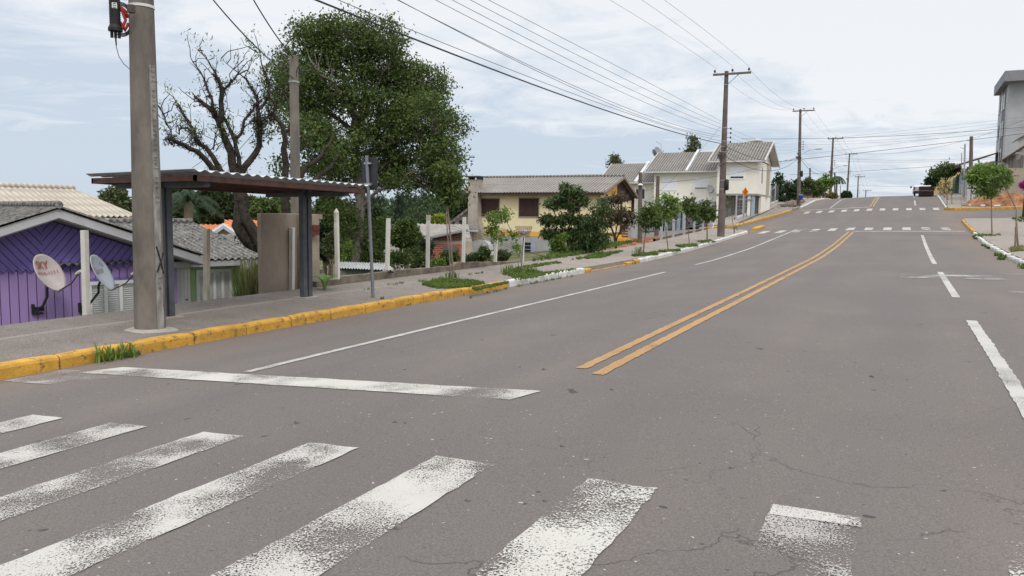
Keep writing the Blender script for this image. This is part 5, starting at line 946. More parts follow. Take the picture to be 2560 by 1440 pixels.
LB([(700, 1290), (770, 1190), (840, 1080), (845, 970), (830, 880), (830, 800), (830, 740), (800, 660), (760, 600), (720, 545)], .13, .03, .8); LB([(720, 545), (640, 480), (540, 395)], .025, .006); LB([(840, 790), (900, 700), (920, 600), (880, 500), (850, 380), (790, 310)], .06, .008, .4); LB([(900, 700), (960, 640), (1010, 600)], .03, .01); LB([(910, 690), (965, 745), (960, 800), (925, 850)], .03, .045); LB([(500, 1120), (560, 1050), (600, 1000)], .02, .01); LB([(480, 1110), (490, 1020), (540, 960)], .03, .01)
tips = []
for q, r0, r1 in allp:
    if r0 < .14:
        for p in q[len(q)//3:]:
            for _ in range(1):
                d = rg.normal(size=3); d[2] = abs(d[2])*1.1+.3; d /= np.linalg.norm(d); e_ = p+d*rg.uniform(.25, .8); tr.tube(wob(p, e_, 3, .04, rg), [.014, .011, .008, .004], 4, False)
                if e_[2] > 3.2: tips.append(e_)
tr.build('trunk', MOSSB, t)
mc = []
for q, r0, r1 in allp:
    q = np.array(q); w_ = np.linspace(r0, r1, len(q))
    for i in range(len(q)-1):
        L_ = np.linalg.norm(q[i+1]-q[i])
        if w_[i] < .02: continue
        for k in range(int(L_*24)): f = rg.random(); d = rg.normal(size=3); d /= np.linalg.norm(d); mc.append(q[i]+(q[i+1]-q[i])*f+d*w_[i]*1.0)
for (X_, Y_) in ((845, 990), (830, 900), (925, 850), (330, 1030), (150, 1030), (820, 880), (490, 800)):
    p = A(*onD(*zpx(X_, Y_), D)); mc += [p+rg.normal(size=3)*.09 for _ in range(28)]
leaves('moss', mc, LMOSS, t, 9, .075, .055, 3, .3, .5); leaves('crown', tips[::2], LSP, t, 13, .10, .16, 4, .25, .6)
# --- second mossy tree behind the service post ---
D = 21.5; bs_ = A(*onD(722, 640, D)); bs_[2] = float(terrain(bs_[0], bs_[1])); t = thing('mossy_tree', bs_, 'twisting mossy tree behind the service post, merging into the big crown', 'tree', 'trees on the left'); tr = MB(); allp = []
q = limb(tr, [(722, 660), (718, 560), (712, 500), (712, 450), (709, 372), (712, 340), (703, 308), (687, 292)], D, .13, .04, 0, 9, rg, idn); allp.append((q, .13, .04)); LB([(1040, 980), (1100, 920), (1060, 720), (1010, 640)], .08, .03)
LB([(1090, 1500), (1160, 1320), (1220, 1230), (1320, 1160), (1380, 1080), (1420, 1000)], .13, .05, .8); LB([(1150, 1480), (1270, 1350), (1400, 1240), (1460, 1150), (1510, 1080)], .12, .06, 1.2); LB([(1100, 1050), (1170, 1000), (1230, 1180)], .04, .03); LB([(960, 850), (930, 840)], .05, .07)
tr.build('trunk', MOSSB, t); mc = []
for q, r0, r1 in allp:
    for i in range(len(q)-1):
        for k in range(int(np.linalg.norm(q[i+1]-q[i])*14)): d = rg.normal(size=3); d /= np.linalg.norm(d); mc.append(q[i]+(q[i+1]-q[i])*rg.random()+d*(r0+r1)*.45)
leaves('moss', mc, LMOSS, t, 8, .065, .05, 5, .3, .5); C = shell([(*onD(690+k*25, y, D+1), .45, .45, .5, 12) for k, y in ((0, 300), (1, 420), (2, 330), (5, 400), (7, 380))], 12, 3, .1); leaves('crown', C, LBIG, t, 45, .11, .28, 6)
# --- the great tree ---
D = 25.; sc_ = D/FPX*1.06; bs_ = A(*onD(890, 720, D)); bs_[2] = float(terrain(bs_[0], bs_[1])); t = thing('large_tree', bs_, 'tall dense dark green tree standing above the low wall left of the road sign', 'tree', 'trees on the left'); tr = MB(); allp = []
nodes = []
for pix, r0, r1, dz, cv in (([(889, 740), (892, 640), (893, 600), (897, 540), (897, 470), (894, 420), (891, 339), (888, 301)], .20, .13, 0, idn), ([(1590, 880), (1540, 780), (1480, 690), (1400, 560), (1310, 520)], .09, .03, -.8, zpx), ([(1600, 900), (1580, 780), (1520, 640), (1490, 480), (1450, 330)], .09, .03, .8, zpx), ([(1630, 930), (1640, 760), (1650, 560), (1650, 400), (1600, 250)], .09, .02, 0, zpx),
    ([(1640, 900), (1700, 700), (1780, 570), (1860, 440), (1880, 260)], .08, .02, -.5, zpx), ([(1620, 1050), (1720, 980), (1850, 830), (2000, 700), (2120, 620)], .09, .02, .5, zpx), ([(1620, 1150), (1800, 1090), (2000, 1020), (2200, 1000)], .08, .02, -.8, zpx), ([(1620, 1300), (1790, 1250), (1900, 1190), (2050, 1180), (2250, 1250)], .08, .025, -.3, zpx),
    ([(1600, 1200), (1500, 1100), (1350, 1050), (1250, 900)], .07, .02, .4, zpx), ([(1590, 1000), (1500, 900), (1300, 800), (1150, 640), (1020, 500)], .08, .02, .2, zpx), ([(900, 520), (925, 495), (960, 470), (1010, 440)], .07, .03, -1, idn), ([(893, 600), (878, 580), (850, 560)], .07, .04, .3, idn)):
    nodes += limb(tr, pix, D, r0, r1, dz, 9, rg, cv)[2:]
bl = []
for cx, cy_, rx, ry, k in ((800, 105, 62, 58, 80), (870, 95, 75, 55, 90), (945, 95, 50, 50, 60), (765, 165, 62, 50, 70), (725, 205, 45, 55, 55), (715, 255, 30, 35, 25), (850, 190, 80, 50, 80), (950, 175, 60, 55, 75), (1010, 190, 40, 45, 45), (900, 250, 60, 35, 45), (800, 260, 50, 40, 50), (780, 340, 45, 50, 60), (1000, 265, 65, 55, 95), (1070, 210, 42, 48, 60), (1055, 290, 60, 55, 80), (1110, 320, 36, 50, 50), (950, 345, 60, 50, 75), (840, 400, 40, 45, 45), (800, 430, 35, 35, 30),
    (1020, 370, 75, 50, 95), (1100, 390, 48, 45, 65), (950, 430, 45, 40, 45), (1000, 448, 45, 26, 32), (1085, 445, 42, 30, 42), (1120, 460, 28, 50, 40), (870, 450, 26, 24, 14), (870, 560, 22, 26, 20), (868, 610, 16, 26, 14), (928, 590, 20, 42, 22), (852, 525, 26, 26, 18), (835, 345, 40, 40, 22)):
    c = onD(cx, cy_, D+rg.uniform(-1.2, 1.2)); dpt = max(rx, 45)*sc_*(1.3 if cy_ < 500 else .8); bl.append((*c, (rx*sc_+dpt)/2, (rx*sc_+dpt)/2, ry*sc_, k))
C = shell(bl, 60, 11, .35); twigs(tr, nodes, C, .022, .006, 2, 4, .5); tr.build('trunk', BARK, t); leaves('crown', C, LBIG, t, 58, .098, .30, 12, .5, .35)
# --- background trees, each its own ---
GT = 'trees beyond the low houses'
def bt(name, label, cx, ytop, wpx, hpx, D, leaf, seed, n=70, per=45, size=None, nb=5, bark=THINB, spread=None, lo=.3, base_y=None):
    top = onD(cx, ytop, D); s_ = D/FPX; w = wpx*s_/2; h = hpx*s_; b0 = A(top[0], top[1], float(terrain(top[0], top[1]))); rr = np.random.default_rng(seed); zc = top[2]-b0[2]; cr = []
    for i in range(nb): a = rr.uniform(0, 6.28); q = rr.uniform(.1, .5)*w; cr.append((math.cos(a)*q, math.sin(a)*q, zc-h*rr.uniform(.28, .7), w*rr.uniform(.36, .48), w*rr.uniform(.36, .48), h*rr.uniform(.2, .28)))
    cr.append((0, 0, zc-h*.25, w*.45, w*.45, h*.25)); cr.append((0, 0, zc-h*.6, w*.62, w*.62, h*.27))
    sz = size or max(.12, D*.0055); return simple_tree(name, label, b0, zc-h*.5, cr, max(.08, zc*.022), leaf, bark, n//3, per, sz, spread or w*.16, seed, 'tree', GT, frac=.3, lo=lo)
bt('background_tree', 'airy flat-topped tree above the beige roof, left of the nearest pole', 283, 466, 100, 75, 48, LOLV, 21, 60, 40, lo=.6); bt('background_tree', 'dark tree behind the nearest pole and shelter post', 395, 478, 80, 90, 46, LDK, 22, 90)
bt('background_tree', 'dark leafy tree right of the palm under the shelter roof', 545, 462, 120, 120, 50, LDK, 23, 150, 55); bt('background_tree', 'dark tree directly behind the palm crown', 455, 462, 110, 110, 58, LDK, 24, 120, 50); bt('background_tree', 'mid green tree between the bare trunk and the plastered wall', 655, 497, 95, 80, 62, LMID, 25, 110, 50); bt('background_tree', 'dull green tree under the right end of the shelter roof', 700, 490, 75, 80, 70, LMID, 26, 90, 50)
bt('background_tree', 'pale grey-green tree top behind the bare trunk', 628, 492, 40, 60, 75, LOLV, 27, 50, 40); bt('background_tree', 'bright leafy tree left of the big trunk', 825, 474, 110, 130, 31, LMID, 28, 170, 60, .15); bt('background_tree', 'shaded tree below the bright one beside the pointed post', 812, 560, 80, 100, 27, LDK, 29, 150, 60, .13)
bt('background_tree', 'round yellow-green tree behind the white posts', 1100, 540, 52, 50, 60, LYEL, 30, 50, 45); bt('garden_tree', 'dense green tree in front of the white low house', 1016, 548, 96, 80, 32, LMID, 31, 160, 60, .15); bt('background_tree', 'dark green tree beside the white house, right of the sign post', 952, 560, 42, 70, 34, LDK, 32, 90, 55, .15); bt('background_tree', 'tree with paler top left of the white house roof', 962, 543, 50, 45, 44, LMID, 33, 70, 45)
for k, (cx, yt, w, h, D, lb) in enumerate(((935, 512, 80, 60, 95, 'first dark tree of the far wood, beside the sign post'), (1150, 500, 30, 80, 70, 'slender dark tree left of the cream house chimney'), (1168, 490, 34, 50, 66, 'tree crown just below the cream house eave'), (1135, 515, 50, 45, 90, 'low dark tree behind the thin sapling trunk'), (1185, 520, 50, 60, 90, 'dark tree hidden behind the chimney base'))): bt('background_tree', lb, cx, yt, w, h, D, LDK, 40+k, 60, 40)
# conifers on the far ridge: one built, the rest copied
b0 = A(-60, 85, 0); b0[2] = float(terrain(b0[0], b0[1])); pt_ = thing('pine_tree', b0, 'pine on the far ridge', 'pine tree', 'pines on the far ridge'); mb = MB(); mb.tube([b0-A(0, 0, .3), b0+A(0, 0, 10)], [.22, .05], 7); mb.build('trunk', MOSSB, pt_); C = []
for z in np.linspace(2.5, 10.3, 15):
    R_ = 2.4*(1-(z-2)/9.5)+.25
    for k in range(8): a = rg.uniform(0, 6.28); q = R_*rg.uniform(.35, 1); C.append(b0+A(math.cos(a)*q, math.sin(a)*q, z+rg.normal()*.25))
leaves('crown', C, LPINE, pt_, 26, .42, .42, 8, .3, .3)
for k in range(30):
    px_ = 915+k*9.4+rg.uniform(-4, 4); yt = 506+rg.uniform(-6, 12)+(6 if px_ > 1070 else 0)+(6 if px_ > 1110 else 0); D_ = rg.uniform(95, 150); p = onD(px_, yt, D_); gz_ = float(terrain(p[0], p[1])); hh = max(5, p[2]-gz_)
    lb = '%s pine on the far ridge, number %d from the left along the skyline' % (('pointed', 'ragged', 'broad', 'slim')[k % 4], k+1)
    if k == 0: pt_.location = (p[0], p[1], gz_); pt_.scale = (hh/10.4,)*3; pt_['label'] = lb
    else: dup(pt_, (p[0], p[1], gz_), lb, rg.uniform(0, 6), hh/10.4)
wd = MB(); C = []
for k in range(520): px_ = rg.uniform(380, 1130); D_ = rg.uniform(95, 200); p = onD(px_, 560, D_); gz_ = float(terrain(p[0], p[1])); C.append(A(p[0], p[1], gz_+rg.uniform(.5, 3.6)))
tag(leaves('woodland', C, LDK, None, 110, .5, 1.7, 9, .5, .2), 'far dark woodland filling the valley behind the houses', 'woodland', kind='stuff')
# palm
D = 38.; top = A(*onD(470, 505, D)); b0 = A(top[0], top[1], float(terrain(top[0], top[1]))); t = thing('palm_tree', b0, 'drooping palm behind the green house, under the shelter roof', 'palm tree'); mb = MB(); mb.tube([b0-A(0, 0, .3), (b0+top)/2, top], [.22, .17, .2], 9); mb.build('trunk', mat('palm_trunk', (.16, .11, .08), (.24, .17, .12), 6), t); fr = MB(); C = []
for k in range(20):
    a = k*2.4; el = rg.uniform(.1, 1.3); L_ = rg.uniform(1.3, 1.9); pts = [top+A(math.cos(a)*math.cos(el)*L_*s_, math.sin(a)*math.cos(el)*L_*s_, math.sin(el)*L_*s_-1.25*s_*s_*L_*.6) for s_ in np.linspace(0, 1, 9)]; fr.tube(pts, [.03, .028, .025, .022, .018, .015, .012, .009, .006], 4, False)
    for p, q in zip(pts[1:-1], pts[2:]):
        d = unit(q-p); s_ = unit(np.cross(d, A(0, 0, 1)))
        for f in np.linspace(0, 1, 4)[:3]:
            for sg in (-1, 1): o_ = p+(q-p)*f; tp = o_+s_*sg*.30+d*.15-A(0, 0, .28); fr.add([o_-d*.018, o_+d*.018, tp], [(0, 1, 2)])
fr.build('fronds', leafmat('palm_fronds', (.018, .036, .016), (.045, .070, .035), .2), t)
# big-leaved tree, bronze tree in front of the cream house
def px_tree(name, label, bpx, D, blobs, leaf, bark, per, size, spread, seed, stems, asp=.35, droop=.6, r=.06, grp='street trees and saplings', gfn=None, frac=.8, cat='tree'):
    b0 = A(*onD(bpx[0], bpx[1], D)); 
    if gfn: b0[2] = float(gfn(b0[0], b0[1]))
    t = thing(name, b0, label, cat, grp); s_ = D/FPX; rr = np.random.default_rng(seed); tr = MB(); nodes = []
    for st in stems: P = [b0-A(0, 0, .05)]+[A(*onD(x, y, D+rr.uniform(-.15, .15))) for x, y in st]; tr.tube(P, list(np.linspace(r, r*.35, len(P))), 7); nodes += P[1:]
    bl = [(*onD(cx, cy_, D+rr.uniform(-.25, .25)*rx*s_), rx*s_, rx*s_, ry*s_, k) for cx, cy_, rx, ry, k in blobs]; C = shell(bl, 10, seed, .3); twigs(tr, nodes, C, r*.25, r*.08, seed, 4, frac); tr.build('trunk', bark, t); leaves('crown', C, leaf, t, per, size, spread, seed, asp, droop); return t
bD = hd(g(1422, 634))
px_tree('mango_tree', 'dark big-leaved tree in front of the cream house, left crown', (1422, 640), bD, [(1420, 468, 15, 11, 9), (1405, 488, 15, 9, 9), (1442, 482, 14, 10, 8), (1378, 508, 18, 9, 12), (1432, 512, 26, 11, 16), (1452, 500, 12, 10, 6), (1368, 552, 15, 12, 12), (1410, 545, 22, 10, 14), (1446, 548, 20, 14, 15), (1378, 582, 22, 12, 14), (1420, 585, 24, 14, 18), (1452, 585, 18, 16, 14), (1396, 608, 18, 9, 9), (1440, 612, 16, 9, 8)], LMAN, THINB, 50, .19, .15, 51, [((1421, 600), (1424, 560), (1420, 500)), ((1421, 600), (1400, 560), (1385, 530)), ((1421, 590), (1445, 560), (1450, 520))], .3, .9, .07)
px_tree('mango_tree', 'dark low-hanging tree in front of the cream house, right of the mango crown', (1468, 630), bD+.6, [(1475, 570, 28, 25, 22), (1490, 595, 24, 26, 20), (1465, 600, 26, 24, 18), (1490, 550, 22, 25, 16), (1500, 520, 20, 22, 10)], LMAN, THINB, 46, .17, .2, 52, [((1470, 600), (1478, 560)), ((1470, 600), (1490, 560))], .3, .9, .06)
px_tree('bronze_tree', 'thin many-stemmed tree with bronze leaves before the porch', (1540, 622), hd(g(1540, 612))+1.0, [(1520, 510, 22, 20, 12), (1545, 500, 22, 18, 12), (1530, 535, 28, 18, 14), (1565, 530, 22, 20, 12), (1580, 545, 16, 16, 8), (1515, 555, 20, 18, 8), (1555, 555, 24, 14, 8)], LPUR, MOSSB, 26, .24, .22, 53, [((1535, 590), (1522, 550), (1515, 515)), ((1538, 590), (1545, 550), (1545, 505)), ((1542, 595), (1560, 560), (1578, 530)), ((1540, 600), (1530, 570), (1500, 540))], .22, .8, .045)
sapl = [('young_tree', 'young street tree with a stake, crown brushing the big tree', (1127, 699), None, [(1115, 445, 24, 28, 26), (1120, 475, 22, 22, 20), (1105, 430, 18, 18, 10), (1130, 450, 16, 24, 10), (1122, 495, 12, 12, 8)], LBIG, 62, .12, .13, [((1124, 640), (1119, 590), (1116, 540), (1118, 505), (1117, 470))], .022),
 ('young_tree', 'leafy young tree leaning over the litter basket and white post', (1305, 682), None, [(1240, 545, 24, 14, 14), (1262, 535, 16, 14, 8), (1228, 570, 16, 16, 10), (1245, 590, 14, 18, 8), (1280, 585, 8, 14, 4), (1292, 615, 8, 12, 4)], LBR, 22, .11, .12, [((1303, 650), (1296, 615), (1280, 580), (1262, 545), (1235, 540))], .018),
 ('young_tree', 'sapling with a short stake, first right of the bronze tree', (1608, 636), None, [(1622, 520, 18, 14, 9), (1625, 545, 24, 22, 22), (1612, 560, 14, 14, 8), (1645, 550, 12, 14, 6)], LMID, 34, .15, .16, [((1611, 600), (1616, 570), (1620, 540))], .035),
 ('young_tree', 'leaning thin sapling with a bright airy crown', (1671, 627), None, [(1666, 500, 24, 16, 14), (1680, 515, 20, 16, 10), (1655, 525, 20, 16, 12), (1672, 540, 24, 12, 10), (1690, 508, 10, 10, 5), (1648, 545, 10, 10, 4)], LBR, 28, .15, .16, [((1667, 590), (1661, 555), (1662, 520)), ((1665, 580), (1672, 545))], .025),
 ('young_tree', 'slender young tree between the leaning sapling and the round one', (1724, 613), None, [(1722, 505, 18, 14, 10), (1728, 522, 20, 16, 14), (1712, 515, 12, 12, 5), (1738, 540, 14, 10, 6)], LMID, 30, .17, .17, [((1721, 580), (1719, 550), (1724, 525))], .025),
 ('young_tree', 'round-crowned young tree nearest the lamp pole', (1768, 606), None, [(1762, 515, 18, 12, 8), (1760, 532, 26, 18, 22), (1775, 538, 18, 14, 12), (1745, 535, 12, 12, 5)], LMID, 38, .17, .18, [((1768, 570), (1766, 545), (1764, 525))], .045),
 ('young_tree', 'bare twiggy stump of a sapling right of the lamp pole', (1836, 583), None, [(1820, 500, 8, 16, 5), (1816, 520, 7, 10, 3), (1838, 568, 6, 4, 2)], LOLV, 10, .13, .16, [((1836, 572), (1838, 566)), ((1834, 570), (1830, 540), (1820, 505))], .03)]
for k, (nm, lb, b_, D_, bl, lf, per, size, sp, stems, r_) in enumerate(sapl):
    D_ = hd(g(*b_)); px_tree(nm, lb, b_, D_, bl, lf, THINB, per, size, sp, 60+k, stems, .4, .5, r_, gfn=walk, frac=.9)
for (x_, y_, xt, yt, lb, r_) in ((1134, 699, 1117, 498, 'grey stake tied beside the first young street tree', .022), (1601, 637, 1602, 617, 'short stake beside the sapling right of the bronze tree', .04)):
    P = A(*g(x_, y_)); T = line(P, xt, yt); tag(MB().tube([P-A(0, 0, .1), (P+T)/2+A(.01, 0, 0), T], r_, 7).build('tree_stake', THINB), lb, 'stake')
# cypress-like tops above the roofs
for k, (cx, yt, w, h, D_, lb) in enumerate(((1537, 392, 22, 30, 95, 'feathery tree tip above the farthest townhouse ridge'), (1728, 340, 46, 60, 95, 'eucalyptus top above the middle townhouse ridge'))):
    p = onD(cx, yt, D_); s_ = D_/FPX; b0 = A(p[0], p[1], float(terrain(p[0], p[1]))); H_ = p[2]-b0[2]; simple_tree('eucalyptus', lb, b0, H_-h*s_*.3, [(0, 0, H_-h*s_*.15, w*s_*.2, w*s_*.2, h*s_*.15, 6), (w*s_*.15, 0, H_-h*s_*.4, w*s_*.3, w*s_*.3, h*s_*.2, 9), (-w*s_*.15, 0, H_-h*s_*.7, w*s_*.35, w*s_*.4, h*s_*.2, 9), (0, 0, H_-h*s_*1.2, w*s_*.5, w*s_*.5, h*s_*.4, 12)], .15, LOLV, THINB, 9, 34, .35, .5, 80+k, 'tree', GT)
# ================= shrubs, weeds and grass =================
def shrub(name, label, cx, ybot, w, h, D, leaf, seed, n=40, per=40, size=.1, asp=.5, grp='garden shrubs along the low wall'):
    p = A(*onD(cx, ybot, D)); s_ = D/FPX; t = thing(name, p, label, 'shrub', grp); rr = np.random.default_rng(seed); tr = MB(); C = shell([(p[0]+rr.uniform(-.5, .5)*w*s_*.5, p[1]+rr.uniform(-.3, .3)*w*s_*.5, p[2]+h*s_*rr.uniform(.35, .6), w*s_*.33, w*s_*.33, h*s_*.42, n//4) for _ in range(4)], 10, seed, .2)
    for k in range(5): tr.tube(wob(p-A(0, 0, .6), C[int(rr.integers(0, len(C)))], 3, .04, rr), [.03, .022, .015, .008], 5, False)
    tr.build('stems', THINB, t); leaves('foliage', C, leaf, t, per, size, w*s_*.12, seed, asp); return t
for k, a in enumerate((('light green shrub left of the big trunk', 855, 668, 60, 70, 24, LBR), ('low hedge shrub right of the big trunk', 925, 665, 80, 45, 25, LMID), ('rounded mid green shrub behind the low wall', 1000, 672, 80, 52, 24, LMID), ('bright green shrub beside the second white post', 1045, 670, 60, 50, 25, LMID), ('dark shrub behind the bare-topped post', 1062, 650, 50, 60, 28, LDK), ('shrub before the brick shed window', 1125, 668, 60, 40, 24, LMID), ('leafy plant at the foot of the brick shed', 1095, 672, 36, 28, 23, LBR),
    ('dark shrub by the whitewashed chimney base', 1175, 660, 50, 30, 28, LDK), ('sprig with round leaves before the whitewashed chimney base', 1205, 655, 45, 45, 27, LMID), ('small weed bush behind the white post with foliage', 1255, 652, 36, 28, 27, LOLV), ('spiky weedy bush left of the mango trunk', 1397, 640, 50, 60, 31, LBR), ('low weeds right of the mango trunk', 1450, 632, 60, 30, 33, LOLV), ('straggling bush under the bronze tree', 1500, 625, 60, 40, 35, LMID), ('pale undergrowth left of the pointed post', 830, 640, 50, 60, 22, LOLV))):
    shrub('shrub', *a[:1], *a[1:6], a[6], 100+k, 48, 34, .085 if a[5] < 30 else .11)
def blades(name, centers, m, label, cat, n=14, h=.2, w=.012, seed=1, kind=None, group=None, curl=.5, parent=None, fn=None):
    rr = np.random.default_rng(seed); V, F = [], []
    for c in centers:
        for k in range(n):
            a = rr.uniform(0, 6.28); L_ = h*rr.uniform(.45, 1.2); b0 = A(*c)+A(*(rr.normal(size=2)*min(h*.22, .07)), 0); o_ = A(math.cos(a), math.sin(a), 0); s_ = A(-math.sin(a), math.cos(a), 0)*w; tl = rr.uniform(.15, 1)*curl
            m_ = b0+o_*L_*tl*.4+A(0, 0, L_*.6); e_ = b0+o_*L_*tl+A(0, 0, L_*(1-.35*tl)); i = len(V); V += [b0-s_, b0+s_, m_+s_*.8, m_-s_*.8, e_]; F += [(i, i+1, i+2, i+3), (i+3, i+2, i+4)]
    mb = MB(); mb.add(V, F); o = mb.build(name, m, parent)
    return tag(o, label, cat, group, kind) if parent is None else o
def patch(px_list, nn, fn=walk, jit=.12, seed=1):
    """centres scattered inside a pixel polygon laid on the ground"""
    P = [g(x, y, fn)[:2] for x, y in px_list]; P = np.array(P); rr = np.random.default_rng(seed); o_ = []; mn, mx = P.min(0), P.max(0)
    def ins(p):
        c = False; j = len(P)-1
        for i in range(len(P)):
            if (P[i][1] > p[1]) != (P[j][1] > p[1]) and p[0] < (P[j][0]-P[i][0])*(p[1]-P[i][1])/(P[j][1]-P[i][1])+P[i][0]: c = not c
            j = i
        return c
    while len(o_) < nn:
        p = rr.uniform(mn, mx)
        if ins(p): o_.append((p[0], p[1], float(fn(p[0], p[1]))))
    return o_
for k, (poly, nn, h, lb) in enumerate((([(1052, 712), (1100, 699), (1180, 703), (1215, 710), (1150, 722), (1090, 722)], 700, .075, 'oval grass patch at the foot of the staked young street tree'), ([(1255, 686), (1300, 670), (1375, 686), (1330, 697), (1290, 696)], 330, .08, 'grass patch under the leaning young tree'), ([(1180, 722), (1270, 706), (1268, 710), (1190, 728)], 160, .06, 'thin strip of grass along the top of the yellow kerb'),
    ([(1280, 694), (1340, 684), (1440, 672), (1440, 675), (1340, 692), (1285, 704)], 110, .06, 'grass fringe above the white kerb'), ([(1250, 680), (1310, 665), (1390, 655), (1405, 658), (1320, 671)], 210, .06, 'long grass strip along the pavement joint'), ([(1430, 650), (1500, 632), (1560, 628), (1500, 646)], 260, .09, 'grass strip behind the mango tree on the pavement'), ([(1330, 655), (1400, 628), (1500, 612), (1600, 603), (1560, 612), (1440, 640)], 420, .16, 'weedy verge at the back of the pavement below the cream house'),
    ([(1578, 640), (1640, 632), (1645, 638), (1590, 642)], 150, .12, 'grass patch around the short stake'), ([(1640, 629), (1700, 625), (1702, 628), (1650, 631)], 90, .10, 'grass at the foot of the leaning thin sapling'), ([(1688, 615), (1742, 611), (1745, 617), (1700, 619)], 110, .12, 'grass patch below the slender young tree'), ([(1742, 604), (1775, 601), (1792, 606), (1755, 608)], 60, .10, 'sparse grass below the round-crowned young tree'))):
    o = blades('grass', patch(poly, nn, seed=k), LGR, lb, 'grass', 12, h, .006+h*.03, k, 'stuff')
for k, (lst, h, lb, fn) in enumerate((([(383, 874)], .13, 'single weed blade clump on the yellow kerb joint', asph), ([(918, 724), (955, 748)], .06, 'small weeds beside the sign post', walk), ([(985, 712), (1005, 709)], .07, 'small weed on the pavement joint right of the sign post', walk), ([(1065, 704), (1085, 700), (1050, 704)], .08, 'row of small weeds before the first young tree', walk),
    ([(1175, 687), (1190, 685), (1205, 683)], .06, 'scattered weeds on the pavement joint before the white post', walk), ([(1277, 681), (1282, 678), (1270, 684)], .26, 'tall grassy weed in the patch under the leaning tree', walk), ([(1318, 684), (1325, 683)], .22, 'upright weed right of the tall grassy one', walk), ([(1320, 704), (1327, 703), (1314, 706)], .2, 'dark weed bush growing over the white kerb', asph), ([(1335, 710), (1360, 704), (1380, 701), (1400, 697), (1425, 693), (1300, 716), (1345, 707)], .08, 'straggle of weeds in the gutter below the white kerb', asph),
    ([(1220, 733), (1240, 730), (1262, 724), (1180, 745)], .06, 'sparse weeds in the gutter below the yellow kerb end', asph), ([(840, 795), (700, 819), (1025, 763), (960, 773)], .05, 'little weeds in the gutter of the yellow kerb', asph), ([(1127, 696), (1133, 695), (1120, 697)], .2, 'weeds round the first young tree trunk', walk), ([(1585, 660), (1570, 662)], .12, 'weeds on the broken yellow kerb', asph), ([(1591, 630), (1597, 633)], .25, 'tall weed left of the short stake', walk))):
    C = []
    rr = np.random.default_rng(k)
    for x_, y_ in lst:
        p = g(x_, y_, fn)
        for _ in range(4): q = p[:2]+rr.normal(size=2)*A(.3, 1.1)*min(h, .15); C.append((q[0], q[1], float(fn(p[0], p[1]))))
    tag(blades('weeds', C, LGR, 'x', 'weed', 5, h*1.1, .006+h*.02, k, curl=.9), lb, 'weed', 'weeds on the pavement')
C = []
for x_ in np.linspace(262, 308, 7): p = onX(x_, 889-(x_-262)*.1, XL+.05); C += [(p[0]+abs(rg.normal())*.07, p[1]+rg.normal()*.09, float(asph(p[0], p[1])))]
tag(blades('weeds', C, LBR, 'x', 'weed', 11, .27, .010, 77, curl=1.25), 'lush weed tuft growing against the yellow kerb near the pole', 'weed', 'weeds on the pavement')
C = []
for x_ in np.linspace(310, 345, 6): p = onX(x_, 884-(x_-310)*.12, XL+.05); C += [(p[0], p[1], float(asph(p[0], p[1])))]
tag(blades('weeds', C, LDRY, 'x', 'weed', 12, .10, .009, 78, curl=1.2), 'low dry weed mat right of the lush tuft against the yellow kerb', 'weed', 'weeds on the pavement')
# tall cane grass by the plastered wall
C = []
for k in range(120): p = onD(614+rg.uniform(0, 40), 745, 17.3+rg.uniform(-.2, .9)); C.append((p[0], p[1], -1.3+rg.uniform(0, .4)))
tag(blades('cane_clump', C, LDRY, 'x', 'cane', 8, 1.5, .018, 5, curl=.25), 'clump of tall cane leaves between green house and plastered wall', 'cane'); C = [(p[0], p[1], p[2]) for p in C[::2]]; tag(blades('cane_clump', C, LBR, 'x', 'cane', 6, 1.6, .016, 6, curl=.2), 'fresh green cane leaves among the dry ones by the plastered wall', 'cane')
# banana plant
p = A(*onD(812, 722, 17.2)); t = thing('banana_plant', p, 'pale young banana plant just right of the plastered wall', 'plant'); BN = leafmat('banana_leaf', (.12, .22, .06), (.26, .36, .14), .4); mb = MB(); mb.tube([p-A(0, 0, .4), p+A(0, 0, .1)], [.05, .04], 8); mb.build('stem', BN, t)
for a, L_ in ((.4, .55), (1.6, .5), (2.7, .6), (4.0, .5), (5.2, .45)):
    d = A(math.cos(a), math.sin(a), 0); s_ = A(-math.sin(a), math.cos(a), 0); V = []
    for q in np.linspace(0, 1, 7): c = p+A(0, 0, .05)+d*L_*.55*q+A(0, 0, L_*(1.1*q-.75*q*q)); w_ = .09*math.sin(math.pi*min(1, q*.9+.08)); V += [c-s_*w_+A(0, 0, w_*.4), c, c+s_*w_+A(0, 0, w_*.4)]
    mb = MB(); mb.add(V, [(i*3+j, i*3+j+1, i*3+j+4, i*3+j+3) for i in range(6) for j in range(2)], True); mb.build('leaf', BN, t)
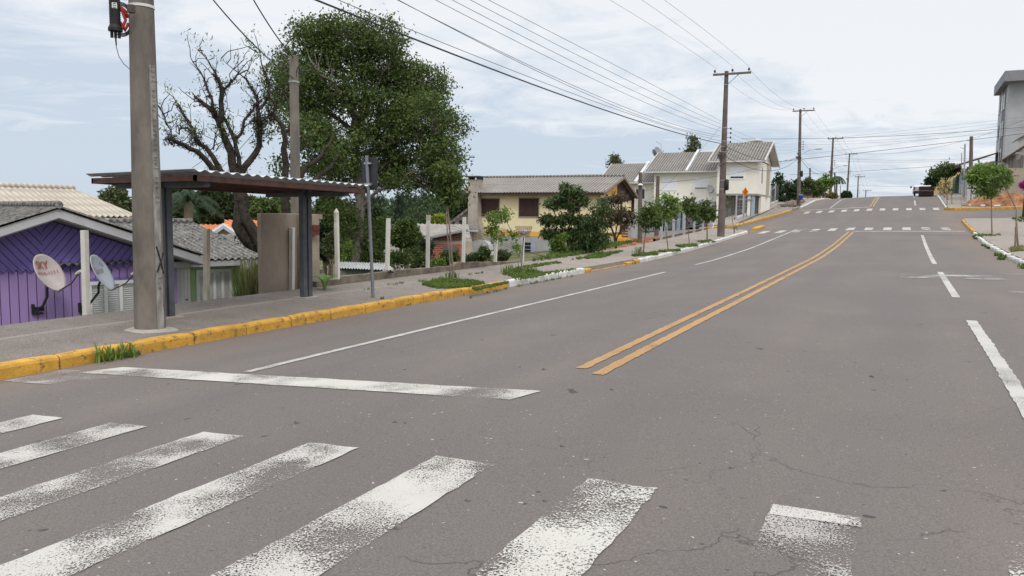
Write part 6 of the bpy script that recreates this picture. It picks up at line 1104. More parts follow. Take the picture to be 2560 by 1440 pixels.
# ================= lower houses on the left =================
TERRA = roofmat('terracotta_tiles', (.50, .17, .07), (.62, .24, .10), (.28, .11, .06), 2, .6, HU, .3, .7); WALLW = mat('white_house_wall', (.46, .45, .42), (.56, .55, .52), 1.5, .85)
HG_ = 'small houses in the valley'
def phouse(label, D, wall, roofm, wallm, axis=None, ridge=None, eave=None, over=.35, name='house', windows=(), depth=6.):
    """a gabled house: wall = (x0, x1, y_eave, y_base) seen at distance D, ridge height y; walls square to the view axis"""
    x0, x1, ye, yb = wall; a = A(*onD(x0, yb, D)); b_ = A(*onD(x1, yb, D)); u = unit(A(b_[0]-a[0], b_[1]-a[1], 0)); bk = A(-u[1], u[0], 0); 
    if np.dot(bk, a) < 0: bk = -bk
    zE = float(onD((x0+x1)/2, ye, D)[2]); zB = float(min(a[2], b_[2]))-1.5; W_ = np.linalg.norm(b_[:2]-a[:2]); zR = float(onD((x0+x1)/2, ridge, D+(depth/2 if axis != 'gable' else 0))[2]); o0 = A(a[0], a[1], 0)
    t = thing(name, A(a[0], a[1], zB), label, 'house', HG_); MB().pp(o0+A(0, 0, zB), u*W_, bk*depth, A(0, 0, zE-zB)).build('wall', wallm, t)
    if axis == 'gable':
        pk = o0+u*W_/2; MB().prism([o0+A(0, 0, zE), o0+u*W_+A(0, 0, zE), pk+A(0, 0, zR-.1)], bk*.1).build('gable', wallm, t); sl = (zR-zE)/(W_/2); mb = MB()
        for s_ in (1, -1): e_ = pk+u*s_*(W_/2+over)+A(0, 0, zE-sl*over)-bk*over; mb.corr(e_, bk*(depth+2*over), (pk-bk*over+A(0, 0, zR))-e_, .25, .025, .02, 1, 4)
        mb.build('roof', roofm, t)
        for s_ in (1, -1): e_ = pk+u*s_*(W_/2+over)+A(0, 0, zE-sl*over)-bk*(over+.02); r_ = pk-bk*(over+.02)+A(0, 0, zR); MB().prism([e_, r_, r_-A(0, 0, .16), e_-A(0, 0, .16)], -bk*.04).build('bargeboard', FASC if D < 40 else roofm, t)
    else:
        sl = (zR-zE)/(depth/2); mb = MB(); e_ = o0-u*over-bk*over+A(0, 0, zE-sl*over); r_ = o0-u*over+bk*depth/2+A(0, 0, zR); mb.corr(e_, u*(W_+2*over), r_-e_, .25, .025, .02, 1, 4); e2 = o0-u*over+bk*(depth+over)+A(0, 0, zE-sl*over); mb.corr(e2, u*(W_+2*over), r_-e2, .25, .025, .02, 1, 4); mb.build('roof', roofm, t)
        MB().pp(e_-A(0, 0, .15), u*(W_+2*over), bk*.05, A(0, 0, .13)).build('fascia', FASC, t)
    for (wx0, wx1, wy0, wy1, m_) in windows:
        p, q = A(*onP(wx0, wy1, o0, bk)), A(*onP(wx1, wy0, o0, bk)); L_ = float(np.dot(q-p, u)); MB().pp(p-bk*.03, u*L_, -bk*.03, A(0, 0, q[2]-p[2])).build('window', m_, t)
    return t
phouse('house with an orange tiled roof, left one seen past the bare trunk', 46, (497, 552, 574, 610), TERRA, WALLW, None, 561, depth=5); phouse('house with an orange tiled roof between the bare trunk and the plastered wall', 42, (575, 690, 600, 625), TERRA, WALLW, None, 550, depth=8)
phouse('small house with a white gable between the two orange roofs', 36, (533, 585, 580, 600), mat('pale_sheet_roof', (.42, .42, .42), (.5, .5, .5), 3), mat('beige_stained_wall', (.42, .36, .28), (.52, .45, .36), 3), 'gable', 562, over=.25, depth=4)
phouse('grey-roofed shed low between the trunk forks', 30, (568, 640, 616, 640), GREYROOF, WALLW, None, 586, depth=4)
phouse('white low house with a grey gable roof behind the dense garden tree', 38, (935, 1062, 592, 640), GREYROOF, WALLW, 'gable', 556, over=.5, windows=((1000, 1012, 606, 630, mat('cream_frame', (.6, .55, .4))), (948, 968, 600, 622, DGLASS)), depth=7)
phouse('long house with a weathered grey roof right of the garden tree', 44, (1050, 1160, 592, 640), mat('dull_grey_roof', (.20, .18, .165), (.29, .265, .24), 2), mat('grey_brown_wall', (.26, .23, .20), (.34, .30, .27), 2), None, 560, depth=8)
phouse('beige house with a small grey roof beside the chimney', 52, (1136, 1200, 546, 640), GREYROOF, mat('pinkish_beige_wall', (.52, .44, .35), (.58, .50, .41), 2), 'gable', 521, over=.4, windows=((1140, 1150, 578, 584, WALLW), (1148, 1160, 551, 562, DGLASS)), depth=7); phouse('lower wing of the beige house with a lean grey roof', 48, (1128, 1180, 571, 640), GREYROOF, MATS['pinkish_beige_wall'], None, 562, depth=4)
# brick shed
m, t_ = nodes_mat('red_brick'); b = t_.nodes['Principled BSDF']; b.inputs['Roughness'].default_value = .9; br = t_.nodes.new('ShaderNodeTexBrick'); tcb = t_.nodes.new('ShaderNodeNewGeometry'); cmbb = t_.nodes.new('ShaderNodeCombineXYZ'); sp2 = t_.nodes.new('ShaderNodeSeparateXYZ'); t_.links.new(tcb.outputs['Position'], sp2.inputs[0])
ln = t_.nodes.new('ShaderNodeVectorMath'); ln.operation = 'LENGTH'; cx2 = t_.nodes.new('ShaderNodeCombineXYZ'); t_.links.new(mt(t_, 'ADD', mt(t_, 'MULTIPLY', sp2.outputs[0], .86), mt(t_, 'MULTIPLY', sp2.outputs[1], .5)), cmbb.inputs[0]); t_.links.new(sp2.outputs[2], cmbb.inputs[1]); t_.links.new(cmbb.outputs[0], br.inputs[0])
br.inputs['Scale'].default_value = 1; br.inputs['Brick Width'].default_value = .24; br.inputs['Row Height'].default_value = .085; br.inputs['Mortar Size'].default_value = .009; br.inputs['Color1'].default_value = (.33, .075, .04, 1); br.inputs['Color2'].default_value = (.24, .05, .03, 1); br.inputs['Mortar'].default_value = (.30, .26, .23, 1); t_.links.new(br.outputs[0], b.inputs['Base Color']); BRICK = m
D = 36.; a = A(*onD(1079, 680, D)); b_ = A(*onD(1164, 680, D)); u = unit(A(b_[0]-a[0], b_[1]-a[1], 0)); bk = A(-u[1], u[0], 0); W_ = np.linalg.norm((b_-a)[:2]); zl, zr_ = float(onD(1079, 600, D)[2]), float(onD(1164, 582, D)[2]); o0 = A(a[0], a[1], 0); zb_ = float(a[2])-.8
t = thing('brick_shed', (a[0], a[1], zb_), 'red brick shed with a concrete band and grey louvred window', 'shed'); MB().prism([o0+A(0, 0, zb_), o0+u*W_+A(0, 0, zb_), o0+u*W_+A(0, 0, zr_), o0+A(0, 0, zl)], bk*3).build('wall', BRICK, t)
zz_ = float(onD(1120, 607, D)[2]); MB().pp(o0-bk*.012+A(0, 0, zz_-.07)+u*.02, u*(W_-.04), bk*.01, A(0, 0, .16)).build('concrete_band', mat('band_concrete', (.30, .24, .20), (.38, .31, .27), 5), t)
MB().pp(o0-bk*.35-u*.15+A(0, 0, zl+.03), u*(W_+.25)+A(0, 0, (zr_-zl)*1.12), bk*3.6, A(0, 0, .05)).build('roof', mat('dark_tin', (.07, .065, .065), (.14, .13, .13), 4), t)
p, q = A(*onP(1107, 652, o0, bk)), A(*onP(1145, 618, o0, bk)); L_ = float(np.dot(q-p, u)); w_ = MB().pp(p-bk*.02, u*L_, -bk*.02, A(0, 0, q[2]-p[2])).build('window', mat('grey_blue_steel', (.09, .11, .12), (.14, .16, .17), 6), t); mb = MB()
for i in range(4): mb.pp(p-bk*.05+u*.08+A(0, 0, (q[2]-p[2])*(.2+.2*i)), u*(L_-.3), -bk*.05, A(0, 0, .015)+bk*.04)
mb.build('louvre', MATS['grey_blue_steel'], w_)
# white shed with a wavy tin roof right behind the low wall
D = 21.; P_ = A(*onD(848, 671, D)); Q_ = A(*onD(985, 677, D-1.4)); bk = unit(A(P_[0], P_[1], 0)); t = thing('white_shed', P_-A(0, 0, 1.5), 'small white board shed with a corrugated tin roof behind the low wall', 'shed'); e_ = (Q_-P_)
mb = MB(); mb.corr(P_, e_, bk*2.6+A(0, 0, .02), .10, .016, .004, 1, 6); mb.build('roof', mat('white_tin', (.40, .40, .40), (.52, .52, .51), 4, .5), t); MB().pp(P_+bk*.25+e_*.0-A(0, 0, 1.5), e_*.82, bk*2, A(0, 0, 1.44)).build('wall', boards('grey_white_boards', (.40, .41, .42), (.48, .49, .5), .2, 0, .5, unit(e_)), t); mb = MB()
for f in (.01, .3, .6): mb.pp(P_-A(0, 0, .04)+bk*(.02+f*3)+A(0, 0, -.02), e_, bk*.04, A(0, 0, .035))
mb.build('batten', DARKST, t)
# litter basket on a post
P = A(*g(1303, 659)); t = thing('litter_basket', P, 'woven wire litter basket with a white bag, raised on a thin grey post', 'litter basket'); zt_ = ztop(P, 1310, 592); T = line(P, 1309, 593); MB().tube([P-A(0, 0, .1), T], .022, 8).build('post', mat('grey_post_paint', (.13, .14, .15)), t); z1 = ztop(P, 1310, 567); Wc = MATS.get('rust_wire') or mat('rust_wire', (.16, .10, .06), (.24, .16, .10), 12); mb = MB(); rt_ = unit(A(-P[1], P[0], 0))*-1; fw = unit(A(P[0], P[1], 0)); c0, c1 = A(T[0], T[1], zt_), A(T[0], T[1], z1); h0, h1 = .17, .27
def rc(c, h, k): return [c+rt_*h*a_+fw*h*b2_*.75 for a_, b2_ in ((-1, -1), (1, -1), (1, 1), (-1, 1))][k % 4]
for q in np.linspace(0, 1, 8):
    c = c0+(c1-c0)*q; h = h0+(h1-h0)*q
    for k in range(4): mb.tube([rc(c, h, k), rc(c, h, k+1)], .006 if q < 1 else .011, 4, False)
for k in range(4):
    for s_ in np.linspace(0, 1, 9): mb.tube([rc(c0, h0, k)*(1-s_)+rc(c0, h0, k+1)*s_, rc(c1, h1, k)*(1-s_)+rc(c1, h1, k+1)*s_], .006, 4, False)
mb.build('basket', Wc, t)
bg_ = thing('rubbish_bag', c0, 'crumpled white plastic bag inside the wire litter basket', 'bag'); rr = np.random.default_rng(3); V = []; F = []
for i in range(7):
    for j in range(12): a_ = j/12*6.283; r_ = .15*math.sin(math.pi*(i+.6)/7.6)*(1+rr.uniform(-.22, .22)); V.append(c0+rt_*r_*math.cos(a_)+fw*r_*math.sin(a_)+A(0, 0, .03+.036*i))
F = [(i*12+j, i*12+(j+1) % 12, (i+1)*12+(j+1) % 12, (i+1)*12+j) for i in range(6) for j in range(12)]; mb = MB(); mb.add(V, F, True); mb.build('sack', mat('white_plastic', (.5, .5, .54), (.25, .25, .33), 14, .4), bg_)
# cream wires sagging behind the posts towards the cream house basement
for k, dy in enumerate((0, 6)): cpx(('upper', 'lower')[k]+' thin wire drooping past the chimney base of the cream house', [(1130, 565+dy), (1210, 590+dy), (1290, 621+dy*.7), (1370, 643)], Y=24.6, r=.006, grp='wires at the cream house')
for (xb, yb, xt, yt, r_, lb) in ((1600, 606, 1601, 431, .12, 'grey service post beside the metal cabinet'), (1641, 600, 1645, 440, .12, 'brown service post with a small bracket before the middle townhouse')):
    P = A(*onX(xb, yb, -12.6)); T = line(P, xt, yt); t = thing('service_post', P, lb, 'post'); MB().tube([P-A(0, 0, .8), T], [.14, .10], 8).build('shaft', CONC2, t); MB().tube([T-A(0, 0, .9), T-A(-.25, 0, .8), T-A(-.3, 0, 1.0)], .02, 5).build('bracket', GALV, t)
pl_ = A(*onX(1601, 463, -12.6)); t = thing('small_lamp', pl_, 'small white lamp on the grey service post', 'lamp'); MB().tube([pl_, pl_+A(0, 0, .05), pl_+A(0, 0, .09)], [.14, .12, .04], 10).build('lamp_shade', WHITEP, t)
cable('cable from the small lamp post to the middle townhouse service post', onX(1601, 470, -12.6), onX(1645, 457, -12.6), .25, .012, 'wires at the cream house')
# orange earth bank below the porch and stones
def mound(name, label, cat, c, rx, ry, h, m, seed, fn, n=34, parent=None):
    rr = np.random.default_rng(seed); ph = rr.uniform(0, 6, 8); xs_ = np.linspace(-1, 1, n); mb = MB()
    def f(X, Y):
        q = np.maximum(0, 1-X**2-Y**2); z = q**.8*h*(1+.25*np.sin(5*X+ph[0])*np.cos(4*Y+ph[1])+.16*np.sin(13*X+ph[2]+2*Y)*np.cos(11*Y+ph[3])+.09*np.sin(29*X+ph[4])*np.sin(27*Y+ph[5])); return z
    X, Y = np.meshgrid(xs_, xs_); Z = f(X, Y)+rr.normal(size=X.shape)*.015*h*(X**2+Y**2 < .9); V = [(c[0]+x*rx, c[1]+y*ry, float(fn(c[0]+x*rx, c[1]+y*ry))-.04+z) for x, y, z in zip(X.ravel(), Y.ravel(), Z.ravel())]
    mb.add(V, [(j*n+i, j*n+i+1, (j+1)*n+i+1, (j+1)*n+i) for j in range(n-1) for i in range(n-1) if X[j, i]**2+Y[j, i]**2 < 1.05], False); return tag(mb.build(name, m), label, cat)
EARTH = mat('red_earth', (.13, .055, .028), (.36, .175, .09), 2.2, .95, .05, 9, contrast=(.35, .65)); c = onX(1600, 607, -13.2); mound('earth_bank', 'low bank of orange earth before the porch and cabinet', 'earth', c, 1.5, 5, .45, EARTH, 2, terrain)
# ================= far left up the hill =================
HB = 'bushes up the left side of the hill'
for k, (cx, yt, w, h, D_, lf, lb) in enumerate(((1948, 428, 40, 75, 93, LDK, 'dark tree right behind the overhanging townhouse'), (1975, 452, 52, 50, 92, LDK, 'dark spreading bush between townhouse and second hill pole'), (2022, 441, 34, 45, 100, LOLV, 'greyish tree with a thin pole behind, right of the second hill pole'), (2045, 455, 34, 34, 108, LMID, 'green tree left of the bright one beside the third hill pole'), (2063, 437, 42, 36, 112, LBR, 'bright green tree touching the third hill pole'), (2112, 476, 16, 22, 150, LDK, 'low tree left of the brow pole'), (2123, 480, 12, 16, 152, LDK, 'low dark crown right of the brow pole'), (1995, 448, 20, 30, 96, LDK, 'dark shrub at the foot of the second hill pole'))):
    top = onD(cx, yt, D_); s_ = D_/FPX; fn_ = prof(top[1])-.2 if k > 4 else float(walk2(-11., top[1]))-.4; b0 = A(top[0], top[1], float(fn_)); H_ = max(.8, top[2]-b0[2]); w_ = w*s_/2; h_ = min(h*s_, H_)
    simple_tree('hillside_tree', lb, b0, max(.4, H_-h_*.5), [(0, 0, H_-h_*.3, w_*.6, w_*.6, h_*.3), (w_*.45, 0, H_-h_*.5, w_*.55, w_*.55, h_*.28), (-w_*.45, .2, H_-h_*.55, w_*.55, w_*.55, h_*.3), (0, 0, H_-h_*.75, w_*.8, w_*.8, h_*.22)], max(.04, H_*.02), lf, THINB, 12, 40, .3, w_*.25, 200+k, 'tree', HB, frac=.6, lo=.3)
C = []
for k in range(90): Y_ = rg.uniform(84, 98); C.append((rg.uniform(-14.5, -12.9), Y_, float(walk2(-11., Y_))-.2))
tag(blades('verge_grass', C, LBR, 'x', 'grass', 26, 1.0, .03, 7, kind='stuff'), 'tall green grass bank behind the hillside fence', 'grass', kind='stuff')
P3 = PB[3][0]; bp_ = A(*onY(2001, 493, 83.4)); t = thing('blue_bin', bp_, 'small blue litter bin strapped to the second hill pole', 'bin'); MB().tube([bp_-A(-.05, 0, .25), bp_+A(.05, 0, .2)], [.17, .21], 12).build('body', mat('blue_plastic', (.015, .04, .16), (.02, .06, .22), 5, .5), t); MB().tube([bp_+A(.05, 0, .2), bp_+A(.05, 0, .26)], [.22, .2], 12).build('rim', mat('pale_blue_rim', (.25, .33, .45)), t)
gb = A(-10.2, 80.2, float(walk2(-10.2, 80.2))); t = thing('tree_guard', gb, 'low green wire guard on the pavement corner before the planter', 'tree guard'); mb = MB()
for k in range(14): a_ = k/14*6.283; mb.tube([gb+A(.7*math.cos(a_), .7*math.sin(a_), 0), gb+A(.75*math.cos(a_), .75*math.sin(a_), .45)], .012, 4)
mb.tube([gb+A(.75*math.cos(a_), .75*math.sin(a_), .44) for a_ in np.linspace(0, 6.283, 20)], .015, 4); mb.build('wire_panel', mat('green_wire', (.14, .2, .17)), t)
t = thing('planter', (-10.2, 86, float(walk2(-10.2, 86))), 'rough stone-edged flower bed beside the white kerb', 'planter'); mb = MB(); rr = random.Random(4)
for k in range(46): Y_ = 82.4+rr.random()*9; x_ = rr.uniform(-11.0, -9.6); z_ = float(walk2(-10, Y_)); r_ = rr.uniform(.12, .25); mb.tube([(x_-r_, Y_, z_+.1), (x_, Y_+.05, z_+.14), (x_+r_, Y_, z_+.1)], [r_*.5, r_, r_*.5], 6)
mb.build('stones', mat('planter_stone', (.13, .09, .08), (.22, .16, .14), 3), t)
phouse('brown house with a low roof behind the hillside trees', 118, (1995, 2052, 478, 500), GREYROOF, mat('brown_wall', (.22, .15, .11), (.3, .2, .15), 2), None, 463, depth=6); phouse('grey far house with a pale roof left of the third hill pole', 135, (2030, 2060, 484, 500), mat('pale_grey_roof', (.35, .34, .33), (.42, .41, .4), 2), WALLW, 'gable', 464, depth=6)
for x_, y0, y1, D_, lb in ((2025, 420, 470, 118, 'thin brown pole behind the greyish hillside tree'), (2087, 431, 494, 128, 'tall thin pole just right of the third hill pole'), (2101, 463, 494, 140, 'short post standing on the brow left of the brow pole'), (2050, 466, 492, 112, 'first of the thin garden posts on the brow'), (2057, 466, 492, 113, 'second of the thin garden posts on the brow'), (2064, 467, 492, 114, 'third of the thin garden posts on the brow')):
    tag(MB().tube([onD(x_, y1+14, D_), onD(x_, y0, D_)], .12 if y1-y0 > 40 else .06, 6).build('thin_pole', CONC2), lb, 'pole')
top = A(*onD(2093, 441, 125)); b0 = A(top[0], top[1], float(prof(top[1]))-.3); t = thing('palm_tree', b0, 'small drooping palm beside the third hill pole', 'palm tree'); MB().tube([b0, top], [.14, .1], 7).build('trunk', THINB, t); C = []
mb = MB()
for k in range(14):
    a_ = k*.45; pts = [top+A(math.cos(a_)*1.3*s_, math.sin(a_)*1.3*s_, .45*s_-1.5*s_*s_) for s_ in np.linspace(0, 1, 6)]
    for p_, q_ in zip(pts[:-1], pts[1:]): s2 = unit(np.cross(q_-p_, A(0, 0, 1)))*.16; mb.add([p_-s2, q_-s2-A(0, 0, .12), q_, p_, q_+s2-A(0, 0, .12), p_+s2], [(0, 1, 2, 3), (3, 2, 4, 5)])
mb.build('fronds', MATS['palm_fronds'], t)
p = onD(2072, 488, 119); simple_tree('pole_bush', 'rusty green bush round the foot of the third hill pole', A(p[0], p[1], float(prof(p[1]))-.2), .6, [(0, 0, .5, .8, .8, .45), (.5, 0, .4, .6, .6, .4)], .04, leafmat('rusty_leaves', (.10, .07, .02), (.24, .17, .05), .3), THINB, 20, 40, .22, .3, 230, 'shrub', HB)
# ================= right-hand side =================
RW = 'right'; gr = lambda x, y: A(*g(x, y, walk))
WALLB = mat('beige_retaining_wall', (.30, .25, .205), (.37, .31, .26), 1.0, .92, .004, 20); BLK = mat('grey_block_wall', (.22, .21, .20), (.31, .295, .28), 2, .92); GRW = mat('light_grey_render', (.40, .39, .38), (.46, .45, .44), 1.5, .85)
YB = 79.5; zg0 = float(walk(6., YB)); xl = onY(2490, 450, YB)[0]; zt_ = onY(2530, 420, YB)[2]; t = thing('retaining_wall', (xl, YB, zg0), 'tall beige retaining wall behind the earth pile at the right edge', 'wall'); MB().box(xl, YB, zg0-.5, xl+14, YB+.3, zt_).build('wall', WALLB, t)
xm = onY(2418, 470, YB)[0]; z2 = onY(2440, 455, YB)[2]; t = thing('block_wall', (xm, YB, zg0), 'lower grey block wall left of the beige retaining wall', 'wall'); MB().box(xm, YB+.02, zg0-.5, xl-.005, YB+.25, z2).build('wall', BLK, t); 
for px_ in (2424, 2436): x_ = onY(px_, 450, YB)[0]; MB().box(x_-.14, YB-.06, zg0-.4, x_+.14, YB+.2, onY(px_, 424, YB)[2]).build('pillar', GRW, t)
# tower block
YT2 = 92.; X0 = onY(2517, 300, YT2)[0]; XS_ = onY(2512, 190, YT2-1.4)[0]; z_t = onY(2512, 203, YT2-1.4)[2]; zs2 = onY(2512, 177, YT2-1.4)[2]; YE = onX(2489, 380, X0)[1]; YS_ = onX(2485, 228, XS_)[1]; t = thing('apartment_block', (X0, YT2, zg0), 'four-storey grey apartment block with an overhanging flat roof at the right edge', 'building')
MB().box(X0, YT2, zg0-1, X0+16, YE, z_t).build('wall', mat('pale_grey_facade', (.36, .36, .37), (.42, .42, .43), 1.2, .85), t); MB().box(XS_, YT2-1.4, z_t, X0+17, YS_, zs2).build('roof_slab', mat('mid_grey_fascia', (.20, .20, .215), (.24, .24, .255), 2, .8), t)
hgt = (z_t-zg0-2.2)/4; DGR = mat('dark_grey_panel', (.13, .14, .16), (.17, .18, .2), 2); FR = (YE-YT2)/13.5; MB().box(X0-.03, YT2+3.0*FR, zg0, X0-.001, YT2+7.6*FR, z_t-.02).build('dark_band', DGR, t)
for f in range(4):
    zf = z_t-.6-f*2.75
    for y_ in (YT2+3.4*FR, YT2+5.9*FR, YT2+10.2*FR):
        w_ = MB().box(X0-.07, y_, zf-1.5, X0-.035 if y_ < YT2+8*FR else X0-.002, y_+1.3, zf).build('window', DGLASS, t); mb = MB(); mb.box(X0-.10, y_-.05, zf-1.55, X0-.036 if y_ < YT2+8*FR else X0-.003, y_+1.35, zf-1.5); mb.box(X0-.10, y_+.6, zf-1.5, X0-.071, y_+.68, zf); mb.build('frame', ALUW, w_)
# porch house above the wall
YP = 81.; t = thing('porch_house', onY(2530, 420, YP), 'grey house with a tiled porch roof standing on the retaining wall', 'house'); zE = onY(2509, 398, YP)[2]; xE = onY(2507, 398, YP)[0]; x1 = onY(2523, 400, YP)[0]; MB().box(x1, YP+.5, zt_-.3, x1+10, YP+6, zE+.5).build('wall', GRW, t); e_ = A(xE, YP-.4, zE); up = A(*onY(2548, 372, YP-.4))-e_
mb = MB(); mb.corr(e_, A(0, 6, 0), up*1.6, .25, .03, .03, 2, 4); mb.build('roof', roofmat('porch_tiles', (.22, .19, .17), (.30, .27, .25), (.12, .11, .10), 1.5, .55, (0, 1, 0), .25), t); MB().prism([e_, e_+up*1.6, e_+up*1.6-A(0, 0, .22), e_-A(0, 0, .14)], (0, -.05, 0)).build('bargeboard', DKWOOD, t)
g0 = A(*onY(2536, 380, YP+1)); MB().prism([g0, A(*onY(2546, 348, YP+1)), A(*onY(2590, 330, YP+1)), A(*onY(2590, 385, YP+1))], (0, .1, 0)).build('upper_gable', GRW, t); mb = MB(); a_ = A(*onY(2545, 347, YP+.6)); mb.corr(a_, A(0, 4, 0), A(*onY(2600, 315, YP+.6))-a_, .25, .03, .03, 1, 4); mb.build('upper_roof', MATS['porch_tiles'], t)
for px_ in (2528, 2535, 2556): x_ = onY(px_, 400, YP)[0]; MB().box(x_-.12, YP+.1, zt_-.3, x_+.12, YP+.3, onY(px_, 388, YP)[2]).build('porch_post', mat('grey_brown_post', (.16, .14, .12)), t)
q0, q1, q2 = onY(2512, 401, YP), onY(2514, 405, YP), onY(2525, 409, YP); MB().tube([q0, q1, q2], .05, 6).build('drain_pipe', DARKST, t)
# green-roofed shed, grey house, yellow building along the street
XS = 6.0; a_, b_ = onX(2420, 440, XS)[1], onX(2399, 440, XS)[1]; z_w = onX(2412, 424, XS)[2]; t = thing('grey_street_house', (XS, a_, zg0), 'grey street house with a brown eave and green shutters', 'house'); MB().box(XS, a_, zg0-1, XS+6, b_, z_w).build('wall', GRW, t)
e0, e1 = A(XS-.9, a_-1.0, onX(2412, 421, XS)[2]), A(XS-.9, b_+6, onX(2392, 426, XS)[2]+.2); MB().prism([e0, A(XS+3, a_-1, e0[2]+1.3), A(XS+3, b_+6, e1[2]+1.3), e1], (0, 0, .12)).build('roof', mat('brown_tiles', (.16, .085, .06), (.22, .13, .09), 3), t); MB().pp(e0-A(0, 0, .25), e1-e0, (.08, 0, 0), (0, 0, .22)).build('eave_board', DKWOOD, t)
y0, y1 = b_, onX(2385, 440, XS)[1]; MB().box(XS+.4, y0, zg0-1, XS+5, y1, z_w-.1).build('shop_wall', mat('green_shutter', (.05, .11, .09), (.07, .14, .12), 4), t)
for yy_ in np.linspace(y0, y1, 5): MB().box(XS-.1, yy_-.09, zg0-.5, XS+.1, yy_+.09, z_w).build('column', mat('green_column', (.09, .14, .11)), t)
y_ = (a_+b_)/2; MB().box(XS-.03, y_-.8, zg0+1.2, XS-.001, y_+.4, zg0+2.4).build('window', WALLW, t)
YEL = mat('yellow_render', (.62, .47, .20), (.68, .53, .25), 1.5, .85); yy0, yy1 = onX(2384, 450, XS+.2)[1], onX(2340, 450, XS+.2)[1]; z_y = onX(2380, 430, XS+.2)[2]; t = thing('yellow_building', (XS+.2, yy0, zg0), 'long pale yellow building along the street before the brow', 'building'); zg1 = float(walk(6., yy0))
MB().box(XS+.2, yy0, zg1-1, XS+9, yy1, z_y).build('wall', YEL, t); MB().box(XS+.1, yy0-.1, z_y, XS+9, yy1, z_y+.15).build('coping', mat('grey_coping', (.3, .3, .28)), t); MB().box(XS+.17, yy0, zg1-1, XS+.199, yy1, zg1+.7).build('plinth', ORANGE, t)
for q in (.12, .3, .55): y_ = yy0+(yy1-yy0)*q; MB().box(XS+.16, y_, zg1+.2, XS+.198, y_+1.4, zg1+2.3).build('door', mat('grey_door', (.3, .32, .34)), t)
x_, z_ = onY(2313, 455, 150)[0], onY(2320, 449, 150)[2]; t = thing('yellow_annex', (x_, 150, 4), 'low cream annex at the far end of the yellow building', 'building'); MB().box(x_, 150, 3, x_+9, 158, z_).build('wall', YEL, t); MB().box(x_-.1, 149.9, z_, x_+9.1, 158.1, z_+.2).build('coping', MATS['grey_coping'], t)
a_ = A(*onY(2424, 418, 85)); b_ = A(*onY(2487, 402, 85)); t = thing('green_roof_shed', a_, 'dark green lean-to roof between the block wall and the apartment block', 'shed'); MB().prism([a_, b_, b_-A(0, 0, .3), a_-A(0, 0, .15)], (0, 5, 0)).build('roof', mat('bottle_green_roof', (.03, .06, .05), (.05, .08, .07), 3), t); MB().box(a_[0]+.2, 85.3, zg0, b_[0]+.6, 85.5, a_[2]-.1).build('wall', mat('olive_grey_wall', (.14, .145, .13), (.19, .19, .17), 2), t); MB().prism([A(a_[0]+.2, 85.35, a_[2]-.12), A(b_[0]+.3, 85.35, a_[2]-.12), A(b_[0]+.3, 85.35, b_[2]-.25)], (0, .1, 0)).build('gable', MATS['bottle_green_roof'], t); MB().prism([a_+A(0, -.06, .02), b_+A(0, -.06, .02), b_+A(0, -.06, -.25), a_+A(0, -.06, -.14)], (0, .05, 0)).build('bargeboard', PINKB, t)
# earth pile, rubble
mound('earth_pile', 'big heap of reddish excavated earth on the right-hand pavement corner', 'earth', (7.9, 77.2), 3.6, 1.9, .95, EARTH, 5, walk); rr = random.Random(8); zc_ = lambda x, y: float(walk(x, y))
for k, (x_, y_, lb) in enumerate(((5.7, 75.4, 'broken white slab piece at the left foot of the earth pile'), (6.6, 75.1, 'white broken slab before the middle of the earth pile'), (4.9, 76.2, 'pale slab fragment farther left of the earth pile'), (8.3, 75.4, 'small white rubble lump before the right part of the earth pile'))):
    w = rr.uniform(.25, .45); o = MB().pp((x_, y_, zc_(x_, y_)+.05), (w, .1, .03), (-.08, w*.7, .05), (0, 0, .07)).build('rubble_piece', mat('white_rubble', (.45, .42, .38), (.55, .52, .48), 6)); tag(o, lb, 'rubble', 'rubble round the earth pile')
t = thing('concrete_ramp', (9.5, 77.5, zg0), 'smooth grey concrete ramp against the retaining wall right of the earth pile', 'ramp'); MB().prism([(8.2, YB-.05, zg0-.2), (12, YB-.05, zg0-.2), (12, YB-.05, zg0+1.9), (9.6, YB-.05, zg0+1.5)], (0, -1.2, 0)).build('slab', mat('ramp_concrete', (.32, .29, .26), (.38, .35, .31), 1.5), t)
# street-name sign, poles, saplings
def rp(x_, y_): return gr(x_, y_)
P = rp(2404, 519); T = line(P, 2404, 440); t = thing('street_name_sign', P, 'blue street-name plate on a thin post at the far right corner', 'street sign'); MB().tube([P-A(0, 0, .1), T], .035, 8).build('post', GALV, t); a_ = A(*onP(2403, 450, P, (0, 1, 0))); MB().box(a_[0], P[1]-.03, a_[2], a_[0]+.72, P[1]-.01, a_[2]+.30).build('plate', mat('blue_enamel', (.03, .09, .25), (.04, .11, .30), 5, .4), t); MB().box(a_[0]-.02, P[1]+.0, a_[2]-.28, a_[0]+.02, P[1]+.5, a_[2]-.02).build('plate', MATS['blue_enamel'], t)
for nm, xb, yb, xt, yt, Y_, r_, mm, lb in (('wooden_pole', 2426, 470, 2428.5, 341, 83, .19, CONC2, 'thick brown pole above the block wall on the right'), ('steel_pole', 2409, 486, 2412.5, 360, 80, .09, GALV, 'slim galvanised pole beside the blue street sign'), ('aerial_mast', 2404, 425, 2404, 382, 96, .05, GALV, 'thin aerial mast over the grey street house')):
    b0, T = A(*onY(xb, yb+8, Y_)), A(*onY(xt, yt, Y_)); t = thing(nm, b0, lb, 'pole'); MB().tube([b0, T], [r_, r_*.75], 10).build('shaft', mm, t)
    if nm != 'aerial_mast': MB().tube([T-A(0, 0, .4), T-A(.35, 0, .3)], .03, 5).build('bracket', GALV, t)
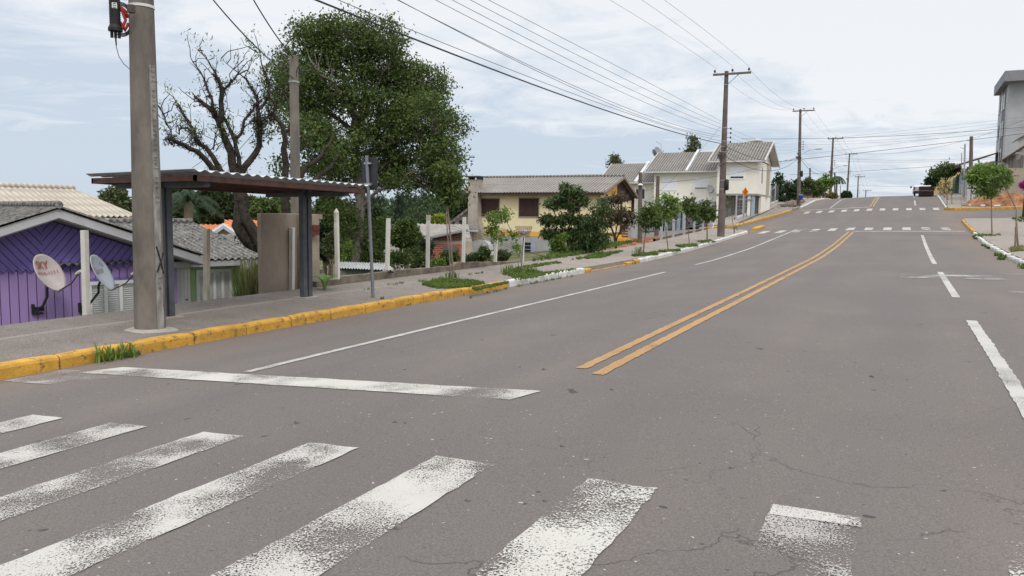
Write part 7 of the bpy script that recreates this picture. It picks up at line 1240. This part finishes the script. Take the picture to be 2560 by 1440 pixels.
rs = [('young_tree', 'slim curved young tree with a wide soft crown before the earth pile', (2480, 584), [(2448, 432, 26, 20, 22), (2475, 440, 32, 22, 30), (2503, 446, 24, 16, 18), (2490, 425, 16, 12, 8), (2465, 462, 26, 16, 16), (2435, 445, 14, 14, 8), (2450, 478, 12, 8, 5), (2480, 480, 8, 7, 4)], LBR, 34, .2, .2, [((2479, 545), (2478, 500), (2482, 475), (2475, 450))], .035, .4),
 ('young_tree', 'leaning leafless-stemmed sapling bending left from the staked foot', (2546, 621), [(2490, 452, 14, 10, 6), (2505, 450, 12, 10, 6)], LMID, 26, .15, .16, [((2541, 560), (2541, 525), (2525, 490), (2510, 465), (2500, 455))], .035, .4)]
for k, (nm, lb, b_, bl, lf, per, size, sp, stems, r_, fr_) in enumerate(rs): px_tree(nm, lb, b_, hd(gr(*b_)), bl, lf, THINB, per, size, sp, 90+k, stems, .4, .4, r_, gfn=walk, frac=fr_)
P = gr(2538, 622); T = line(P, 2540, 566); tag(MB().tube([P-A(0, 0, .1), T], .035, 7).build('tree_stake', THINB), 'brown stake beside the leaning right-hand sapling', 'stake')
for k, (cx, yt, w, h, Y_, yb, lf, lb) in enumerate(((2333, 424, 26, 44, 112, 486, LDK, 'dark drooping tree left of the yellow building'), (2366, 404, 56, 34, 108, 486, LMID, 'umbrella-shaped tree in front of the yellow building'))):
    T = A(*onY(cx, yt, Y_)); s_ = Y_/FPX*1.05; b0 = A(T[0], T[1], float(walk(4.5, Y_))); H_ = T[2]-b0[2]; w_ = w*s_/2; h_ = h*s_
    simple_tree('street_tree', lb, b0, H_-h_*.6, [(0, 0, H_-h_*.3, w_*.6, w_*.6, h_*.28), (w_*.5, 0, H_-h_*.45, w_*.5, w_*.5, h_*.25), (-w_*.5, 0, H_-h_*.6, w_*.5, w_*.5, h_*.3), (0, 0, H_-h_*.7, w_*.6, w_*.6, h_*.25)], .09, lf, THINB, 14, 34, .34, w_*.25, 240+k, 'tree', 'street trees on the right', frac=.8)
for k, (xb, yb, h, cx, cy_, lb) in enumerate(((2368, 512, 0, 2366, 470, 'thin bronze-leaved sapling on the far right pavement'), (2380, 510, 0, 2377, 462, 'bare thin sapling next to the bronze-leaved one'), (2358, 492, 0, 2352, 465, 'thin sapling before the doors of the yellow building'))):
    D_ = hd(gr(xb, yb)); px_tree('young_tree', lb, (xb, yb), D_, [(cx, cy_, 6, 14, 5), (cx+3, cy_+14, 5, 7, 3)], leafmat('bronze_sapling', (.12, .08, .03), (.22, .16, .06), .3) if k == 0 else LOLV, THINB, 10, .25, .25, 95+k, [((xb-1, (yb+cy_)/2), (cx, cy_))], .4, .5, .035, gfn=walk, grp='street trees on the right')
# bougainvillea on the edge trunk
P = A(*onY(2561, 548, 62.)); P[2] = float(walk(P[0], 62)); t = thing('flowering_tree', P, 'dark-trunked tree with magenta flowers cut by the right edge', 'tree', 'street trees on the right'); T = A(P[0]-.05, P[1], P[2]+4.4); MB().tube([P, (P+T)/2+A(.05, 0, 0), T], [.16, .12, .09], 9).build('trunk', MOSSB, t)
MAG = leafmat('magenta_bracts', (.20, .015, .12), (.45, .06, .30), .35); C = shell([(P[0]-.05, P[1]-.2, float(onY(2553, 463, 62)[2]), .42, .4, .32, 40), (P[0]+.7, P[1], float(onY(2553, 468, 62)[2]), .6, .5, .5, 40)], 20, 3, .2); leaves('flowers', C, MAG, t, 30, .09, .13, 3, .8); C = shell([(P[0]+.9, P[1], P[2]+4.2, 1.0, 1, .8, 50)], 20, 4, .2); leaves('crown', C, LMID, t, 30, .16, .3, 5)
C = []
for k in range(260): C.append((rg.uniform(6.35, 9.5), rg.uniform(50, 62), 0))
C = [(x, y, float(walk(x, y))) for x, y, z in C if x > 6.35+(62-y)*.02]; blades('grass', C, LGR, 'mown grass bed at the right edge beside the flowering tree', 'grass', 30, .16, .025, 8, 'stuff')
for k, (poly, nn, h, lb) in enumerate((([(2432, 592), (2500, 590), (2500, 586), (2440, 586)], 70, .07, 'grass strip round the slim curved young tree'), ([(2525, 622), (2560, 618), (2560, 628), (2530, 630)], 90, .12, 'dry grass at the foot of the leaning right sapling'))): blades('grass', patch(poly, nn, seed=20+k), LDRY if k else LGR, lb, 'grass', 10, h, .012, 20+k, 'stuff')
for k, (lst, h, lb) in enumerate((([(2495, 640), (2503, 645), (2508, 650)], .12, 'weed clump in the gutter of the right white kerb'), ([(2442, 598), (2436, 594)], .09, 'small weed below the first white stone on the right'), ([(2465, 618), (2472, 622), (2458, 615)], .08, 'weeds in the right gutter before the gap'), ([(2556, 668), (2560, 672)], .12, 'weed at the right frame edge under the kerb'))):
    C = [tuple(g(x_, y_, asph)+rg.normal(size=3)*A(h*.5, h*.5, 0)) for x_, y_ in lst for _ in range(6)]; tag(blades('weeds', C, LGR, 'x', 'weed', 10, h*1.3, .012+h*.03, 30+k, curl=1.0), lb, 'weed', 'weeds on the right-hand kerb')
# parked car and the dark trailer on the brow
Yc_ = 106.; z0 = float(road(1.8, Yc_)); xa = onY(2281, 490, Yc_)[0]; t = thing('parked_van', (xa, Yc_, z0), 'white high-bodied car parked beyond the dark trailer on the brow', 'car'); W_ = 1.75; H_ = onY(2290, 463, Yc_)[2]-z0
MB().prism([(xa, Yc_, z0+.35), (xa, Yc_-.06, z0+.9), (xa+.12, Yc_+.15, z0+H_-.1), (xa+.2, Yc_+.4, z0+H_), (xa+.2, Yc_+3.0, z0+H_), (xa+.1, Yc_+3.6, z0+1.0), (xa, Yc_+4.4, z0+.85), (xa, Yc_+4.4, z0+.35)], (W_, 0, 0)).build('body', CW_, t, .06)
MB().pp((xa+.2, Yc_-.02, z0+1.0), (W_-.4, 0, 0), (0, .14, H_-1.25), (0, -.04, .01)).build('rear_window', DGLASS, t); MB().box(xa+.1, Yc_-.1, z0+.3, xa+W_-.1, Yc_-.02, z0+.55).build('bumper', BLACK, t)
for s_ in (.12, W_-.32): MB().tube([(xa+s_, Yc_+.7, z0+.32), (xa+s_+.2, Yc_+.7, z0+.32)], .32, 16).build('wheel', BLACK, t); MB().box(xa+s_-.06, Yc_-.09, z0+.7, xa+s_+.12, Yc_-.03, z0+1.05).build('tail_lamp', RED, t)
MB().box(xa-.28, Yc_+2.6, z0+1.0, xa-.08, Yc_+2.75, z0+1.2).build('side_mirror', BLACK, t)
Yd = 98.; z0 = float(road(2., Yd)); x0, x1 = onY(2297, 490, Yd)[0], onY(2334, 490, Yd)[0]; zt_ = onY(2310, 466, Yd)[2]; t = thing('skip_container', (x0, Yd, z0), 'dark rusty open skip parked at the right kerb on the brow', 'skip'); RB = mat('dark_rusty_skip', (.022, .012, .012), (.055, .028, .024), 3, .8)
mb = MB(); mb.box(x0, Yd, z0+.12, x1, Yd+.08, zt_); mb.box(x0, Yd+.08, z0+.12, x0+.06, Yd+3.5, zt_-.02); mb.box(x1-.06, Yd+.08, z0+.12, x1, Yd+3.5, zt_-.02); mb.box(x0+.061, Yd+.081, z0+.12, x1-.061, Yd+3.5, z0+.2); mb.box(x0, Yd+3.5, z0+.12, x1, Yd+3.58, zt_); mb.build('body', RB, t)
MB().box(x0-.04, Yd-.05, (z0+zt_)/2+.05, x1+.04, Yd-.005, (z0+zt_)/2+.13).build('rail', mat('worn_rail', (.14, .10, .09), (.22, .17, .15), 6), t)
for k in range(5): x_ = x0+(x1-x0)*(.08+.21*k); MB().box(x_-.04, Yd-.06, z0+.05, x_+.04, Yd-.004, (z0+zt_)/2+.04).build('rib', RB, t)
# pebbles on the road near the crossing
pm = mat('pebble', (.07, .06, .055), (.22, .19, .17), 12)
for k, (x_, y_) in enumerate(((1013, 1058), (988, 1056), (1360, 925), (1362, 1253), (1170, 1253), (995, 1324), (1828, 1171), (1406, 1117), (742, 1058), (1300, 918), (1530, 975), (2180, 943))):
    p = g(x_, y_, asph); r_ = .012+.004*(k % 3); o = MB().tube([p+A(-r_, 0, 0), p+A(-r_*.4, 0, r_*.3), p+A(r_*.4, 0, r_*.3), p+A(r_, 0, 0)], [r_*.3, r_, r_*.9, r_*.3], 7).build('pebble', pm); tag(o, 'tiny loose pebble lying on the asphalt around the crossing', 'pebble', 'pebbles on the asphalt')
